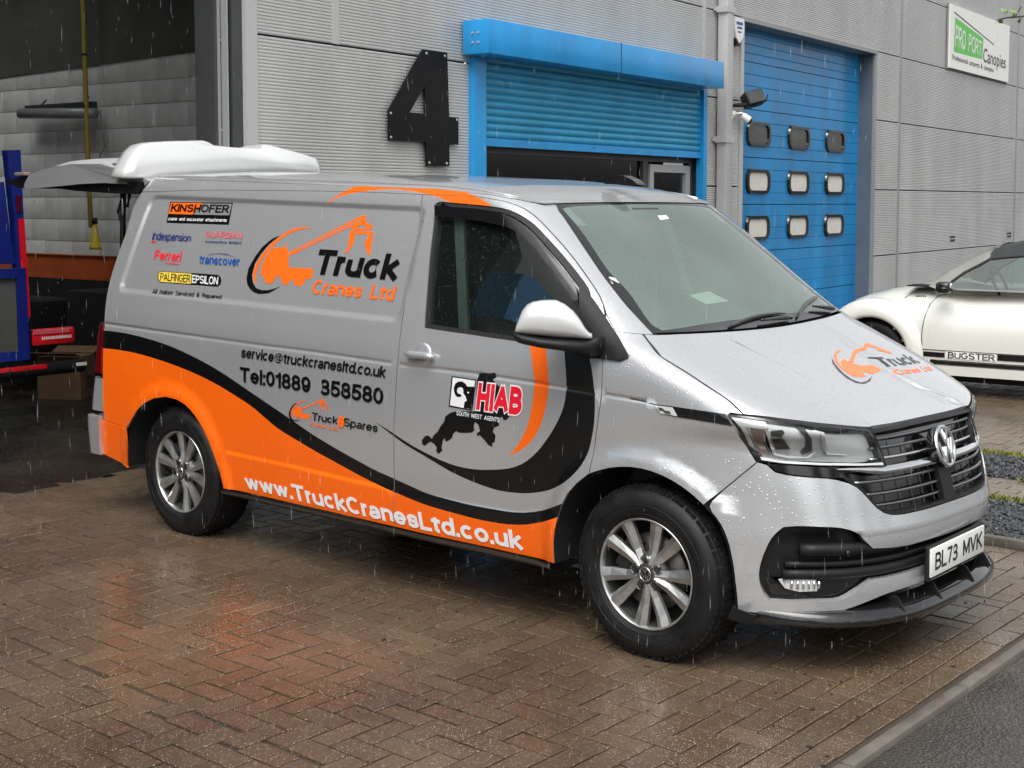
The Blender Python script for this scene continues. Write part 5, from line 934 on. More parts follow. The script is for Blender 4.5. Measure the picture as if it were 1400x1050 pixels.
[-2.901,1.538]],'col':'navy','bold':0},{'dom':'S','s':'Ferrari','q':[[-3.321,1.418],[-3.077,1.419],[-3.078,1.468],[-3.317,1.468]],'col':'red2','bold':.04},{'dom':'S','loops':[[[-3.207,1.407],
[-3.082,1.407],[-3.083,1.403],[-3.208,1.403]]],'col':'red2'},{'dom':'S','s':'transcover','q':[[-2.916,1.416],[-2.581,1.421],[-2.585,1.461],[-2.92,1.456]],
'col':'blue','bold':.03},{'dom':'S','loops':[[[-2.864,1.458],[-2.823,1.471],[-2.761,1.478],[-2.688,1.476],[-2.598,1.458],[-2.687,1.473],[-2.761,1.475],[-2.822,1.469]]],
'col':'navy'},{'dom':'S','loops':[[[-3.243,1.36],[-3.157,1.362],[-3.072,1.363],[-2.989,1.365],[-2.906,1.367],[-2.825,1.368],[-2.745,1.369],[-2.719,1.36],
[-2.705,1.342],[-2.711,1.321],[-2.735,1.31],[-2.813,1.309],[-2.893,1.308],[-2.975,1.306],[-3.057,1.305],[-3.141,1.304],[-3.226,1.302],[-3.249,1.311],[-3.26,1.329],
[-3.257,1.351]]],'col':'black'},{'dom':'S','loops':[[[-3.239,1.357],[-3.146,1.359],[-3.055,1.361],[-2.965,1.362],[-2.956,1.311],[-3.044,1.31],[-3.133,1.308],
[-3.224,1.306],[-3.243,1.314],[-3.253,1.329],[-3.252,1.349]]],'col':'yellow'},{'dom':'S','s':'PALFINGER','q':[[-3.231,1.312],[-2.963,1.316],[-2.969,1.356],
[-3.238,1.352]],'col':'black','bold':0},{'dom':'S','s':'EPSILON','q':[[-2.948,1.317],[-2.728,1.319],[-2.733,1.359],[-2.955,1.357]],'col':'white','bold':.02},{'dom':'S','s':'All makes Serviced & Repaired','q':[[-3.278,1.237],
[-2.68,1.247],[-2.683,1.273],[-3.282,1.268]],'col':'black','bold':.015},{'dom':'S','s':'Truck','q':[[-2.011,1.409],[-1.44,1.413],[-1.424,1.538],[-1.992,1.534]],
'col':'black','bold':.07},{'dom':'S','s':'Cranes Ltd','q':[[-2.002,1.322],[-1.441,1.326],[-1.429,1.393],[-1.991,1.39]],'col':'orange2','bold':.04},{'dom':'S','loops':[[[-2.306,1.586],
[-2.366,1.567],[-2.425,1.526],[-2.471,1.473],[-2.506,1.413],[-2.507,1.361],[-2.489,1.33],[-2.445,1.304],[-2.392,1.295],[-2.322,1.302],[-2.268,1.325],[-2.233,1.345],
[-2.269,1.331],[-2.326,1.318],[-2.376,1.315],[-2.419,1.322],[-2.451,1.345],[-2.468,1.383],[-2.462,1.441],[-2.425,1.494],[-2.378,1.541]]],'col':'black','icon':1},{'dom':'S','loops':[[[-2.071,1.631],
[-2.14,1.635],[-2.215,1.625],[-2.285,1.597],[-2.351,1.552],[-2.415,1.495],[-2.451,1.442],[-2.465,1.396],[-2.451,1.358],[-2.418,1.338],[-2.436,1.365],[-2.439,1.397],
[-2.426,1.443],[-2.385,1.496],[-2.328,1.544],[-2.271,1.584],[-2.201,1.613],[-2.128,1.628]]],'col':'orange2','icon':1},{'dom':'S','loops':[[[-2.333,1.526],
[-2.263,1.528],[-2.253,1.553],[-2.239,1.529],[-2.216,1.501],[-2.202,1.436],[-2.108,1.438],[-2.015,1.44],[-2.017,1.393],[-2.059,1.389],[-2.068,1.368],[-2.088,1.352],
[-2.127,1.351],[-2.153,1.379],[-2.172,1.378],[-2.172,1.359],[-2.199,1.349],[-2.232,1.361],[-2.248,1.386],[-2.285,1.39],[-2.292,1.361],[-2.324,1.348],[-2.362,1.357],
[-2.379,1.385],[-2.406,1.389],[-2.404,1.438],[-2.375,1.497]]],'col':'orange2','icon':1},{'dom':'S','loops':[[[-2.216,1.507],[-2.161,1.53],[-2.108,1.552],
[-2.055,1.574],[-2.003,1.596],[-1.951,1.618],[-1.9,1.64],[-1.85,1.661],[-1.8,1.682],[-1.752,1.704],[-1.727,1.706],[-1.713,1.674],[-1.661,1.659],[-1.662,1.647],
[-1.684,1.638],[-1.783,1.634],[-1.814,1.647],[-1.864,1.627],[-1.915,1.606],[-1.966,1.586],[-2.017,1.565],[-2.07,1.544],[-2.123,1.523],[-2.176,1.501],[-2.21,1.493]],
[[-1.765,1.649],[-1.739,1.661],[-1.699,1.652],[-1.731,1.641]]],'col':'orange2','icon':1},{'dom':'S','loops':[[[-1.811,1.63],[-1.732,1.632],[-1.653,1.634],
[-1.645,1.575],[-1.642,1.522],[-1.657,1.523],[-1.699,1.579],[-1.682,1.595],[-1.684,1.617],[-1.773,1.615],[-1.766,1.576],[-1.787,1.541],[-1.805,1.522],[-1.82,1.527],
[-1.803,1.55]]],'col':'orange2','icon':1},{'dom':'S','loops':[[[-2.154,1.523],[-2.094,1.547],[-2.035,1.571],[-1.978,1.594],[-1.921,1.617],[-1.864,1.64],
[-1.809,1.663],[-1.754,1.685],[-1.75,1.682],[-1.804,1.659],[-1.859,1.636],[-1.916,1.613],[-1.973,1.59],[-2.03,1.567],[-2.089,1.543],[-2.148,1.519]]],'col':'silver','icon':1},{'dom':'S','s':'service@truckcranesltd.co.uk','q':[[-2.467,.977],
[-1.43,.977],[-1.42,1.032],[-2.458,1.031]],'col':'black','bold':.035},{'dom':'S','s':'Tel:01889 358580','q':[[-2.475,.858],[-1.442,.855],[-1.44,.932],[-2.475,.932]],
'col':'black','bold':.045},{'dom':'S','s':'Truck','q':[[-1.933,.726],[-1.749,.728],[-1.744,.764],[-1.927,.766]],'col':'black','bold':.03},{'dom':'S','s':'e','q':[[-1.751,.715],
[-1.702,.717],[-1.697,.773],[-1.743,.772]],'col':'orange2','bold':.06},{'dom':'S','s':'Spares','q':[[-1.712,.717],[-1.482,.715],[-1.473,.763],[-1.704,.766]],
'col':'black','bold':.02},{'dom':'S','s':'Cranes Ltd','q':[[-1.943,.699],[-1.756,.698],[-1.751,.718],[-1.937,.717]],'col':'orange2','bold':.01},{'dom':'S','loops':[[[-.866,1.05],
[-.842,1.056],[-.81,1.055],[-.772,1.064],[-.77,1.042],[-.785,1.032],[-.761,1.012],[-.745,1.004],[-.729,.969],[-.697,.922],[-.669,.906],[-.688,.883],[-.7,.867],
[-.719,.859],[-.731,.876],[-.75,.856],[-.746,.835],[-.774,.823],[-.782,.804],[-.766,.79],[-.77,.762],[-.786,.754],[-.782,.739],[-.806,.743],[-.822,.757],
[-.838,.77],[-.854,.781],[-.87,.776],[-.872,.788],[-.854,.799],[-.862,.826],[-.882,.837],[-.89,.817],[-.886,.799],[-.902,.788],[-.935,.782],[-.976,.78],
[-.993,.785],[-1.01,.771],[-1.018,.751],[-1.035,.74],[-1.056,.731],[-1.06,.747],[-1.073,.733],[-1.076,.716],[-1.082,.703],[-1.074,.691],[-1.1,.671],[-1.113,.684],
[-1.108,.7],[-1.125,.714],[-1.146,.722],[-1.163,.713],[-1.181,.699],[-1.198,.703],[-1.2,.722],[-1.18,.743],[-1.159,.749],[-1.137,.735],[-1.128,.752],[-1.103,.77],
[-1.085,.797],[-1.064,.818],[-1.056,.844],[-1.026,.863],[-.993,.872],[-.935,.878],[-.878,.883],[-.876,.93],[-.875,.977],[-.873,1.024]]],'col':'black','name':'county_map'},{'dom':'S','loops':[[[-1.021,1.026],
[-.949,1.025],[-.878,1.023],[-.884,.977],[-.891,.93],[-.898,.883],[-.967,.886],[-1.037,.889],[-1.031,.935],[-1.026,.981]]],'col':'black'},{'dom':'S','loops':[[[-1.014,1.021],
[-.949,1.02],[-.884,1.018],[-.89,.975],[-.897,.932],[-.904,.889],[-.966,.892],[-1.028,.896],[-1.023,.938],[-1.018,.979]]],'col':'white'},{'dom':'S','loops':[[[-1.004,.959],
[-1.006,.977],[-.997,.995],[-.979,1.006],[-.958,1.008],[-.939,1.0],[-.927,.988],[-.892,.991],[-.887,.988],[-.895,.939],[-.903,.89],[-.947,.892],[-.942,.919],
[-.929,.925],[-.936,.943],[-.95,.956],[-.95,.97],[-.955,.98],[-.97,.982],[-.985,.974],[-.988,.96],[-.979,.952],[-.965,.95],[-.959,.946],[-.969,.937],[-.986,.937],
[-.998,.945]]],'col':'black','lv':2},{'dom':'S','loops':[[[-.927,.965],[-.917,.965],[-.916,.959],[-.926,.959]]],'col':'white','lv':3},{'dom':'S','s':'HIAB','q':[[-.875,.892],
[-.624,.89],[-.614,1.013],[-.86,1.012]],'col':'white','bold':.09,'grow':.05},{'dom':'S','s':'HIAB','q':[[-.875,.892],[-.624,.89],[-.614,1.013],[-.86,1.012]],
'col':'red','bold':.09},{'dom':'S','s':'SOUTH WEST AGENTS','q':[[-.989,.856],[-.743,.849],[-.739,.869],[-.987,.875]],'col':'white','bold':.015},{'dom':'S','s':'www.TruckCranesLtd.co.uk','q':[[-2.447,.318],
[-.62,.304],[-.626,.39],[-2.469,.4]],'col':'white','bold':.055},{'dom':'F','s':'Truck','q':[[.307,1.091],[.66,1.084],[.682,1.118],[.334,1.125]],'col':'black2','bold':.04},{'dom':'F','s':'Cranes Ltd','q':[[.316,1.064],
[.666,1.058],[.688,1.074],[.338,1.082]],'col':'orange3','bold':.02},{'dom':'F','loops':[[[.085,1.138],[.017,1.12],[-.035,1.096],[-.064,1.071],[-.055,1.055],
[-.009,1.048],[.068,1.053],[.146,1.066],[.119,1.063],[.046,1.055],[-.013,1.054],[-.037,1.067],[-.022,1.088],[.024,1.115],[.074,1.134]]],'col':'black2'},{'dom':'F','loops':[[[.25,1.156],
[.205,1.156],[.13,1.144],[.05,1.122],[.013,1.102],[-.001,1.08],[.021,1.07],[.029,1.087],[.051,1.111],[.106,1.132],[.169,1.147],[.237,1.153]]],'col':'orange3'},{'dom':'F','loops':[[[.101,1.123],
[.16,1.129],[.152,1.118],[.164,1.112],[.196,1.101],[.279,1.098],[.303,1.087],[.273,1.076],[.219,1.075],[.177,1.071],[.157,1.074],[.153,1.081],[.115,1.079],
[.094,1.069],[.048,1.068],[.026,1.076],[.027,1.092],[.06,1.11]]],'col':'orange3'},{'dom':'F','loops':[[[.152,1.118],[.31,1.145],[.477,1.173],[.499,1.169],
[.516,1.157],[.559,1.133],[.536,1.127],[.495,1.139],[.473,1.142],[.487,1.153],[.444,1.161],[.307,1.137],[.176,1.114]]],'col':'orange3'}]}
def pl(a): return np.array(a, float)
ARCHES = [pl(D['arch_f']), pl(D['arch_r'])]
CRX, CRZ = zip(*D['crease']); SCX, SCZ = zip(*D['sill_crease'])
CRO = np.argsort(CRX); CRX, CRZ = pl(CRX)[CRO], pl(CRZ)[CRO]; SCX, SCZ = pl(SCX), pl(SCZ)
RQ = pl([(-3.455, 1.762), (-1.325, 1.765), (-1.36, 1.225), (-3.60, 1.225)])
def sstep(t): t = np.clip(t, 0, 1); return t*t*(3-2*t)
def dist_poly(x, z, P, closed=False):
    P = pl(P); A = P if closed else P[:-1]; B = np.roll(P, -1, 0) if closed else P[1:]
    x = np.asarray(x, float); z = np.asarray(z, float); d = np.full(np.broadcast(x, z).shape, 9.)
    for a, b in zip(A, B):
        e = b-a; l = max((e*e).sum(), 1e-12); t = np.clip(((x-a[0])*e[0]+(z-a[1])*e[1])/l, 0, 1)
        d = np.minimum(d, np.hypot(x-a[0]-t*e[0], z-a[1]-t*e[1]))
    return d
def sd_quad(x, z, Q, r):
    c = Q.mean(0); d = np.full(np.shape(x), 9.); k = len(Q); ds = []
    for i in range(k):
        a, b = Q[i], Q[(i+1) % k]; e = (b-a)/np.linalg.norm(b-a); n = np.array([-e[1], e[0]])
        if (c-a) @ n < 0: n = -n
        ds.append((x-a[0])*n[0]+(z-a[1])*n[1]-r)
    ds = np.array(ds)
    return np.where(ds.min(0) > 0, ds.min(0), -np.sqrt((np.minimum(ds, 0)**2).sum(0)))+r      # >0 inside, rounded corners
def dispS(x, z):
    x = np.asarray(x, float); z = np.asarray(z, float); d = 0*x
    d = d-.017*sstep(sd_quad(x, z, RQ, .06)/.035)*(x < -1.2)
    gz = z-np.interp(x, CRX, CRZ); d = d-.007*np.exp(-(gz/.0075)**2)*(x < .05)
    sz = np.interp(x, SCX, SCZ)-z; d = d+.011*sstep(sz/.022+.5)*sstep((x+2.66)/.05)*sstep((-.40-x)/.05)
    for A in ARCHES: d = d+.020*(1-sstep((dist_poly(x, z, A)-.012)/.075))
    return d
BCY, BCZ = zip(*D['bonnet_crease']); BO = np.argsort(BCZ); BCZ, BCY = pl(BCZ)[BO], -pl(BCY)[BO]
def dispF(y, z):
    y = np.asarray(y, float); z = np.asarray(z, float); d = 0*y
    yc = np.interp(z, BCZ, BCY); d = d-.040*sstep((yc-np.abs(y))/.045)*sstep((z-.93)/.03)*sstep((1.27-z)/.12)
    d = d-.012*sstep((.540-z)/.012)*sstep((z-.30)/.10)*(np.abs(y) < .80)
    return d
def mapS(u, v, off=0., side=-1):
    y = side*(Yside(u, v)+dispS(u, v)+off); return np.stack([u, y, zw_of(u, y, v)], -1)
def mapF(u, v, off=0., side=1):
    x = Xfront(u, v)+dispF(u, v)+off; fl = np.zeros(np.shape(x)); k = (np.abs(u) > .6) & (v < .80)
    if np.any(k): fl[k] = 1-sstep((dist_poly(Xfront(u[k], v[k]), v[k], ARCHES[0])-.012)/.075)
    x = x+.008*fl; yy = side*(u+np.sign(u)*.017*fl)
    return np.stack([x, yy, zw_of(x, yy, v)], -1)
def normals(fn, u, v, off, side):
    e = .0012; a = fn(u+e, v, off, side)-fn(u-e, v, off, side); b = fn(u, v+e, off, side)-fn(u, v-e, off, side)
    n = np.cross(a, b); n /= np.maximum(np.linalg.norm(n, axis=1, keepdims=True), 1e-9); return n
def pip(P, Q):
    """points P inside polygon Q (even-odd)"""
    x, y = P[:, 0], P[:, 1]; c = np.zeros(len(P), bool); Q = pl(Q); j = len(Q)-1
    for i in range(len(Q)):
        xi, yi = Q[i]; xj, yj = Q[j]
        if yi != yj: c ^= ((yi > y) != (yj > y)) & (x < (xj-xi)*(y-yi)/(yj-yi)+xi)
        j = i
    return c
def area(P): P = pl(P); x, y = P[:, 0], P[:, 1]; return .5*np.sum(x*np.roll(y, -1)-y*np.roll(x, -1))
def clean(P, eps=.0015):
    o = []
    for p in P:
        if not o or math.hypot(p[0]-o[-1][0], p[1]-o[-1][1]) > eps: o.append((float(p[0]), float(p[1])))
    while len(o) > 3 and math.hypot(o[0][0]-o[-1][0], o[0][1]-o[-1][1]) < eps: o.pop()
    return o
def smooth_loop(P, it=2, ang=32):
    P = pl(clean(P))
    for _ in range(it):
        a = P-np.roll(P, 1, 0); b = np.roll(P, -1, 0)-P
        ca = (a*b).sum(1)/np.maximum(np.linalg.norm(a, axis=1)*np.linalg.norm(b, axis=1), 1e-9)
        k = (ca > math.cos(math.radians(ang)))[:, None]
        P = np.where(k, (np.roll(P, 1, 0)+2*P+np.roll(P, -1, 0))/4, P)
    return P
def inset(P, d):
    P = pl(P); s = 1 if area(P) > 0 else -1
    a = P-np.roll(P, 1, 0); b = np.roll(P, -1, 0)-P
    a /= np.maximum(np.linalg.norm(a, axis=1, keepdims=True), 1e-9); b /= np.maximum(np.linalg.norm(b, axis=1, keepdims=True), 1e-9)
    na = np.stack([-a[:, 1], a[:, 0]], 1); nb = np.stack([-b[:, 1], b[:, 0]], 1); n = na+nb
    n /= np.maximum((n*n).sum(1, keepdims=True)/2, .5); return P+s*d*n
def densify(P, step=.03):
    out = []; n = len(P)
    for i in range(n):
        a, b = np.array(P[i]), np.array(P[(i+1) % n]); k = max(1, int(np.linalg.norm(b-a)/step))
        out += [tuple(a+(b-a)*j/k) for j in range(k)]
    return out
def patch(name, dom, outer, holes=(), regions=(), lines=(), step=.03, mats=('paint',), parent=None, off=0., thick=.012, side=None, gap=.0025, sm=1, rim=None):
    """panel cut out of the body surface: outline and openings in (x,z) or (y,z); regions = [(loop, material index)]"""
    fn = mapS if dom == 'S' else mapF
    if side is None: side = -1 if dom == 'S' else 1
    outer = smooth_loop(outer, sm) if sm else pl(clean(outer)); holes = [smooth_loop(h, sm) if sm else pl(clean(h)) for h in holes]
    if gap: outer = inset(outer, gap)
    outer = pl(densify(outer, step)); holes = [pl(densify(h, step)) for h in holes]
    vs = []; ed = []
    def addloop(P, closed=True):
        b = len(vs); vs.extend([Vector((p[0], p[1])) for p in P]); n = len(P)
        ed.extend([(b+i, b+(i+1) % n) for i in range(n if closed else n-1)])
    addloop(outer)
    for h in holes: addloop(h)
    for l, mi in regions: addloop(pl(densify(smooth_loop(l, 2), step)))
    lo, hi = outer.min(0), outer.max(0)
    for l in lines: addloop(pl(l), False)
    gx, gy = np.meshgrid(np.arange(lo[0]+step/2, hi[0], step), np.arange(lo[1]+step/2, hi[1], step)); G = np.stack([gx.ravel(), gy.ravel()], 1)
    if len(G):
        k = pip(G, outer)
        for h in holes: k &= ~pip(G, h)
        G = G[k]
        d = dist_poly(G[:, 0], G[:, 1], outer, True)
        for h in holes: d = np.minimum(d, dist_poly(G[:, 0], G[:, 1], h, True))
        for l, mi in regions: d = np.minimum(d, dist_poly(G[:, 0], G[:, 1], smooth_loop(l, 2), True))
        G = G[d > step*.35]; vs.extend([Vector((p[0], p[1])) for p in G])
    r = delaunay_2d_cdt(vs, ed, [], 0, 1e-5)
    V = np.array([(p[0], p[1]) for p in r[0]]); T = np.array([t for t in r[2] if len(t) == 3]); c = V[T].mean(1)
    k = pip(c, outer)
    for h in holes: k &= ~pip(c, h)
    T = T[k]; c = c[k]
    mi = np.zeros(len(T), int)
    for l, mm in regions: mi[pip(c, smooth_loop(l, 2))] = mm
    a = V[T[:, 1]]-V[T[:, 0]]; b = V[T[:, 2]]-V[T[:, 0]]; ar = a[:, 0]*b[:, 1]-a[:, 1]*b[:, 0]; T[ar < 0] = T[ar < 0][:, ::-1]
    T = T[np.abs(ar) > 1e-9]; mi = mi[np.abs(ar) > 1e-9]
    flip = (dom == 'S' and side > 0) or (dom == 'F' and side < 0)
    used, inv = np.unique(T, return_inverse=True); T = inv.reshape(T.shape); V = V[used]
    P3 = fn(V[:, 0], V[:, 1], off, side); N = normals(fn, V[:, 0], V[:, 1], off, side)
    if flip: T = T[:, ::-1]; N = -N
    # flange round the edges
    F = [tuple(int(i) for i in t) for t in T]; MI = list(mi); vn = [tuple(x) for x in N]; verts = [tuple(p) for p in P3]
    if thick:
        cnt = {}
        for t in T:
            for i in range(3):
                e = (int(t[i]), int(t[(i+1) % 3])); cnt[e] = 1
        be = [e for e in cnt if (e[1], e[0]) not in cnt]; rimi = {}
        for i, j in be:
            d3 = P3[j]-P3[i]; fnrm = np.cross(N[i], d3); fnrm = -fnrm/max(np.linalg.norm(fnrm), 1e-9); b = len(verts)
            for q in (i, j): verts.append(tuple(P3[q])); vn.append(tuple(fnrm))
            for q in (j, i): verts.append(tuple(P3[q]-N[q]*thick)); vn.append(tuple(fnrm))
            F.append((b, b+3, b+2, b+1)); MI.append(rim if rim is not None else 0)
    me = bpy.data.meshes.new(name); me.from_pydata(verts, [], F); me.update()
    for mm in mats: me.materials.append(M[mm] if isinstance(mm, str) else mm)
    me.polygons.foreach_set('material_index', [int(x) for x in MI]); me.polygons.foreach_set('use_smooth', [True]*len(F))
    me.normals_split_custom_set_from_vertices(vn)
    o = bpy.data.objects.new(name, me); COL.objects.link(o)
    if parent: attach(o, parent)
    return o
def ribbon(name, dom, line, hw, off, m_, parent, side=None):
    fn = mapS if dom == 'S' else mapF
    if side is None: side = -1 if dom == 'S' else 1
    P = pl(clean(line, .004)); t = np.gradient(P, axis=0); t /= np.maximum(np.linalg.norm(t, axis=1, keepdims=True), 1e-9); n = np.stack([-t[:, 1], t[:, 0]], 1)
    A, B = P+n*hw, P-n*hw; V = np.concatenate([fn(A[:, 0], A[:, 1], off, side), fn(B[:, 0], B[:, 1], off, side)]); k = len(P)
    return mesh_obj(name, V, [(i, i+1, k+i+1, k+i) for i in range(k-1)], m_, parent, True)
def sym(half):
    """half outline (y<0) from centre to centre -> whole outline"""
    h = clean(half); return h+[(-y, z) for y, z in h[::-1] if abs(y) > 1e-6]
van = empty('panel_van', (-1.5, 0, 0), label='silver panel van with orange and black crane company graphics and its tailgate raised', cat='van')
g, dr, df, af, ar_, sl_ = [list(map(tuple, D[k])) for k in ('gutter', 'door_rear', 'door_front', 'arch_f', 'arch_r', 'sill')]
wt, wf, wo, re_, rs, rl = [list(map(tuple, D[k])) for k in ('wing_top', 'wing_front', 'win_out', 'rear_edge', 'rear_seam', 'rear_low')]
i_af = next(i for i, p in enumerate(af) if p[0] > -.256)
re_hi = [p for p in re_ if p[1] > .535]; re_lo = [p for p in re_ if p[1] <= .53]
ar_up = [p for p in ar_[::-1]]; ar_cut = [p for p in ar_up if not (p[0] < -3.3 and p[1] < .507)]; ar_lowp = [p for p in ar_ if p[0] < -3.3 and p[1] < .503]
REG = [(D['black_low'], 1)]
orange_low = [p for p in D['black_low'][len(D['black_low'])//2:]]
# the orange field is everything under the black stripe's lower edge
bl = [tuple(p) for p in D['black_low']]; iR = max(range(len(bl)), key=lambda i: bl[i][0]); low_edge = bl[iR:]
low_edge = [p for p in low_edge]
orange = [(-4.05, low_edge[-1][1])]+[p for p in low_edge[::-1]]+[(-.3, low_edge[0][1]), (-.3, .05), (-4.05, .05)]
xz_line = lambda X, Z, x0, x1, dz: [(x, float(np.interp(x, X, Z))+dz) for x in np.arange(x0, x1, .03)]
crl = lambda x0, x1: [xz_line(CRX, CRZ, x0, x1, dz) for dz in (-.016, -.007, 0, .007, .016)]
scl = lambda x0, x1: [xz_line(SCX, SCZ, x0, x1, dz) for dz in (-.014, 0, .014)]
def rq_lines():
    out = []
    for d in (.0, .012, .024, .036):
        Q = inset(RQ, d); out.append([tuple(p) for p in pl(densify(list(Q)+[Q[0]], .03))][:-1])
    return out
side_panel_out = [p for p in g if p[0] < dr[0][0]-.005]+dr[:-1]+[(-1.3952, .2935)]+[p for p in sl_[::-1] if p[0] < -1.41]+ar_cut[1:]+rs[::-1]+re_hi[::-1]
rb_out = rs+ar_lowp[::-1]+rl[::-1][0:1]+[p for p in rl[::-1][1:-1]]+re_lo[::-1]
door_out = dr[::-1]+[p for p in g if p[0] > dr[0][0]+.005]+df[1:]+af[:i_af][::-1]+[p for p in sl_[::-1] if -1.385 < p[0] < -.46]+[(-1.3948, .2935)]
wing_out = df[::-1]+wt[1:]+wf[1:]+af[i_af:next(i for i, p in enumerate(af) if p[0] > .255)][::-1]
for side in (-1, 1):
    near = side < 0
    pm = ('paint', 'black', 'orange')
    regs = [(orange, 2), (D['black_low'], 1), (D['black_hook'], 1), (D['orange_arc'], 2)]
    sp_ = patch('side_panel', 'S', side_panel_out, (), regs, crl(-3.68, -1.39)+scl(-2.60, -1.41)+rq_lines(), .032 if near else .05, pm, van, side=side)
    dr_ = patch('front_door', 'S', door_out, [wo], [(orange, 2), (D['black_low'], 1), (D['black_hook'], 1), (D['orange_hook'], 2), (D['orange_arc'], 2)], crl(-1.34, -.25)+scl(-1.37, -.62), .03 if near else .05, pm, van, side=side)
    if near: door = dr_
    patch('front_wing', 'S', wing_out, (), (), crl(-.19, .02), .028 if near else .05, pm, van, side=side)
    patch('rear_bumper_side', 'S', rb_out, (), [(orange, 2)], (), .03, pm, van, off=.006, side=side, rim=2)
    for ln, hw in ((dr, .012), (g, .012), (df+af[i_af:i_af+1], .012), (wt, .012), (rs, .012), (wf, .007)): ribbon('seam_backing', 'S', ln, hw, -.014, 'dark', van, side)  # black strips behind the panel seams put shade into the gaps
    # window
    wg = patch('window_glass', 'S', inset(wo, .012), (), (), (), .05, ('sglass',), dr_, off=-.022, thick=0, side=side, gap=0)
    patch('window_seal', 'S', inset(wo, -.001), [inset(wo, .020)], (), (), .04, ('rubber',), dr_, off=-.006, thick=.02, side=side, gap=0)
    patch('wind_deflector', 'S', D['deflector'], (), (), (), .03, ('gloss',), dr_, off=.012, thick=.004, side=side, gap=0)
    patch('mirror_base', 'S', D['sail'], (), (), (), .03, ('plastic',), dr_, off=.010, thick=.03, side=side, gap=0)
    patch('trim_strip', 'S', D['wing_trim'], (), (), (), .03, ('gloss',), van, off=.003, thick=.004, side=side, gap=0)
    patch('wing_emblem', 'S', D['wing_emblem'], (), (), (), .03, ('lampw',), van, off=.005, thick=.003, side=side, gap=0)
    patch('emblem_mark', 'S', D['wing_mark'], (), (), (), .03, ('lampdk',), van, off=.0065, thick=0, side=side, gap=0, sm=0)
    ribbon('crease_line', 'S', D['wing_crease'], .004, .001, 'lampdk', van, side)
    # roof rail and windscreen pillar
    we = [(float(Xfront(y, z)), z) for y, z in D['ws_edge'] if y < -.594]
    te = [(x, float(np.interp(x, *zip(*TE)))) for x in np.arange(-.78, -3.58, -.05)]
    rail = [(-3.5876, 1.771)]+g+wt[1:4]+we[0:]+te+[(-3.585, 1.838)]
    patch('roof_rail', 'S', rail, (), [(D['orange_arc'], 2)], (), .028 if near else .05, pm, van, side=side, gap=0)
    patch('pillar_corner', 'F', [(side*.54, 1.70), (side*.74, 1.70), (side*.72, 1.796), (side*.54, 1.806)], (), (), (), .03, ('paint',), van, off=-.010, thick=0, gap=0, sm=0)
    # sill trim under the door
    s3 = pl(sl_); V = np.concatenate([mapS(s3[:, 0], s3[:, 1]-dz, o_, side) for dz, o_ in ((.0, .013), (.014, .020), (.024, .012), (.05, -.04))]); n_ = len(s3)
    mesh_obj('sill_trim', V, [(k*n_+i, k*n_+i+1, (k+1)*n_+i+1, (k+1)*n_+i) for k in range(3) for i in range(n_-1)], 'satin' if near else 'plastic', van, True)
    # rear corner: lamp above, bumper corner below
    zz = np.linspace(.335, 1.085, 26); ez = np.interp(zz, [p[1] for p in re_[::-1]], [p[0] for p in re_[::-1]])
    def corner(z0, z1, name, m_, off, th=.01):
        k = (zz >= z0-.001) & (zz <= z1+.001); o_ = [(x+.003, z) for x, z in zip(ez[k], zz[k])]+[(float(XR(z))+.0006, z) for z in zz[k][::-1]]
        return patch(name, 'S', o_, (), (), (), .02, (m_,), van, off=off, thick=th, side=side, gap=0, sm=0)
    corner(.78, 1.08, 'tail_lamp', 'redlens', .012); corner(.56, .78, 'rear_corner', 'paint', .002); corner(.335, .56, 'rear_bumper', 'paint', .03, .04)
    # wheel arch liners
    for A, cx_ in ((af+[(.36, .2)], 0), (ar_, -3.0)):
        A_ = pl(densify(A, .03)[:-1]); a = mapS(A_[:, 0], A_[:, 1], -.004, side); b = a.copy(); b[:, 1] = side*.55; k = len(A_)
        mesh_obj('wheel_arch_liner', np.concatenate([a, b]), [(i, i+1, k+i+1, k+i) for i in range(k-1)], 'dark', van, True)
# rear pillars / tail opening frame, underbody and load floor
mb = MB(); mb.box((-1.6, 0, .37), (4.1, 1.1, .12)); mb.box((-1.55, 0, .33), (2.1, 1.74, .10)); mb.box((-3.63, 0, .42), (.26, 1.70, .16)); mb.box((.38, 0, .35), (.5, 1.3, .15)); mb.box((-1.5, 0, .26), (2.4, .5, .12))
mb.build('underbody', 'dark', van)
mb = MB(); mb.box((-3.80, 0, .47), (.20, 1.80, .16), bev=.03); mb.build('rear_bumper', 'paint', van, auto=40)
mb = MB(); mb.box((-1.32, 0, 1.05), (.04, 1.62, 1.25)); mb.build('bulkhead', 'dash', van)
mb = MB(); mb.box((-2.5, 0, .62), (2.3, 1.6, .04)); mb.build('load_floor', 'dark', van)
for s in (-1, 1):
    mb = MB(); mb.box((-3.62, s*.67, 1.2), (.10, .10, 1.2), rot=Matrix.Rotation(math.radians(10), 3, 'Y')); mb.build('rear_pillar', 'dark', van)
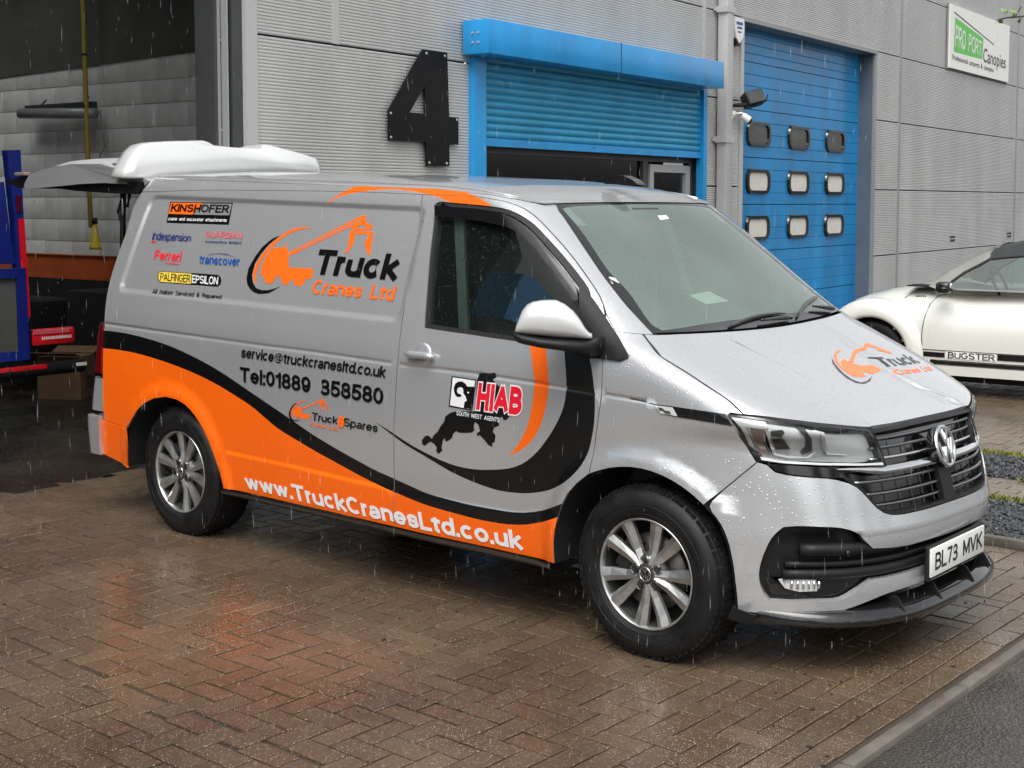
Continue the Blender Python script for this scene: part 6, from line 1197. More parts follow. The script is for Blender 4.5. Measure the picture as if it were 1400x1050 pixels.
# roof skin
nx, ny = 60, 40; V = []; ts = np.linspace(-1, 1, ny+1)
Fy = np.array([float(Xfront(abs(t)*.600, 1.795)) for t in ts])
for i in range(nx+1):
    q = 1-(1-i/nx)**1.0
    for j, t in enumerate(ts):
        x = -3.585+q*(Fy[j]+3.585-.004); y = t*float(YW(x)); zb = float(roofz(np.array(x), np.array(y))); V.append((x, y, float(zw_of(x, y, zb))+.001))
f_ = [(i*(ny+1)+j, (i+1)*(ny+1)+j, (i+1)*(ny+1)+j+1, i*(ny+1)+j+1) for i in range(nx) for j in range(ny)]
mesh_obj('roof', V, f_, 'paint', van, True)
for s in (-1, 1):
    mb = MB(); mb.tube([(x, s*(float(YW(x))-.035), float(zw_of(x, s*.7, float(roofz(np.array(x), np.array(float(YW(x))-.035)))))+.002) for x in np.arange(-3.5, -.84, .08)], .006, 6)
    mb.build('roof_seam', 'paint', van, True)
# ---- front end
f0 = lambda k: [tuple(p) for p in D[k] if p[0] < -.004]
def to0(P, z=None): return [(0., P[0][1] if z is None else z)]+P
br, bs, bf = f0('bonnet_rear'), f0('bonnet_seam'), f0('bonnet_front')
bonnet_half = [(0., br[-1][1])]+br[::-1]+bs[1:]+bf[1:]+[(0., bf[-1][1])]
bonnet = patch('bonnet', 'F', sym(bonnet_half), (), (), [[(s*y, z) for y, z in zip(BCY+d, BCZ)] for s in (-1, 1) for d in (0, -.025, -.05)], .028, ('paint',), van, thick=.02)
we = f0('ws_edge'); wi = f0('ws_inner')
ws_half = [(0., br[-1][1]+.003)]+[(y, z+.003) for y, z in br[::-1]][:-1]+we+[(0., we[-1][1])]
wi_half = [(0., 1.300), (-.25, 1.300), (-.45, 1.300)]+wi+[(0., wi[-1][1])]
ws = patch('windscreen', 'F', sym(ws_half), [sym(wi_half)], (), (), .03, ('gloss',), van, thick=.01, off=-.004)
patch('windscreen_glass', 'F', inset(sym(wi_half), -.004), (), (), (), .05, ('glass',), ws, off=-.006, thick=0, gap=0)
gt, gs = f0('grille'), f0('grille_side')
gr_half = [(0., .9325)]+gt[::-1]+gs[1:]+[(0., gs[-1][1])]
grille = patch('grille', 'F', sym(gr_half), (), (), (), .04, ('gloss',), van, off=-.050, thick=0, gap=0)
patch('grille_surround', 'F', inset(sym(gr_half), .001), [inset(sym(gr_half), .014)], (), (), .04, ('plastic',), grille, off=-.006, thick=.045, gap=0)
bt, ba, blw = [list(map(tuple, D[k])) for k in ('bumper_top', 'bumper_arch', 'bumper_low')]
gsb = [p for p in gs if p[1] < .752][::-1]
bump_half = [(0., gs[-1][1])]+gsb+bt[::-1][1:]+ba[1:]+blw[1:]+[(0., .298)]
it_, il = list(map(tuple, D['intake_top'])), list(map(tuple, D['intake_low']))
in_half = [(0., it_[-1][1]-.001)]+it_[::-1]+il[1:]+[(0., .352)]
bumper = patch('front_bumper', 'F', sym(bump_half), [sym(in_half)], (), [[(y, .540+d) for y in np.arange(-.60, .61, .03)] for d in (0, -.012)], .03, ('paint',), van, thick=.03, gap=.0008)
intake = patch('lower_intake', 'F', inset(sym(in_half), -.004), (), (), (), .05, ('plastic',), bumper, off=-.045, thick=0, gap=0)
# rounded bars across the intake
def fbar(name, z, y0, y1, r, off, m_, parent, zscale=1., n=40):
    mb = MB(); P = mapF(np.linspace(y0, y1, n), np.full(n, z) if np.isscalar(z) else np.interp(np.linspace(y0, y1, n), *z), off); mb.tube([tuple(p) for p in P], r, 8)
    c = P.mean(0); o = mb.build(name, m_, parent, True); return o
for z, r, y0 in ((.475, .026, .77), (.415, .013, .80), (.375, .022, .80)): fbar('intake_bar', z, -y0, y0, r, -.030, 'plastic', bumper)
for s in (-1, 1):
    fo = [(s*y, z) for y, z in D['fog']]
    patch('fog_lamp', 'F', fo if s > 0 else fo, (), (), (), .02, ('lampw',), bumper, off=-.020, thick=.02, gap=0, sm=0)
    mb = MB()
    for k in range(6):
        y = s*(.715+.0135*k); P = mapF(np.array([y, y]), np.array([.322, .350]), -.014); mb.tube([tuple(p) for p in P], .006, 6)
    mb.build('fog_lamp_rib', 'chrome', bumper, True)
    patch('fog_pocket', 'F', [(s*.83, .36), (s*.81, .29), (s*.66, .285), (s*.56, .35), (s*.66, .365)], (), (), (), .03, ('gloss',), bumper, off=-.035, thick=0, gap=0)
    mb = MB(); P = mapF(np.array([s*.645]), np.array([.463]), -.002); mb.lathe([(0, .004), (.011, .004), (.012, 0)], P[0], (1, 0, 0), 14); mb.build('parking_sensor', 'gloss', bumper, True)
def gy(z):                       # half width of the grille opening at height z
    c = [(-p[0]) for p in gs if abs(p[1]-z) < .03]; return max(c) if c else .5
for z, r, m_, st in ((.915, .006, 'plastic', .43), (.888, .0065, 'satin', .455), (.853, .0065, 'satin', .47), (.812, .007, 'chrome', .49), (.728, .007, 'satin', .585), (.680, .007, 'satin', .555), (.636, .006, 'satin', .52)):
    fbar('grille_slat', z, -st, st, r, -.020, m_, grille)
mb = MB()
for k in range(-5, 6):
    y = k*.088+.03
    for z0, z1 in ((.80, .925), (.60, .765)):
        P = mapF(np.array([y, y]), np.array([z0, z1]), -.044); mb.tube([tuple(p) for p in P], .002, 4)
mb.build('grille_rib', 'gloss', grille); grille.children[-1]['kind'] = 'stuff'
zc_ = ([-.66, -.60, -.45, .45, .60, .66], [.787, .785, .768, .768, .785, .787])
n = 60; ys = np.linspace(-.655, .655, n); zc = np.interp(ys, *zc_); hh = np.interp(np.abs(ys), [0, .5, .655], [.017, .016, .003])
V = np.concatenate([mapF(ys, zc+hh, -.010), mapF(ys, zc+hh*.3, .004), mapF(ys, zc-hh*.6, .002), mapF(ys, zc-hh, -.012)])
mesh_obj('chrome_strip', V, [(k*n+i, (k+1)*n+i, (k+1)*n+i+1, k*n+i+1) for k in range(3) for i in range(n-1)], 'chrome', grille, True)
patch('radar_cover', 'F', [(-.055, .755), (.055, .755), (.05, .60), (-.05, .60)], (), (), (), .03, ('plastic',), grille, off=-.004, thick=.02, gap=0, sm=0)
# round badge
bc = Vector(mapF(np.array([0.]), np.array([.822]), .022)[0]); bn = Vector((1, 0, .28)).normalized(); bu = Vector((0, 1, 0)); bv = bn.cross(bu)
def badge(c, nrm, ux, uv, R0, parent, name='badge', m1='chrome', m0='gloss', th=.012):
    mb = MB(); mb.lathe([(0, 0), (R0*.95, 0), (R0*.95, -th*3)], c, nrm, 32, mi=1)
    mb.lathe([(R0*(.90+.10*math.cos(a)), th*.6*math.sin(a)+.002) for a in np.linspace(0, math.pi, 7)], c, nrm, 40)
    def bar(p, q, wd):
        p, q = Vector(p)*R0*.84, Vector(q)*R0*.84; d = (q-p).normalized(); nn = Vector((-d.y, d.x))*wd*R0
        pts = [p+nn, p-nn, q-nn, q+nn]; mb.prism([(a.x, a.y) for a in pts], c+nrm*.001, ux, uv, nrm, th*.7)
    wd = .085
    for s in (-1, 1):
        bar((s*.42, .86), (0, .10), wd); bar((s*.93, .30), (s*.42, -.88), wd); bar((s*.42, -.88), (0, -.08), wd)
    return mb.build(name, [m1, m0], parent, auto=35)
badge(bc, bn, bu, bv, .086, grille)
# number plate
pc = Vector((.842, .0, .381)); mb = MB(); mb.box(pc, (.010, .52, .111), bev=.003)
plate = mb.build('number_plate', 'plate', van, auto=40)
flat_text('plate_lettering', 'BL73 MVK', pc+Vector((.0055, .004, .002)), (0, 1, 0), (0, 0, 1), .073, 'gloss', plate, .02, w_=.465, off=.0012)
mb = MB(); mb.box(pc+Vector((-.012, 0, -.004)), (.012, .55, .135), bev=.004); mb.build('plate_holder', 'plastic', van)
# splitter
n = 70; ys = np.linspace(-.885, .885, n); base = Xfront(ys, np.full(n, .22)); fw = .052*(1-(np.abs(ys)/.885)**8)+.004
V = []
for dx, z in ((-.02, .262), (.6, .235), (1.0, .215), (1.0, .191), (-.5, .196)):
    zz_ = z+(.012 if z > .23 else 0)*0
    V += [(base[i]+fw[i]*dx-(0.0 if dx >= 0 else .03), ys[i], zz_-.0008*0-.006*np.interp(ys[i], [-.9, .9], [-1, 1])*2) for i in range(n)]
mesh_obj('splitter', V, [(k*n+i, (k+1)*n+i, (k+1)*n+i+1, k*n+i+1) for k in range(4) for i in range(n-1)]+[(4*n+i, i, i+1, 4*n+i+1) for i in range(n-1)], 'gloss', van, True)
for y in (-.42, -.16, .16, .42):
    x0 = float(Xfront(y, .25)); mb = MB(); mb.prism([(0, 0), (.055, -.01), (.02, .045), (-.03, .06)], (x0-.005, y-.004, .232), (1, 0, 0), (0, 0, 1), (0, 1, 0), .008); mb.build('splitter_fin', 'plastic', van)
mb = MB()
P = mapF(np.linspace(-.83, .83, 40), np.full(40, .26), -.05); Q_ = P.copy(); Q_[:, 2] += .08
mesh_obj('lower_valance', np.concatenate([P, Q_]), [(i, i+1, 41+i, 40+i) for i in range(39)], 'dark', van)
for s in (-1, 1):
    mb = MB(); mb.prism([(0, 0), (.10, -.012), (.10, -.045), (0, -.052)], (.352, s*.888, .262), (1, -s*.0, 0), (0, 0, 1), (0, s, 0), .006); mb.build('splitter_end', 'gloss', van)
# headlamps
Z7 = [('lamp_reflector',[(-.918,.986),(-.899,.983),(-.863,.973),(-.862,.946),(-.873,.945),(-.898,.948),(-.9,.946),(-.881,.911),(-.846,.862),(-.852,.853),(-.899,.916)],
'lampw',-.016),('side_reflector',[(-.894,.939),(-.87,.933),(-.817,.839),(-.829,.84)],'amber',-.014),('light_guide',[(-.871,.939),(-.86,.937),(-.806,.846),
(-.782,.837),(-.734,.835),(-.705,.855),(-.702,.85),(-.728,.828),(-.784,.828),(-.814,.838)],'lampw',-.01),('light_guide',[(-.769,.941),(-.737,.945),(-.705,.934),
(-.701,.922),(-.659,.848),(-.594,.841),(-.595,.836),(-.668,.842),(-.715,.922),(-.761,.932)],'lampw',-.01),('projector',[(-.831,.896),(-.81,.9),(-.771,.862),
(-.804,.86)],'lampdk',-.014),('lamp_baffle',[(-.785,.961),(-.761,.958),(-.705,.856),(-.733,.841),(-.739,.852),(-.727,.869)],'lampdk',-.02),('lamp_baffle',[(-.857,.932),
(-.846,.916),(-.821,.911),(-.824,.932),(-.831,.945)],'lampdk',-.018),('side_marker',[(-.851,.854),(-.838,.848),(-.834,.832),(-.846,.83)],'redlens',-.012)]
for s in (-1, 1):
    hl = [(s*-y, z) for y, z in D['headlamp']]
    if s < 0: hl = list(map(tuple, D['headlamp']))
    sg = lambda P: [((y if s < 0 else -y), z) for y, z in P]
    H = patch('headlamp', 'F', hl, [sg(D['hl_lens'])], (), (), .03, ('gloss',), van, off=-.003, thick=.03, gap=0)
    patch('lamp_bowl', 'F', inset(sg(D['hl_lens']), -.004), (), (), (), .04, ('lampin',), H, off=-.035, thick=0, gap=0)
    for nm, P, m_, of in Z7: patch(nm, 'F', sg(P), (), (), (), .04, (m_,), H, off=of, thick=.012, gap=0, sm=0)
    patch('lamp_lens', 'F', inset(sg(D['hl_lens']), -.002), (), (), (), .04, ('lens',), H, off=-.001, thick=0, gap=0)
    patch('light_strip', 'F', sg(D['hl_strip']), (), (), (), .03, ('lampw',), H, off=.000, thick=.006, gap=0)
    patch('indicator', 'F', sg(D['indicator']), (), (), (), .03, ('gloss',), H, off=-.004, thick=.01, gap=0)
# front end backing
P = [(-.86, .30), (.86, .30), (.86, .96), (-.86, .96)]
patch('front_panel', 'F', P, (), (), (), .05, ('dark',), van, off=-.085, thick=0, gap=0, sm=0)
ribbon('bonnet_seam_backing', 'F', f0('bonnet_seam'), .02, -.02, 'dark', van); ribbon('bonnet_seam_backing', 'F', [(-y, z) for y, z in f0('bonnet_seam')], .02, -.02, 'dark', van)  # black backing that darkens the gap round the bonnet
bfw = sym(bf and ([(0., bf[-1][1])]+bf[::-1])); ribbon('bonnet_seam_backing', 'F', [(y, z-.004) for y, z in [( -p[0], p[1]) for p in bf]][::1], .016, -.016, 'dark', van)
ribbon('bonnet_seam_backing', 'F', [(y, z-.004) for y, z in bf], .016, -.016, 'dark', van)
# scuttle behind the bonnet and wipers
mb = MB(); ys = np.linspace(-.70, .70, 30); P = mapF(ys, np.full(30, 1.245), -.09); Q_ = mapF(ys, np.full(30, 1.292), -.007)
mesh_obj('scuttle', np.concatenate([P, Q_]), [(i, i+1, 31+i, 30+i) for i in range(29)], 'plastic', van)
def wiper(y0, z0, y1, z1, yp, zp):
    mb = MB(); t = np.linspace(0, 1, 14); yy = y0+(y1-y0)*t; zz = z0+(z1-z0)*t+.012*np.sin(math.pi*t)
    P = mapF(yy, zz, .012); mb.tube([tuple(p) for p in P], [.005+.004*math.sin(math.pi*a) for a in t], 6)
    P2 = mapF(np.linspace(yp, (y0+y1)/2, 8), np.linspace(zp, (z0+z1)/2, 8), .028); mb.tube([tuple(p) for p in P2], [.012, .011, .010, .009, .008, .007, .006, .006], 8)
    return mb.build('wiper', 'gloss', van, True)
wiper(-.32, 1.279, .22, 1.305, .20, 1.290); wiper(.28, 1.285, .70, 1.355, .66, 1.300)
# mirror
mc = Vector((-.35, -1.086, 1.254)); RR, UU, FF = Vector((0.763397, 0.645928, 0.001371)), Vector((0, 0, 1)), Vector((-0.644172, 0.761474, -0.072104)); FF.z = 0; FF.normalize(); RR = Vector((-FF.y, FF.x, 0))*-1
MT = [(30, 410, 412), (45, 345, 425), (70, 280, 430), (110, 185, 436), (160, 125, 443), (220, 95, 450), (300, 80, 458), (380, 74, 466), (470, 76, 474), (560, 118, 480), (650, 190, 484), (720, 275, 487), (770, 360, 489), (815, 420, 490), (850, 432, 491)]
MBt = [(14, 425, 440), (22, 412, 490), (60, 420, 530), (120, 432, 548), (200, 446, 563), (300, 458, 585), (420, 468, 600), (560, 478, 620), (700, 486, 645), (830, 490, 655), (880, 470, 640), (940, 460, 600)]
def shell(rows, name, m_, depth):
    V = []; k = 16; sc = 1/7.78/351.6
    for px_, t, b in rows:
        u = (px_/7.78+700-757)/351.6; zt = (455-(400+t/7.78))/351.6; zb_ = (455-(400+b/7.78))/351.6; c = (zt+zb_)/2; h = (zt-zb_)/2
        dd = depth*math.sin(math.pi*min(max((px_+60)/1000, .08), .95))**.6*min(1, (h/.02)**.5)
        for j in range(k):
            a = 2*math.pi*j/k; ca, sa = math.cos(a), math.sin(a)
            V.append(mc+RR*u+UU*(c+h*(abs(sa)**.8)*(1 if sa > 0 else -1))+FF*(dd*(abs(ca)**.8)*(1 if ca > 0 else -1)))
    n_ = len(rows); F_ = [(i*k+j, (i+1)*k+j, (i+1)*k+(j+1) % k, i*k+(j+1) % k) for i in range(n_-1) for j in range(k)]+[tuple(range(k)), tuple(range((n_-1)*k, n_*k))[::-1]]
    return mesh_obj(name, V, F_, m_, mirror, True)
mb = MB(); mb.box(mc+RR*.13+Vector((.0, .06, -.055)), (.07, .16, .075), bev=.02); mirror = mb.build('door_mirror', 'plastic', van, auto=40)
shell(MT, 'mirror_cap', 'carm', .075); shell(MBt, 'mirror_shell', 'plastic', .070)  # cap colour carries the sky's brightness
# door handle
hx, hz = -1.205, 1.105
mb = MB(); a = mapS(np.linspace(hx-.085, hx+.085, 12), np.full(12, hz), .022); mb.tube([tuple(p) for p in a], [.006, .013]+[.016]*8+[.013, .006], 10); handle = mb.build('door_handle', 'paint', door, True)
mb = MB(); c = mapS(np.array([hx+.005]), np.array([hz+.002]), 0.)[0]; mb.lathe([(0, .004), (.035, .0035), (.048, .002), (.052, -.002)], c, (0, -1, .05), 28); mb.build('handle_recess', 'paint', door, True)
# cabin
for y in (-.42, .42):
    mb = MB(); mb.box((-.95, y, .88), (.5, .5, .18), bev=.05); mb.box((-1.16, y, 1.22), (.14, .48, .62), rot=Matrix.Rotation(math.radians(-12), 3, 'Y'), bev=.05); mb.box((-1.22, y, 1.60), (.10, .26, .16), bev=.04); mb.build('seat', 'seat', van, auto=40)
mb = MB(); mb.box((-.36, 0, 1.08), (.42, 1.4, .22), bev=.04); mb.box((-.27, 0, 1.185), (.30, 1.24, .04), bev=.01); mb.build('dashboard', 'dash', van, auto=40)
mb = MB(); c = Vector((-.56, -.40, 1.22)); ax = Vector((-.75, 0, .6)).normalized(); mb.lathe([(.185+.016*math.cos(a), .016*math.sin(a)) for a in np.linspace(0, 2*math.pi, 9)], c, ax, 32); mb.lathe([(0, .02), (.06, .02), (.07, 0), (0, -.02)], c, ax, 16); mb.box(c, (.03, .34, .03)); mb.build('steering_wheel', 'seat', van, True)
mb = MB(); mb.box((-.22, -.02, 1.212), (.16, .22, .012), rot=Matrix.Rotation(.5, 3, 'Z')); mb.build('papers', 'paper', van)
mb = MB(); mb.box((-1.16, -.735, 1.36), (.055, .015, .66), rot=Matrix.Rotation(math.radians(-3), 3, 'Y')); mb.box((-1.16, .735, 1.36), (.055, .015, .66)); mb.build('belt_pillar', 'belt', van)
patch('parking_permit', 'F', D['paper'], (), (), (), .03, ('signw',), ws, off=-.012, thick=0, gap=0, sm=0)
for k_ in ('sticker1', 'sticker2'): patch('sticker', 'F', D[k_], (), (), (), .03, ('signw',), ws, off=-.004, thick=0, gap=0, sm=0)
mb = MB(); mb.box((-.70, .0, 1.70), (.04, .22, .07), bev=.01); mb.build('rear_view_mirror', 'gloss', van)
mb = MB(); mb.prism([(-.902, 1.842), (-.890, 1.868), (-.86, 1.884), (-.79, 1.880), (-.735, 1.858), (-.71, 1.838)], (0, -.032, .004), (1, 0, 0), (0, 0, 1), (0, 1, 0), .064); mb.build('aerial', 'gloss', van, auto=50)
# wheels
def wheel(x, side, rot, base_pos):
    yo = side*.952; ax = Vector((0, side, 0)); c = Vector((x, yo, .335))
    W_ = empty('wheel', (x, yo, .335)); W_.parent = van; W_.matrix_parent_inverse = MW(van).inverted()
    R0 = .338; mb = MB()
    prof = [(.214, -.004), (.220, .004), (.240, .013), (.262, .0175), (.286, .0175), (.305, .010), (.318, -.002), (.329, -.018), (R0, -.030), (R0+.003, -.10), (R0+.003, -.12), (R0, -.19), (.325, -.212), (.29, -.225), (.22, -.20)]
    mb.lathe(prof, c, ax, 96)
    ty = mb.build('tyre', 'tyre', W_, True)
    mb = MB()
    for k in range(64):                               # shoulder and tread blocks
        a = 2*math.pi*(k+.5*(k % 2)*.2)/64
        e1 = Vector((math.cos(a), 0, math.sin(a))); t1 = Vector((-math.sin(a), 0, math.cos(a)))
        Rm = Matrix((t1, Vector((0, 1, 0)), e1)).transposed()
        mb.box(c+e1*(R0+.0005)+ax*(-.040), (.026, .034, .010), rot=Rm); mb.box(c+e1*(.326)+ax*(-.012), (.024, .010, .014), rot=Rm)
        mb.box(c+e1*(R0+.002)+ax*(-.085), (.026, .040, .008), rot=Rm); mb.box(c+e1*(R0+.002)+ax*(-.135), (.026, .040, .008), rot=Rm); mb.box(c+e1*(R0+.001)+ax*(-.185), (.026, .034, .009), rot=Rm)
    mb.build('tread', 'tyre', W_)['kind'] = 'stuff'
    # raised lettering rings on the sidewall
    mb = MB(); mb.lathe([(.268, .0170), (.269, .0190), (.271, .0190), (.272, .0170)], c, ax, 64); mb.lathe([(.232, .009), (.234, .0125), (.237, .0125), (.238, .010)], c, ax, 64); mb.build('sidewall_ring', 'tyre', W_, True)
    mb = MB(); mb.lathe([(.2175, .004), (.2160, .007), (.2120, .007), (.2080, .002), (.2060, -.012), (.2040, -.05), (.1950, -.14), (.20, -.19)], c, ax, 72); mb.build('rim', 'alloy', W_, True)
    mb = MB(); mb.lathe([(.2055, -.016), (.203, -.05), (.194, -.14)], c, ax, 48); mb.build('rim_barrel', 'alloyd', W_, True)
    mb = MB(); mb.lathe([(.06, -.055), (.15, -.052), (.152, -.075), (.06, -.08)], c, ax, 40); mb.build('brake_disc', 'disc', W_, True)
    mb = MB(); mb.lathe([(0, -.10), (.205, -.10)], c, ax, 32); mb.box(c+Vector((-.10, -side*.045, .06)), (.07, .05, .15), rot=Matrix.Rotation(.5, 3, 'Y'), bev=.01); mb.build('brake_caliper', 'dark', W_)
    # ten tapered spokes in five pairs
    mb = MB()
    for k in range(5):
        for h in (-1, 1):
            a = math.radians(base_pos+72*k+h*15.5); e = Vector((math.sin(a), 0, math.cos(a))); t = Vector((math.cos(a), 0, -math.sin(a)))
            ah = math.radians(base_pos+72*k+h*11); eh = Vector((math.sin(ah), 0, math.cos(ah)))
            r0, r1 = .040, .2095; w0, w1 = .0150, .0290
            sec = []
            for r, w_, yf, ed in ((r0, w0, -.004, eh), (.10, .0195, -.010, (eh+e).normalized()), (.17, .0255, -.006, e), (r1, w1, .0005, e)):
                p = c+ed*r
                sec += [p+t*w_*-1+ax*(yf-.022), p+t*w_*-1+ax*(yf-.006), p+t*(w_*-.15*h)+ax*(yf+.004), p+t*w_+ax*(yf-.006), p+t*w_+ax*(yf-.022)]
            fs = [(i*5+j, i*5+j+1, (i+1)*5+j+1, (i+1)*5+j) for i in range(3) for j in range(4)]+[(0, 1, 2, 3, 4), (15, 16, 17, 18, 19)]
            mb.add(sec, fs)
    mb.build('spoke', 'alloy', W_)
    mb = MB(); mb.lathe([(0, .000), (.034, .000), (.052, -.008), (.078, -.022), (.082, -.045)], c, ax, 40); mb.build('hub', 'alloyd', W_, True)
    for k in range(5):
        mb = MB(); a = math.radians(base_pos+36+72*k); p = c+Vector((math.sin(a)*.056, 0, math.cos(a)*.056)); mb.lathe([(0, .002), (.0095, .002), (.0105, -.02)], p, ax, 6); mb.lathe([(.013, -.001), (.017, .001), (.019, -.008)], p, ax, 14); mb.build('wheel_nut', 'satin', W_)
    badge(c+ax*.003, ax, Vector((-side, 0, 0)) if side > 0 else Vector((1, 0, 0)), Vector((0, 0, 1)), .029, W_, 'centre_cap', 'chrome', 'gloss', .004)
    return W_
wheel(0, -1, 0, 28); wheel(-3.0, -1, 0, 12); wheel(0, 1, 0, 0); wheel(-3.0, 1, 0, 40)
# ---- raised tailgate with its spoiler
ny_ = 24; V = []; cols = np.linspace(-.80, .80, ny_+1)
def tg(y):
    b = .20*(1-(y/.80)**2); top = [(-3.60, 1.875), (-3.75, 1.935), (-3.95, 1.975), (-4.25, 1.980), (-4.52, 1.958), (-4.72-b*.6, 1.925), (-4.775-b, 1.875), (-4.785-b, 1.845)]
    bot = [(-4.72-b, 1.835), (-4.45, 1.848), (-4.15, 1.862), (-3.9, 1.866), (-3.64, 1.850)]
    return top+bot
for y in cols:
    for x, z in tg(y): V.append((x, y*(.88 if x > -3.7 else .96 if x > -3.8 else 1), z+.02*(1-(y/.8)**2)))
k = len(tg(0)); f_ = [(j*k+i, (j+1)*k+i, (j+1)*k+(i+1) % k, j*k+(i+1) % k) for j in range(ny_) for i in range(k)]+[tuple(range(k)), tuple(range(ny_*k, (ny_+1)*k))[::-1]]
mi = [(1 if 7 <= (q % k) <= 11 else 0) for q in range(ny_*k)]+[0, 0]
tail = mesh_obj('tailgate', V, f_, ['paint', 'dark'], van, False, mi)
bm = bmesh.new(); bm.from_mesh(tail.data); bmesh.ops.recalc_face_normals(bm, faces=bm.faces[:])
for f in bm.faces: f.smooth = True
for e in bm.edges:
    if len(e.link_faces) == 2 and e.calc_face_angle(0) > math.radians(38): e.smooth = False
bm.to_mesh(tail.data); bm.free()
mb = MB(); mb.prism([(-4.90, 1.955), (-4.88, 1.84), (-5.18, 1.845), (-5.34, 1.885), (-5.33, 1.893)], (0, -.62, 0), (1, 0, 0), (0, 0, 1), (0, 1, 0), .8); mb.build('rear_plate_panel', 'plastic', tail)
mb = MB(); mb.prism([(-4.66, 1.850), (-4.3, 1.822), (-3.95, 1.808), (-3.66, 1.80), (-3.64, 1.87), (-4.6, 1.868)], (0, -.74, 0), (1, 0, 0), (0, 0, 1), (0, 1, 0), 1.48); mb.build('inner_panel', 'dark', tail)
mb = MB(); mb.box((-5.10, -.63, 1.935), (.12, .05, .022), bev=.004); mb.build('rear_plate_lamp', 'amber', tail)
mb = MB()
for y in (-.45, -.40): mb.lathe([(0, 0), (.022, 0), (.022, -.05), (0, -.05)], (-4.05, y, 1.87), (0, 0, 1), 10)
mb.build('latch', 'plastic', tail)
for y in (-.70, .70):
    mb = MB(); mb.tube([(-3.865, y, 1.87), (-3.885, y, 1.455)], .017, 10); mb.tube([(-3.885, y, 1.455), (-3.90, y, 1.15)], .008, 8); mb.build('gas_strut', 'gloss', tail, True)
mb = MB(); mb.tube([(-3.83, -.69, 1.85), (-3.90, -.69, 1.77), (-3.94, -.69, 1.70), (-3.92, -.69, 1.655), (-3.89, -.69, 1.64)], .010, 6); mb.tube([(-3.84, -.69, 1.85), (-3.82, -.69, 1.79), (-3.845, -.69, 1.73)], .012, 6); mb.build('pull_strap', 'rubber', tail, True)
sp2 = [(-.845, 1.900), (-.825, 1.935), (-.79, 1.995), (-.755, 2.045), (-.71, 2.082), (-.65, 2.097), (-.52, 2.108), (-.30, 2.120), (-.265, 2.113), (-.235, 2.096), (-.08, 2.086), (.125, 2.085), (.145, 2.108), (.18, 2.112), (.26, 2.100), (.46, 2.065), (.585, 2.035), (.61, 2.00), (.635, 1.925), (.62, 1.912), (-.05, 1.895), (-.70, 1.888), (-.83, 1.889)]
def spl_ring(x, shrink, dz):
    c = Vector((-.10, 1.99)); return [(x, c.x+(p[0]-c.x)*shrink, c.y+(p[1]-c.y)*(shrink if shrink < .99 else 1)+dz) for p in sp2]
V = []; rows = [(-3.84, .90, .0), (-3.80, .975, 0), (-3.75, 1., 0), (-3.685, 1., 0), (-3.655, .985, 0), (-3.635, .93, -.004)]
for r_ in rows: V += spl_ring(*r_)
k = len(sp2); f_ = [(j*k+i, j*k+(i+1) % k, (j+1)*k+(i+1) % k, (j+1)*k+i) for j in range(len(rows)-1) for i in range(k)]+[tuple(range(k)), tuple(range((len(rows)-1)*k, len(rows)*k))[::-1]]
spo = mesh_obj('tailgate_spoiler', V, f_, 'carm', tail, True)
bm = bmesh.new(); bm.from_mesh(spo.data); bmesh.ops.recalc_face_normals(bm, faces=bm.faces[:]); bm.to_mesh(spo.data); bm.free()
mb = MB(); mb.prism([(-4.56, 1.975), (-4.38, 2.000), (-4.10, 2.010), (-3.85, 2.010), (-3.80, 1.985), (-4.1, 1.972), (-4.3, 1.975)], (0, -.72, 0), (1, 0, 0), (0, 0, 1), (0, 1, 0), 1.3); mb.build('spoiler_fin', 'carm', tail, auto=30)
# ---- lettering and logos
def decal_tris(name, fn, V, T, m_, parent, off, side, maxe=.05):
    bm = bmesh.new(); vs = [bm.verts.new((p[0], p[1], 0)) for p in V]
    for t in T:
        try: bm.faces.new([vs[i] for i in t])
        except ValueError: pass
    for _ in range(3):
        es = [e for e in bm.edges if e.calc_length() > maxe]
        if not es: break
        bmesh.ops.subdivide_edges(bm, edges=es, cuts=1); bmesh.ops.triangulate(bm, faces=[f for f in bm.faces if len(f.verts) > 3])
    bm.verts.index_update(); U = np.array([(v.co.x, v.co.y) for v in bm.verts]); F = [[v.index for v in f.verts] for f in bm.faces]; bm.free()
    P = fn(U[:, 0], U[:, 1], off, side); N = normals(fn, U[:, 0], U[:, 1], off, side)
    me = bpy.data.meshes.new(name); me.from_pydata([tuple(p) for p in P], [], F); me.materials.append(M[m_]); me.polygons.foreach_set('use_smooth', [True]*len(F)); me.update()
    me.normals_split_custom_set_from_vertices([tuple(x) for x in N]); o = bpy.data.objects.new(name, me); COL.objects.link(o); attach(o, parent); return o
def bil(q, v):
    q = pl(q); u, w_ = v[:, 0:1], v[:, 1:2]; return q[0]*(1-u)*(1-w_)+q[1]*u*(1-w_)+q[2]*u*w_+q[3]*(1-u)*w_
base = .0012; sub_ = 0; lay = base
for it in D['items']:
    fn = mapS if it['dom'] == 'S' else mapF; side = -1 if it['dom'] == 'S' else 1; par = van if it['dom'] == 'S' else bonnet
    if 's' in it:
        v, f, asp = text2d(it['s'], it['bold'], 1, it.get('grow', 0)); decal_tris('lettering', fn, bil(it['q'], v), f, it['col'], par, .0034+(.0007 if it['col'] == 'red' else 0), side, .022)
    else:
        sub_ = 0 if it['col'] in ('black', 'black2') or it.get('icon') else sub_+1; lay = base+.0006*it.get('lv', sub_)+(.0006 if it['col'] == 'silver' and it.get('icon') else 0)
        patch(it.get('name', 'logo'), it['dom'], it['loops'][0], it['loops'][1:], (), (), .022, (it['col'],), par, off=lay, thick=0, side=side, gap=0, sm=0)
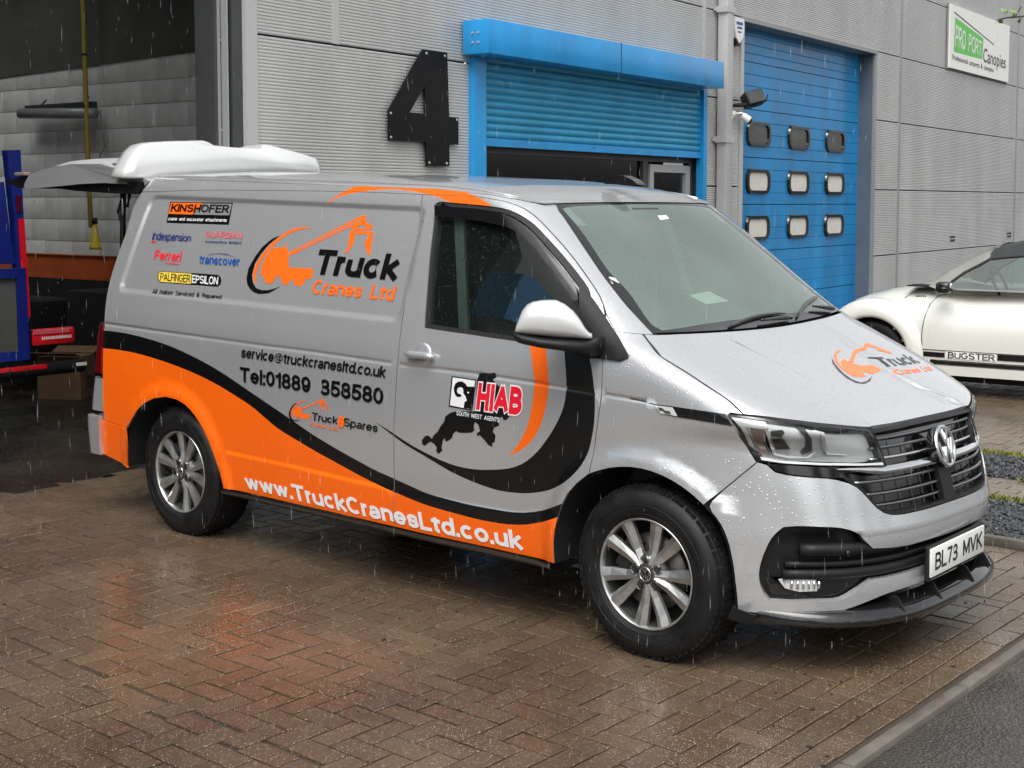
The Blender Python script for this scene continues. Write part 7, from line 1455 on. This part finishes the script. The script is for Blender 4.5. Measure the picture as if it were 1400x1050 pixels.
ic = [it for it in D['items'] if it.get('icon')]; allp = np.concatenate([pl(it['loops'][0]) for it in ic]); lo, hi = allp.min(0), allp.max(0)
q = pl(D['icon2']); lo2, hi2 = q.min(0), q.max(0)
for it in ic:
    if it['col'] == 'silver': continue
    lp = [list(map(tuple, lo2+(pl(l)-lo)/(hi-lo)*(hi2-lo2))) for l in it['loops']]; lay = base
    patch('logo', 'S', lp[0], lp[1:], (), (), .04, (it['col'],), van, off=lay, thick=0, side=-1, gap=0, sm=0)

# ================================================================== WHITE CONVERTIBLE
ca = math.radians(186); cd = Vector((math.cos(ca), math.sin(ca), 0)); cn = Vector((-math.sin(ca)*1, math.cos(ca), 0)); cn = Vector((.105, -.995, 0)).normalized(); c0 = -6.8195
def kp3(u, z, out=0.): return cd*u+cn*(c0+out)+UZ*z      # u along the car (nose +), out = proud of its near flank
car = empty('convertible_car', cd*.8+cn*(c0-.9), label='off white convertible with black side stripes parked in front of the blue door', cat='car')
def hood(u): return float(np.interp(u, [-1.45, -1.40, -1.25, -1.0, -.6, 0, .65, 1.16, 1.53, 1.644, 1.81, 2.004, 2.202, 2.322, 2.402, 2.55, 2.70, 2.80, 2.86], [.45, .62, .80, .90, .95, .97, .965, .935, .985, .982, .963, .93, .878, .834, .77, .70, .62, .52, .35]))
def cw(u): return float(np.interp(u, [-1.45, -1.35, -1.1, -.7, 0, 1.4, 1.9, 2.3, 2.6, 2.78, 2.86], [.55, .66, .78, .86, .88, .88, .85, .80, .68, .50, .30]))
def csec(u, k=26):
    w_, h = cw(u), hood(u); zb_ = .20; P = []
    for i in range(k+1):
        a = math.pi*i/k; y = math.cos(a); z = max(0., math.sin(a)); yy = w_*abs(y)**.42*(1 if y > 0 else -1); zz = zb_+(h-zb_)*z**.50
        if zz > .62: yy *= 1-.16*((zz-.62)/.5)**1.3
        P.append(kp3(u, zz, -.88+yy))
    return P
us = np.concatenate([np.linspace(-1.45, -1.2, 6), np.linspace(-1.1, 1.5, 30), np.linspace(1.56, 2.5, 22), np.linspace(2.55, 2.86, 8)])
V = []; k = 27
for u in us: V += csec(u)
F = [(i*k+j, (i+1)*k+j, (i+1)*k+j+1, i*k+j+1) for i in range(len(us)-1) for j in range(k-1)]+[tuple(range(k)), tuple(range((len(us)-1)*k, len(us)*k))[::-1]]
body = mesh_obj('body', V, F, 'car', car, True)
bm = bmesh.new(); bm.from_mesh(body.data); bmesh.ops.recalc_face_normals(bm, faces=bm.faces[:])
# wheel openings
kill = []
for f in bm.faces:
    c_ = f.calc_center_median(); u = c_.dot(cd)
    for wc in (2.03, -.51):
        if abs(math.hypot(u-wc, c_.z-.33)) < .355 and c_.z < .70 and abs(c_.dot(cn)-(c0-.88)) > .5: kill.append(f)
bmesh.ops.delete(bm, geom=list(set(kill)), context='FACES'); bm.to_mesh(body.data); bm.free()
# round mudguards
for wc in (2.03, -.51):
    for sd in (1, -1):
        P = []; n_ = 30; rows = [(.350, -.02), (.352, .045), (.362, .066), (.385, .072), (.43, .064), (.48, .040), (.515, .010), (.53, -.05), (.53, -.14)]
        off0 = -.02 if sd > 0 else -1.74
        for r_, o_ in rows:
            for i in range(n_+1):
                a = math.radians(-18+216*i/n_); P.append(kp3(wc+r_*math.cos(a), max(.16, .33+r_*math.sin(a)), off0+sd*(o_-.010)))
        F = [(j*(n_+1)+i, j*(n_+1)+i+1, (j+1)*(n_+1)+i+1, (j+1)*(n_+1)+i) for j in range(len(rows)-1) for i in range(n_)]
        mesh_obj('mudguard', P, F, 'car', car, True)
        mb = MB(); c_ = kp3(wc, .325, -.03 if sd > 0 else -1.73); axx = cn*sd
        mb.lathe([(.0, -.03), (.06, -.02), (.20, -.03), (.215, .0), (.24, .012), (.29, .012), (.325, -.01), (.33, -.05), (.33, -.19), (.2, -.2)], c_, axx, 48); W2 = mb.build('wheel', 'tyre', car, True)
        mb = MB()
        for q in range(10):
            a = 2*math.pi*q/10; e = cd*math.cos(a)+UZ*math.sin(a); t = cd*-math.sin(a)+UZ*math.cos(a); mb.add([c_+e*.03-t*.018, c_+e*.03+t*.018, c_+e*.215+t*.03, c_+e*.215-t*.03, ], [(0, 1, 2, 3)])
        mb.build('rim', 'alloy', W2)
        mb = MB(); mb.lathe([(.36, -.03), (.36, -.35)], c_, axx, 32); mb.lathe([(0, -.34), (.36, -.34)], c_, axx, 32); mb.build('wheel_arch_liner', 'dark', car)
# sill, stripes, door line
def strip(name, P, m_, out, par=car):
    mb = MB(); mb.prism(P, kp3(0, 0, out-.012), cd, UZ, cn, .012); return mb.build(name, m_, par)
strip('door_skin', [(1.536, .384), (1.551, .509), (1.548, .66), (1.53, .79), (1.50, .86), (1.43, .915), (1.3, .925), (.865, .945), (.3, .965), (.2, .90), (.18, .5), (.2, .40), (.6, .42)], 'car', -.004) if False else None
def line3(name, P, r, m_, out=.0): mb = MB(); mb.tube([kp3(u, z, out+o_) for u, z, o_ in P], r, 6); return mb.build(name, m_, car, True)
def flank(u, z):
    w_ = cw(u); y = 1-((max(z-.20, 0))/(hood(u)-.20))**4 if z < hood(u) else 0
    s = 1-0; zz = (z-.2)/(hood(u)-.2); si = min(zz, 1)**2; co = math.sqrt(max(0, 1-si*si)); yy = w_*co**.42
    if z > .62: yy *= 1-.16*((z-.62)/.5)**1.3
    return -.88+yy
line3('door_line', [(u, z, flank(u, z)+.001) for u, z in ((1.40, .915), (1.47, .89), (1.515, .82), (1.54, .70), (1.55, .60), (1.551, .50), (1.54, .40))], .0045, 'gloss')
line3('bonnet_line', [(u, z, flank(u, z)+.001) for u, z in ((1.70, .94), (1.74, .90), (1.78, .86))], .004, 'gloss')
def band(name, z0, z1, u0, u1, m_, out, th=.012):
    us_ = np.linspace(u0, u1, 12); V = []
    for u in us_:
        o0, o1 = flank(u, z0), flank(u, z1); V += [kp3(u, z0, o0+out), kp3(u, z1, o1+out), kp3(u, z1, o1+out-th), kp3(u, z0, o0+out-th)]
    F = [(i*4+j, (i+1)*4+j, (i+1)*4+(j+1) % 4, i*4+(j+1) % 4) for i in range(11) for j in range(4)]+[(0, 1, 2, 3), (44, 45, 46, 47)]
    return mesh_obj(name, V, F, m_, car)
band('side_stripe', .352, .405, -.1, .86, 'gloss', .004); band('side_stripe', .348, .392, 1.33, 1.53, 'gloss', .004)
band('stripe_edge', .408, .414, -.1, 1.535, 'gloss', .004)
band('sill_moulding', .285, .325, -.1, 1.46, 'gloss', .018, .03); band('chrome_strip', .315, .320, -.1, 1.40, 'chrome', .022, .006)
band('sill', .19, .275, -.1, 1.50, 'car', .020, .05)
us_ = np.linspace(-.55, 1.44, 14); V = []
for u in us_: V += [kp3(u, .915, flank(u, .915)-.002), kp3(u, .945, flank(u, .915)-.008), kp3(u, .958, -.145)]
mesh_obj('door_shoulder', V, [(i*3+j, i*3+3+j, i*3+4+j, i*3+1+j) for i in range(13) for j in range(2)], 'car', car, True)
V = []
for u in us_[:-1]: V += [kp3(u, .958, -.128), kp3(u, .970, -.128), kp3(u, .970, -.15)]
mesh_obj('belt_moulding', V, [(i*3+j, i*3+3+j, i*3+4+j, i*3+1+j) for i in range(12) for j in range(2)], 'mill', car)
v, f, a = text2d('BUGSTER', .0); V = []
for p in v:
    u = 1.30-.42*p[0]; z = .345+.058*p[1]; V.append(kp3(u, z, flank(u, z)+.007))
band('letter_panel', .340, .410, .872, 1.318, 'signw', .003)
mesh_obj('lettering', V, [tuple(int(i) for i in t) for t in f], 'gloss', car)
mb = MB()
for q in range(5): mb.box(kp3(1.665-.02*q, .885, flank(1.62, .885)+.006), (.012, .006, .018), rot=Matrix.Rotation(ca, 3, 'Z'))
mb.build('badge', 'satin', car)
# pillar, windscreen frame, soft top, side glass
pil_o = [(1.545, .985), (1.39, 1.112), (1.226, 1.223), (1.072, 1.309), (1.021, 1.337), (.96, 1.350)]
pil_i = [(1.44, .955), (1.313, 1.061), (1.239, 1.124), (1.128, 1.188), (1.035, 1.245), (1.028, 1.300)]
oo = lambda z: -.14-.22*max(0, (z-.95))/.4
for sd in (1, -1):
    f3 = lambda u, z, dz=0.: kp3(u, z, (oo(z)+dz) if sd > 0 else (-1.76-oo(z)-dz))
    V = [f3(u, z) for u, z in pil_o]+[f3(u, z) for u, z in pil_i]+[f3(u, z, -.07) for u, z in pil_o]+[f3(u, z, -.05) for u, z in pil_i]
    F = [(i, i+1, 7+i, 6+i) for i in range(5)]+[(i, i+1, 13+i, 12+i) for i in range(5)]+[(6+i, 7+i, 19+i, 18+i) for i in range(5)]+[(12+i, 13+i, 19+i, 18+i) for i in range(5)]
    mesh_obj('windscreen_pillar', V, F, 'car', car, True)
    gp = [(1.43, .95), (1.313, 1.055), (1.239, 1.118), (1.128, 1.182), (1.03, 1.245), (.91, 1.262), (.765, 1.277), (.5, 1.285), (.2, 1.275), (-.1, 1.23), (-.35, 1.12), (-.5, .97), (.65, .965)]
    mesh_obj('side_glass', [f3(u, z, -.012) for u, z in gp], [tuple(range(len(gp)))], 'cglass', car)
    mb = MB(); mb.tube([f3(u, z, -.008) for u, z in gp[0:11]], .014, 6); mb.build('window_seal', 'rubber', car, True)
ns = 9
def arch_pt(u, z, t):              # across the car
    y = -.88+(oo(z)+.88)*t; return kp3(u, z+.035*(1-t*t), y)
V = []
for u, z in pil_o: V += [arch_pt(u+.05*(1-t*t), z, t) for t in np.linspace(-1, 1, ns)]
mesh_obj('windscreen', V, [(i*ns+j, i*ns+j+1, (i+1)*ns+j+1, (i+1)*ns+j) for i in range(5) for j in range(ns-1)], 'cglass', car, True)
topp = [(1.035, 1.26), (1.03, 1.30), (1.00, 1.335), (.94, 1.352), (.84, 1.378), (.661, 1.399), (.4, 1.410), (.1, 1.400), (-.2, 1.35), (-.5, 1.24), (-.75, 1.08), (-.9, .96)]
V = []
for u, z in topp[2:]: V += [arch_pt(u, z, t) if abs(t) < .99 else kp3(u, z-.01, -.88+(oo(z)+.88)*t) for t in np.linspace(-1, 1, 15)]
m_ = len(topp[2:]); mesh_obj('soft_top', V, [(i*15+j, i*15+j+1, (i+1)*15+j+1, (i+1)*15+j) for i in range(m_-1) for j in range(14)], 'soft', car, True)
sideP = [(1.028, 1.30), (1.0, 1.335), (.94, 1.352), (.84, 1.378), (.661, 1.399), (.4, 1.410), (.1, 1.40), (-.2, 1.35), (-.5, 1.24), (-.75, 1.08), (-.9, .96), (-.5, .97), (-.35, 1.12), (-.1, 1.23), (.2, 1.275), (.5, 1.285), (.765, 1.277), (.91, 1.262), (1.028, 1.25)]
for sd in (1, -1):
    V = [kp3(u, z, (oo(z)+.004) if sd > 0 else (-1.76-oo(z)-.004)) for u, z in sideP]; mesh_obj('soft_top_side', V, [tuple(range(len(V)))], 'soft', car)
mb = MB()
for y in (-.45, -1.3):
    mb.box(kp3(.25, 1.0, y), (.16, .46, .50), rot=Matrix.Rotation(ca, 3, 'Z'), bev=.05); mb.box(kp3(.22, 1.24, y), (.08, .24, .14), rot=Matrix.Rotation(ca, 3, 'Z'), bev=.03)
mb.build('seats', 'seat', car, auto=40)
mb = MB(); mb.lathe([(.17+.013*math.cos(a), .013*math.sin(a)) for a in np.linspace(0, 2*math.pi, 7)], kp3(.98, 1.0, -.48), (cd*-.9+UZ*.4), 28); mb.build('steering_wheel', 'seat', car, True)
mb = MB(); mb.box(kp3(1.335, .99, .045), (.13, .15, .105), rot=Matrix.Rotation(ca, 3, 'Z'), bev=.028); mb.box(kp3(1.335, .985, .122), (.10, .006, .016), rot=Matrix.Rotation(ca, 3, 'Z')); mb.box(kp3(1.35, .955, -.03), (.06, .12, .03), rot=Matrix.Rotation(ca, 3, 'Z')); mb.build('door_mirror', 'gloss', car, True)
mb = MB(); mb.box(kp3(1.64, .982, -.30), (.22, .26, .012), rot=Matrix.Rotation(ca, 3, 'Z')); mb.build('scuttle_vent', 'dark', car)
mb = MB(); mb.lathe([(0, .05), (.07, .04), (.10, 0)], kp3(2.66, .62, -.28), cd, 20); mb.build('headlamp', 'lampw', car, True)
mb = MB(); mb.box(kp3(.7, .17, -.88), (3.2, 1.5, .10), rot=Matrix.Rotation(ca, 3, 'Z')); mb.build('underbody', 'dark', car)
# ================================================================== ACROSS THE YARD (seen in the paint and the glass)
op = empty('neighbouring_unit', wp(-12, 0), label='next grey unit along the row with a blue fascia', cat='building')
def ofb(s0, s1, z0, z1, o0, o1, name, m_): mb = MB(); fbox(mb, s0, s1, z0, z1, o0, o1); return mb.build(name, m_, op)
ofb(-40, -4.2, 3.2, 7, -.3, 0, 'upper_wall', 'clad2'); ofb(-40, -4.2, 0, 2.5, -.3, 0, 'lower_wall', 'upper'); ofb(-40, -4.2, 2.5, 3.2, -.3, .12, 'fascia', 'bluep'); ofb(-12, -7, 4.4, 6.2, 0, .08, 'name_board', 'oppo')
ob = empty('facing_unit', (26, -12, 0), label='dark clad unit on the far side of the road', cat='building')
mb = MB(); mb.box((17, -34, 3.2), (60, 1, 6.4)); mb.build('front_wall', 'clad2', ob)
mb = MB(); mb.box((17, -33.4, 1.3), (60, .3, 2.6)); mb.build('plinth', 'upper', ob)
def tree(x, y, h, rw, label):
    T_ = empty('tree', (x, y, 0), label=label, cat='tree', group='trees beyond the road'); mb = MB(); mb.tube([(x, y, 0), (x+.1, y, h*.3), (x, y+.1, h*.55)], [.28, .2, .12], 8)
    for a in range(6): mb.tube([(x, y, h*(.3+.03*a)), (x+rw*.5*math.cos(a*1.1), y+rw*.5*math.sin(a*1.1), h*(.55+.05*a))], [.09, .04], 6)
    mb.build('trunk', 'bark', T_, True); V = []; F = []
    cl = [(x+rng.normal(0, rw*.42), y+rng.normal(0, rw*.42), h*.62+rng.normal(0, h*.17), rng.uniform(.5, 1.2)) for _ in range(46)]
    for cx_, cy_, cz_, r_ in cl:
        for _ in range(90):
            d = rng.normal(0, 1, 3); d /= np.linalg.norm(d); p = np.array([cx_, cy_, cz_])+d*r_*rng.uniform(.6, 1); a, b = rng.normal(0, 1, 3), rng.normal(0, 1, 3); a *= .11/np.linalg.norm(a); b *= .11/np.linalg.norm(b); n_ = len(V)
            V += [tuple(p-a), tuple(p+b), tuple(p+a), tuple(p-b)]; F.append((n_, n_+1, n_+2, n_+3))
    mesh_obj('crown', V, F, 'dleaf', T_)
for x, y, h, rw, lb in ((26, -2, 8.5, 2.6, 'leafy tree straight out across the road from the van nose'), (27, -9, 10, 3, 'tallest leafy tree across the road'), (25, 6, 8, 2.6, 'small leafy tree across the road level with the gravel beds'), (20, -22, 9, 3, 'leafy tree at the near end of the facing unit'), (8, -27, 9, 3, 'leafy tree in front of the middle of the facing unit'), (-4, -26, 8, 2.8, 'leafy tree in front of the facing unit nearest the workshop row'), (28, 14, 9, 3, 'leafy tree furthest up the road')): tree(x, y, h, rw, lb)
# leafy twig hanging into the top right corner
tw = empty('overhanging_twig', (0.642502, 0.903942, 2.586336), label='small green leafy twig hanging into the upper right corner', cat='twig')
tb = Vector((0.642502, 0.903942, 2.586336))
mb = MB(); mb.tube([tb+R_*.32+U_*.04, tb+R_*.12+U_*.01, tb, tb-R_*.05-U_*.01], [.006, .005, .004, .002], 5); mb.tube([tb+R_*.03, tb+R_*.06+U_*.05], .003, 5); mb.build('stem', 'bark', tw)
for k in range(9):
    p = tb+R_*rng.uniform(-.07, .06)+U_*rng.uniform(-.03, .03)+F_*rng.uniform(-.03, .03); a = rng.normal(0, 1, 3); a = Vector(a).normalized(); b = a.orthogonal().normalized(); l, w_ = rng.uniform(.03, .055), rng.uniform(.010, .018)
    mesh_obj('leaf', [p-a*l*.5, p-b*w_*.8-a*l*.1+UZ*.004, p+a*l*.5, p+b*w_*.8-a*l*.1+UZ*.004], [(0, 1, 2), (0, 2, 3)], 'leaf', tw)
# ================================================================== RAIN
Mr = bpy.data.materials.new('rain_water'); Mr.use_nodes = True; nn = Mr.node_tree.nodes; b_ = nn['Principled BSDF']; b_.inputs['Base Color'].default_value = (.9, .92, .93, 1); b_.inputs['Roughness'].default_value = .05; b_.inputs['Alpha'].default_value = .075; b_.inputs['Specular IOR Level'].default_value = .5
V = []; F = []
for i in range(2600):
    t = rng.uniform(1.6, 9.5)**1.0; px_, py_ = rng.uniform(0, 1400), rng.uniform(-60, 1000); d = F_+R_*((px_-722.8)/1835.)-U_*((py_-408.)/1835.); p = CP+d*t
    if p.z < .03: continue
    r_ = rng.uniform(.0004, .0011); l = rng.uniform(.010, .032); ax1 = Vector((rng.normal(0, .04), rng.normal(0, .04), -1)).normalized()*l; n_ = len(V)
    e1 = Vector((1, 0, 0))*r_; e2 = Vector((0, 1, 0))*r_
    V += [tuple(p-ax1*.6), tuple(p+e1), tuple(p+e2), tuple(p-e1), tuple(p-e2), tuple(p+ax1*.4)]
    F += [(n_, n_+1+j, n_+1+(j+1) % 4) for j in range(4)]+[(n_+5, n_+1+(j+1) % 4, n_+1+j) for j in range(4)]
o = mesh_obj('rain', V, F, Mr, None, True); tag(o, kind='stuff')
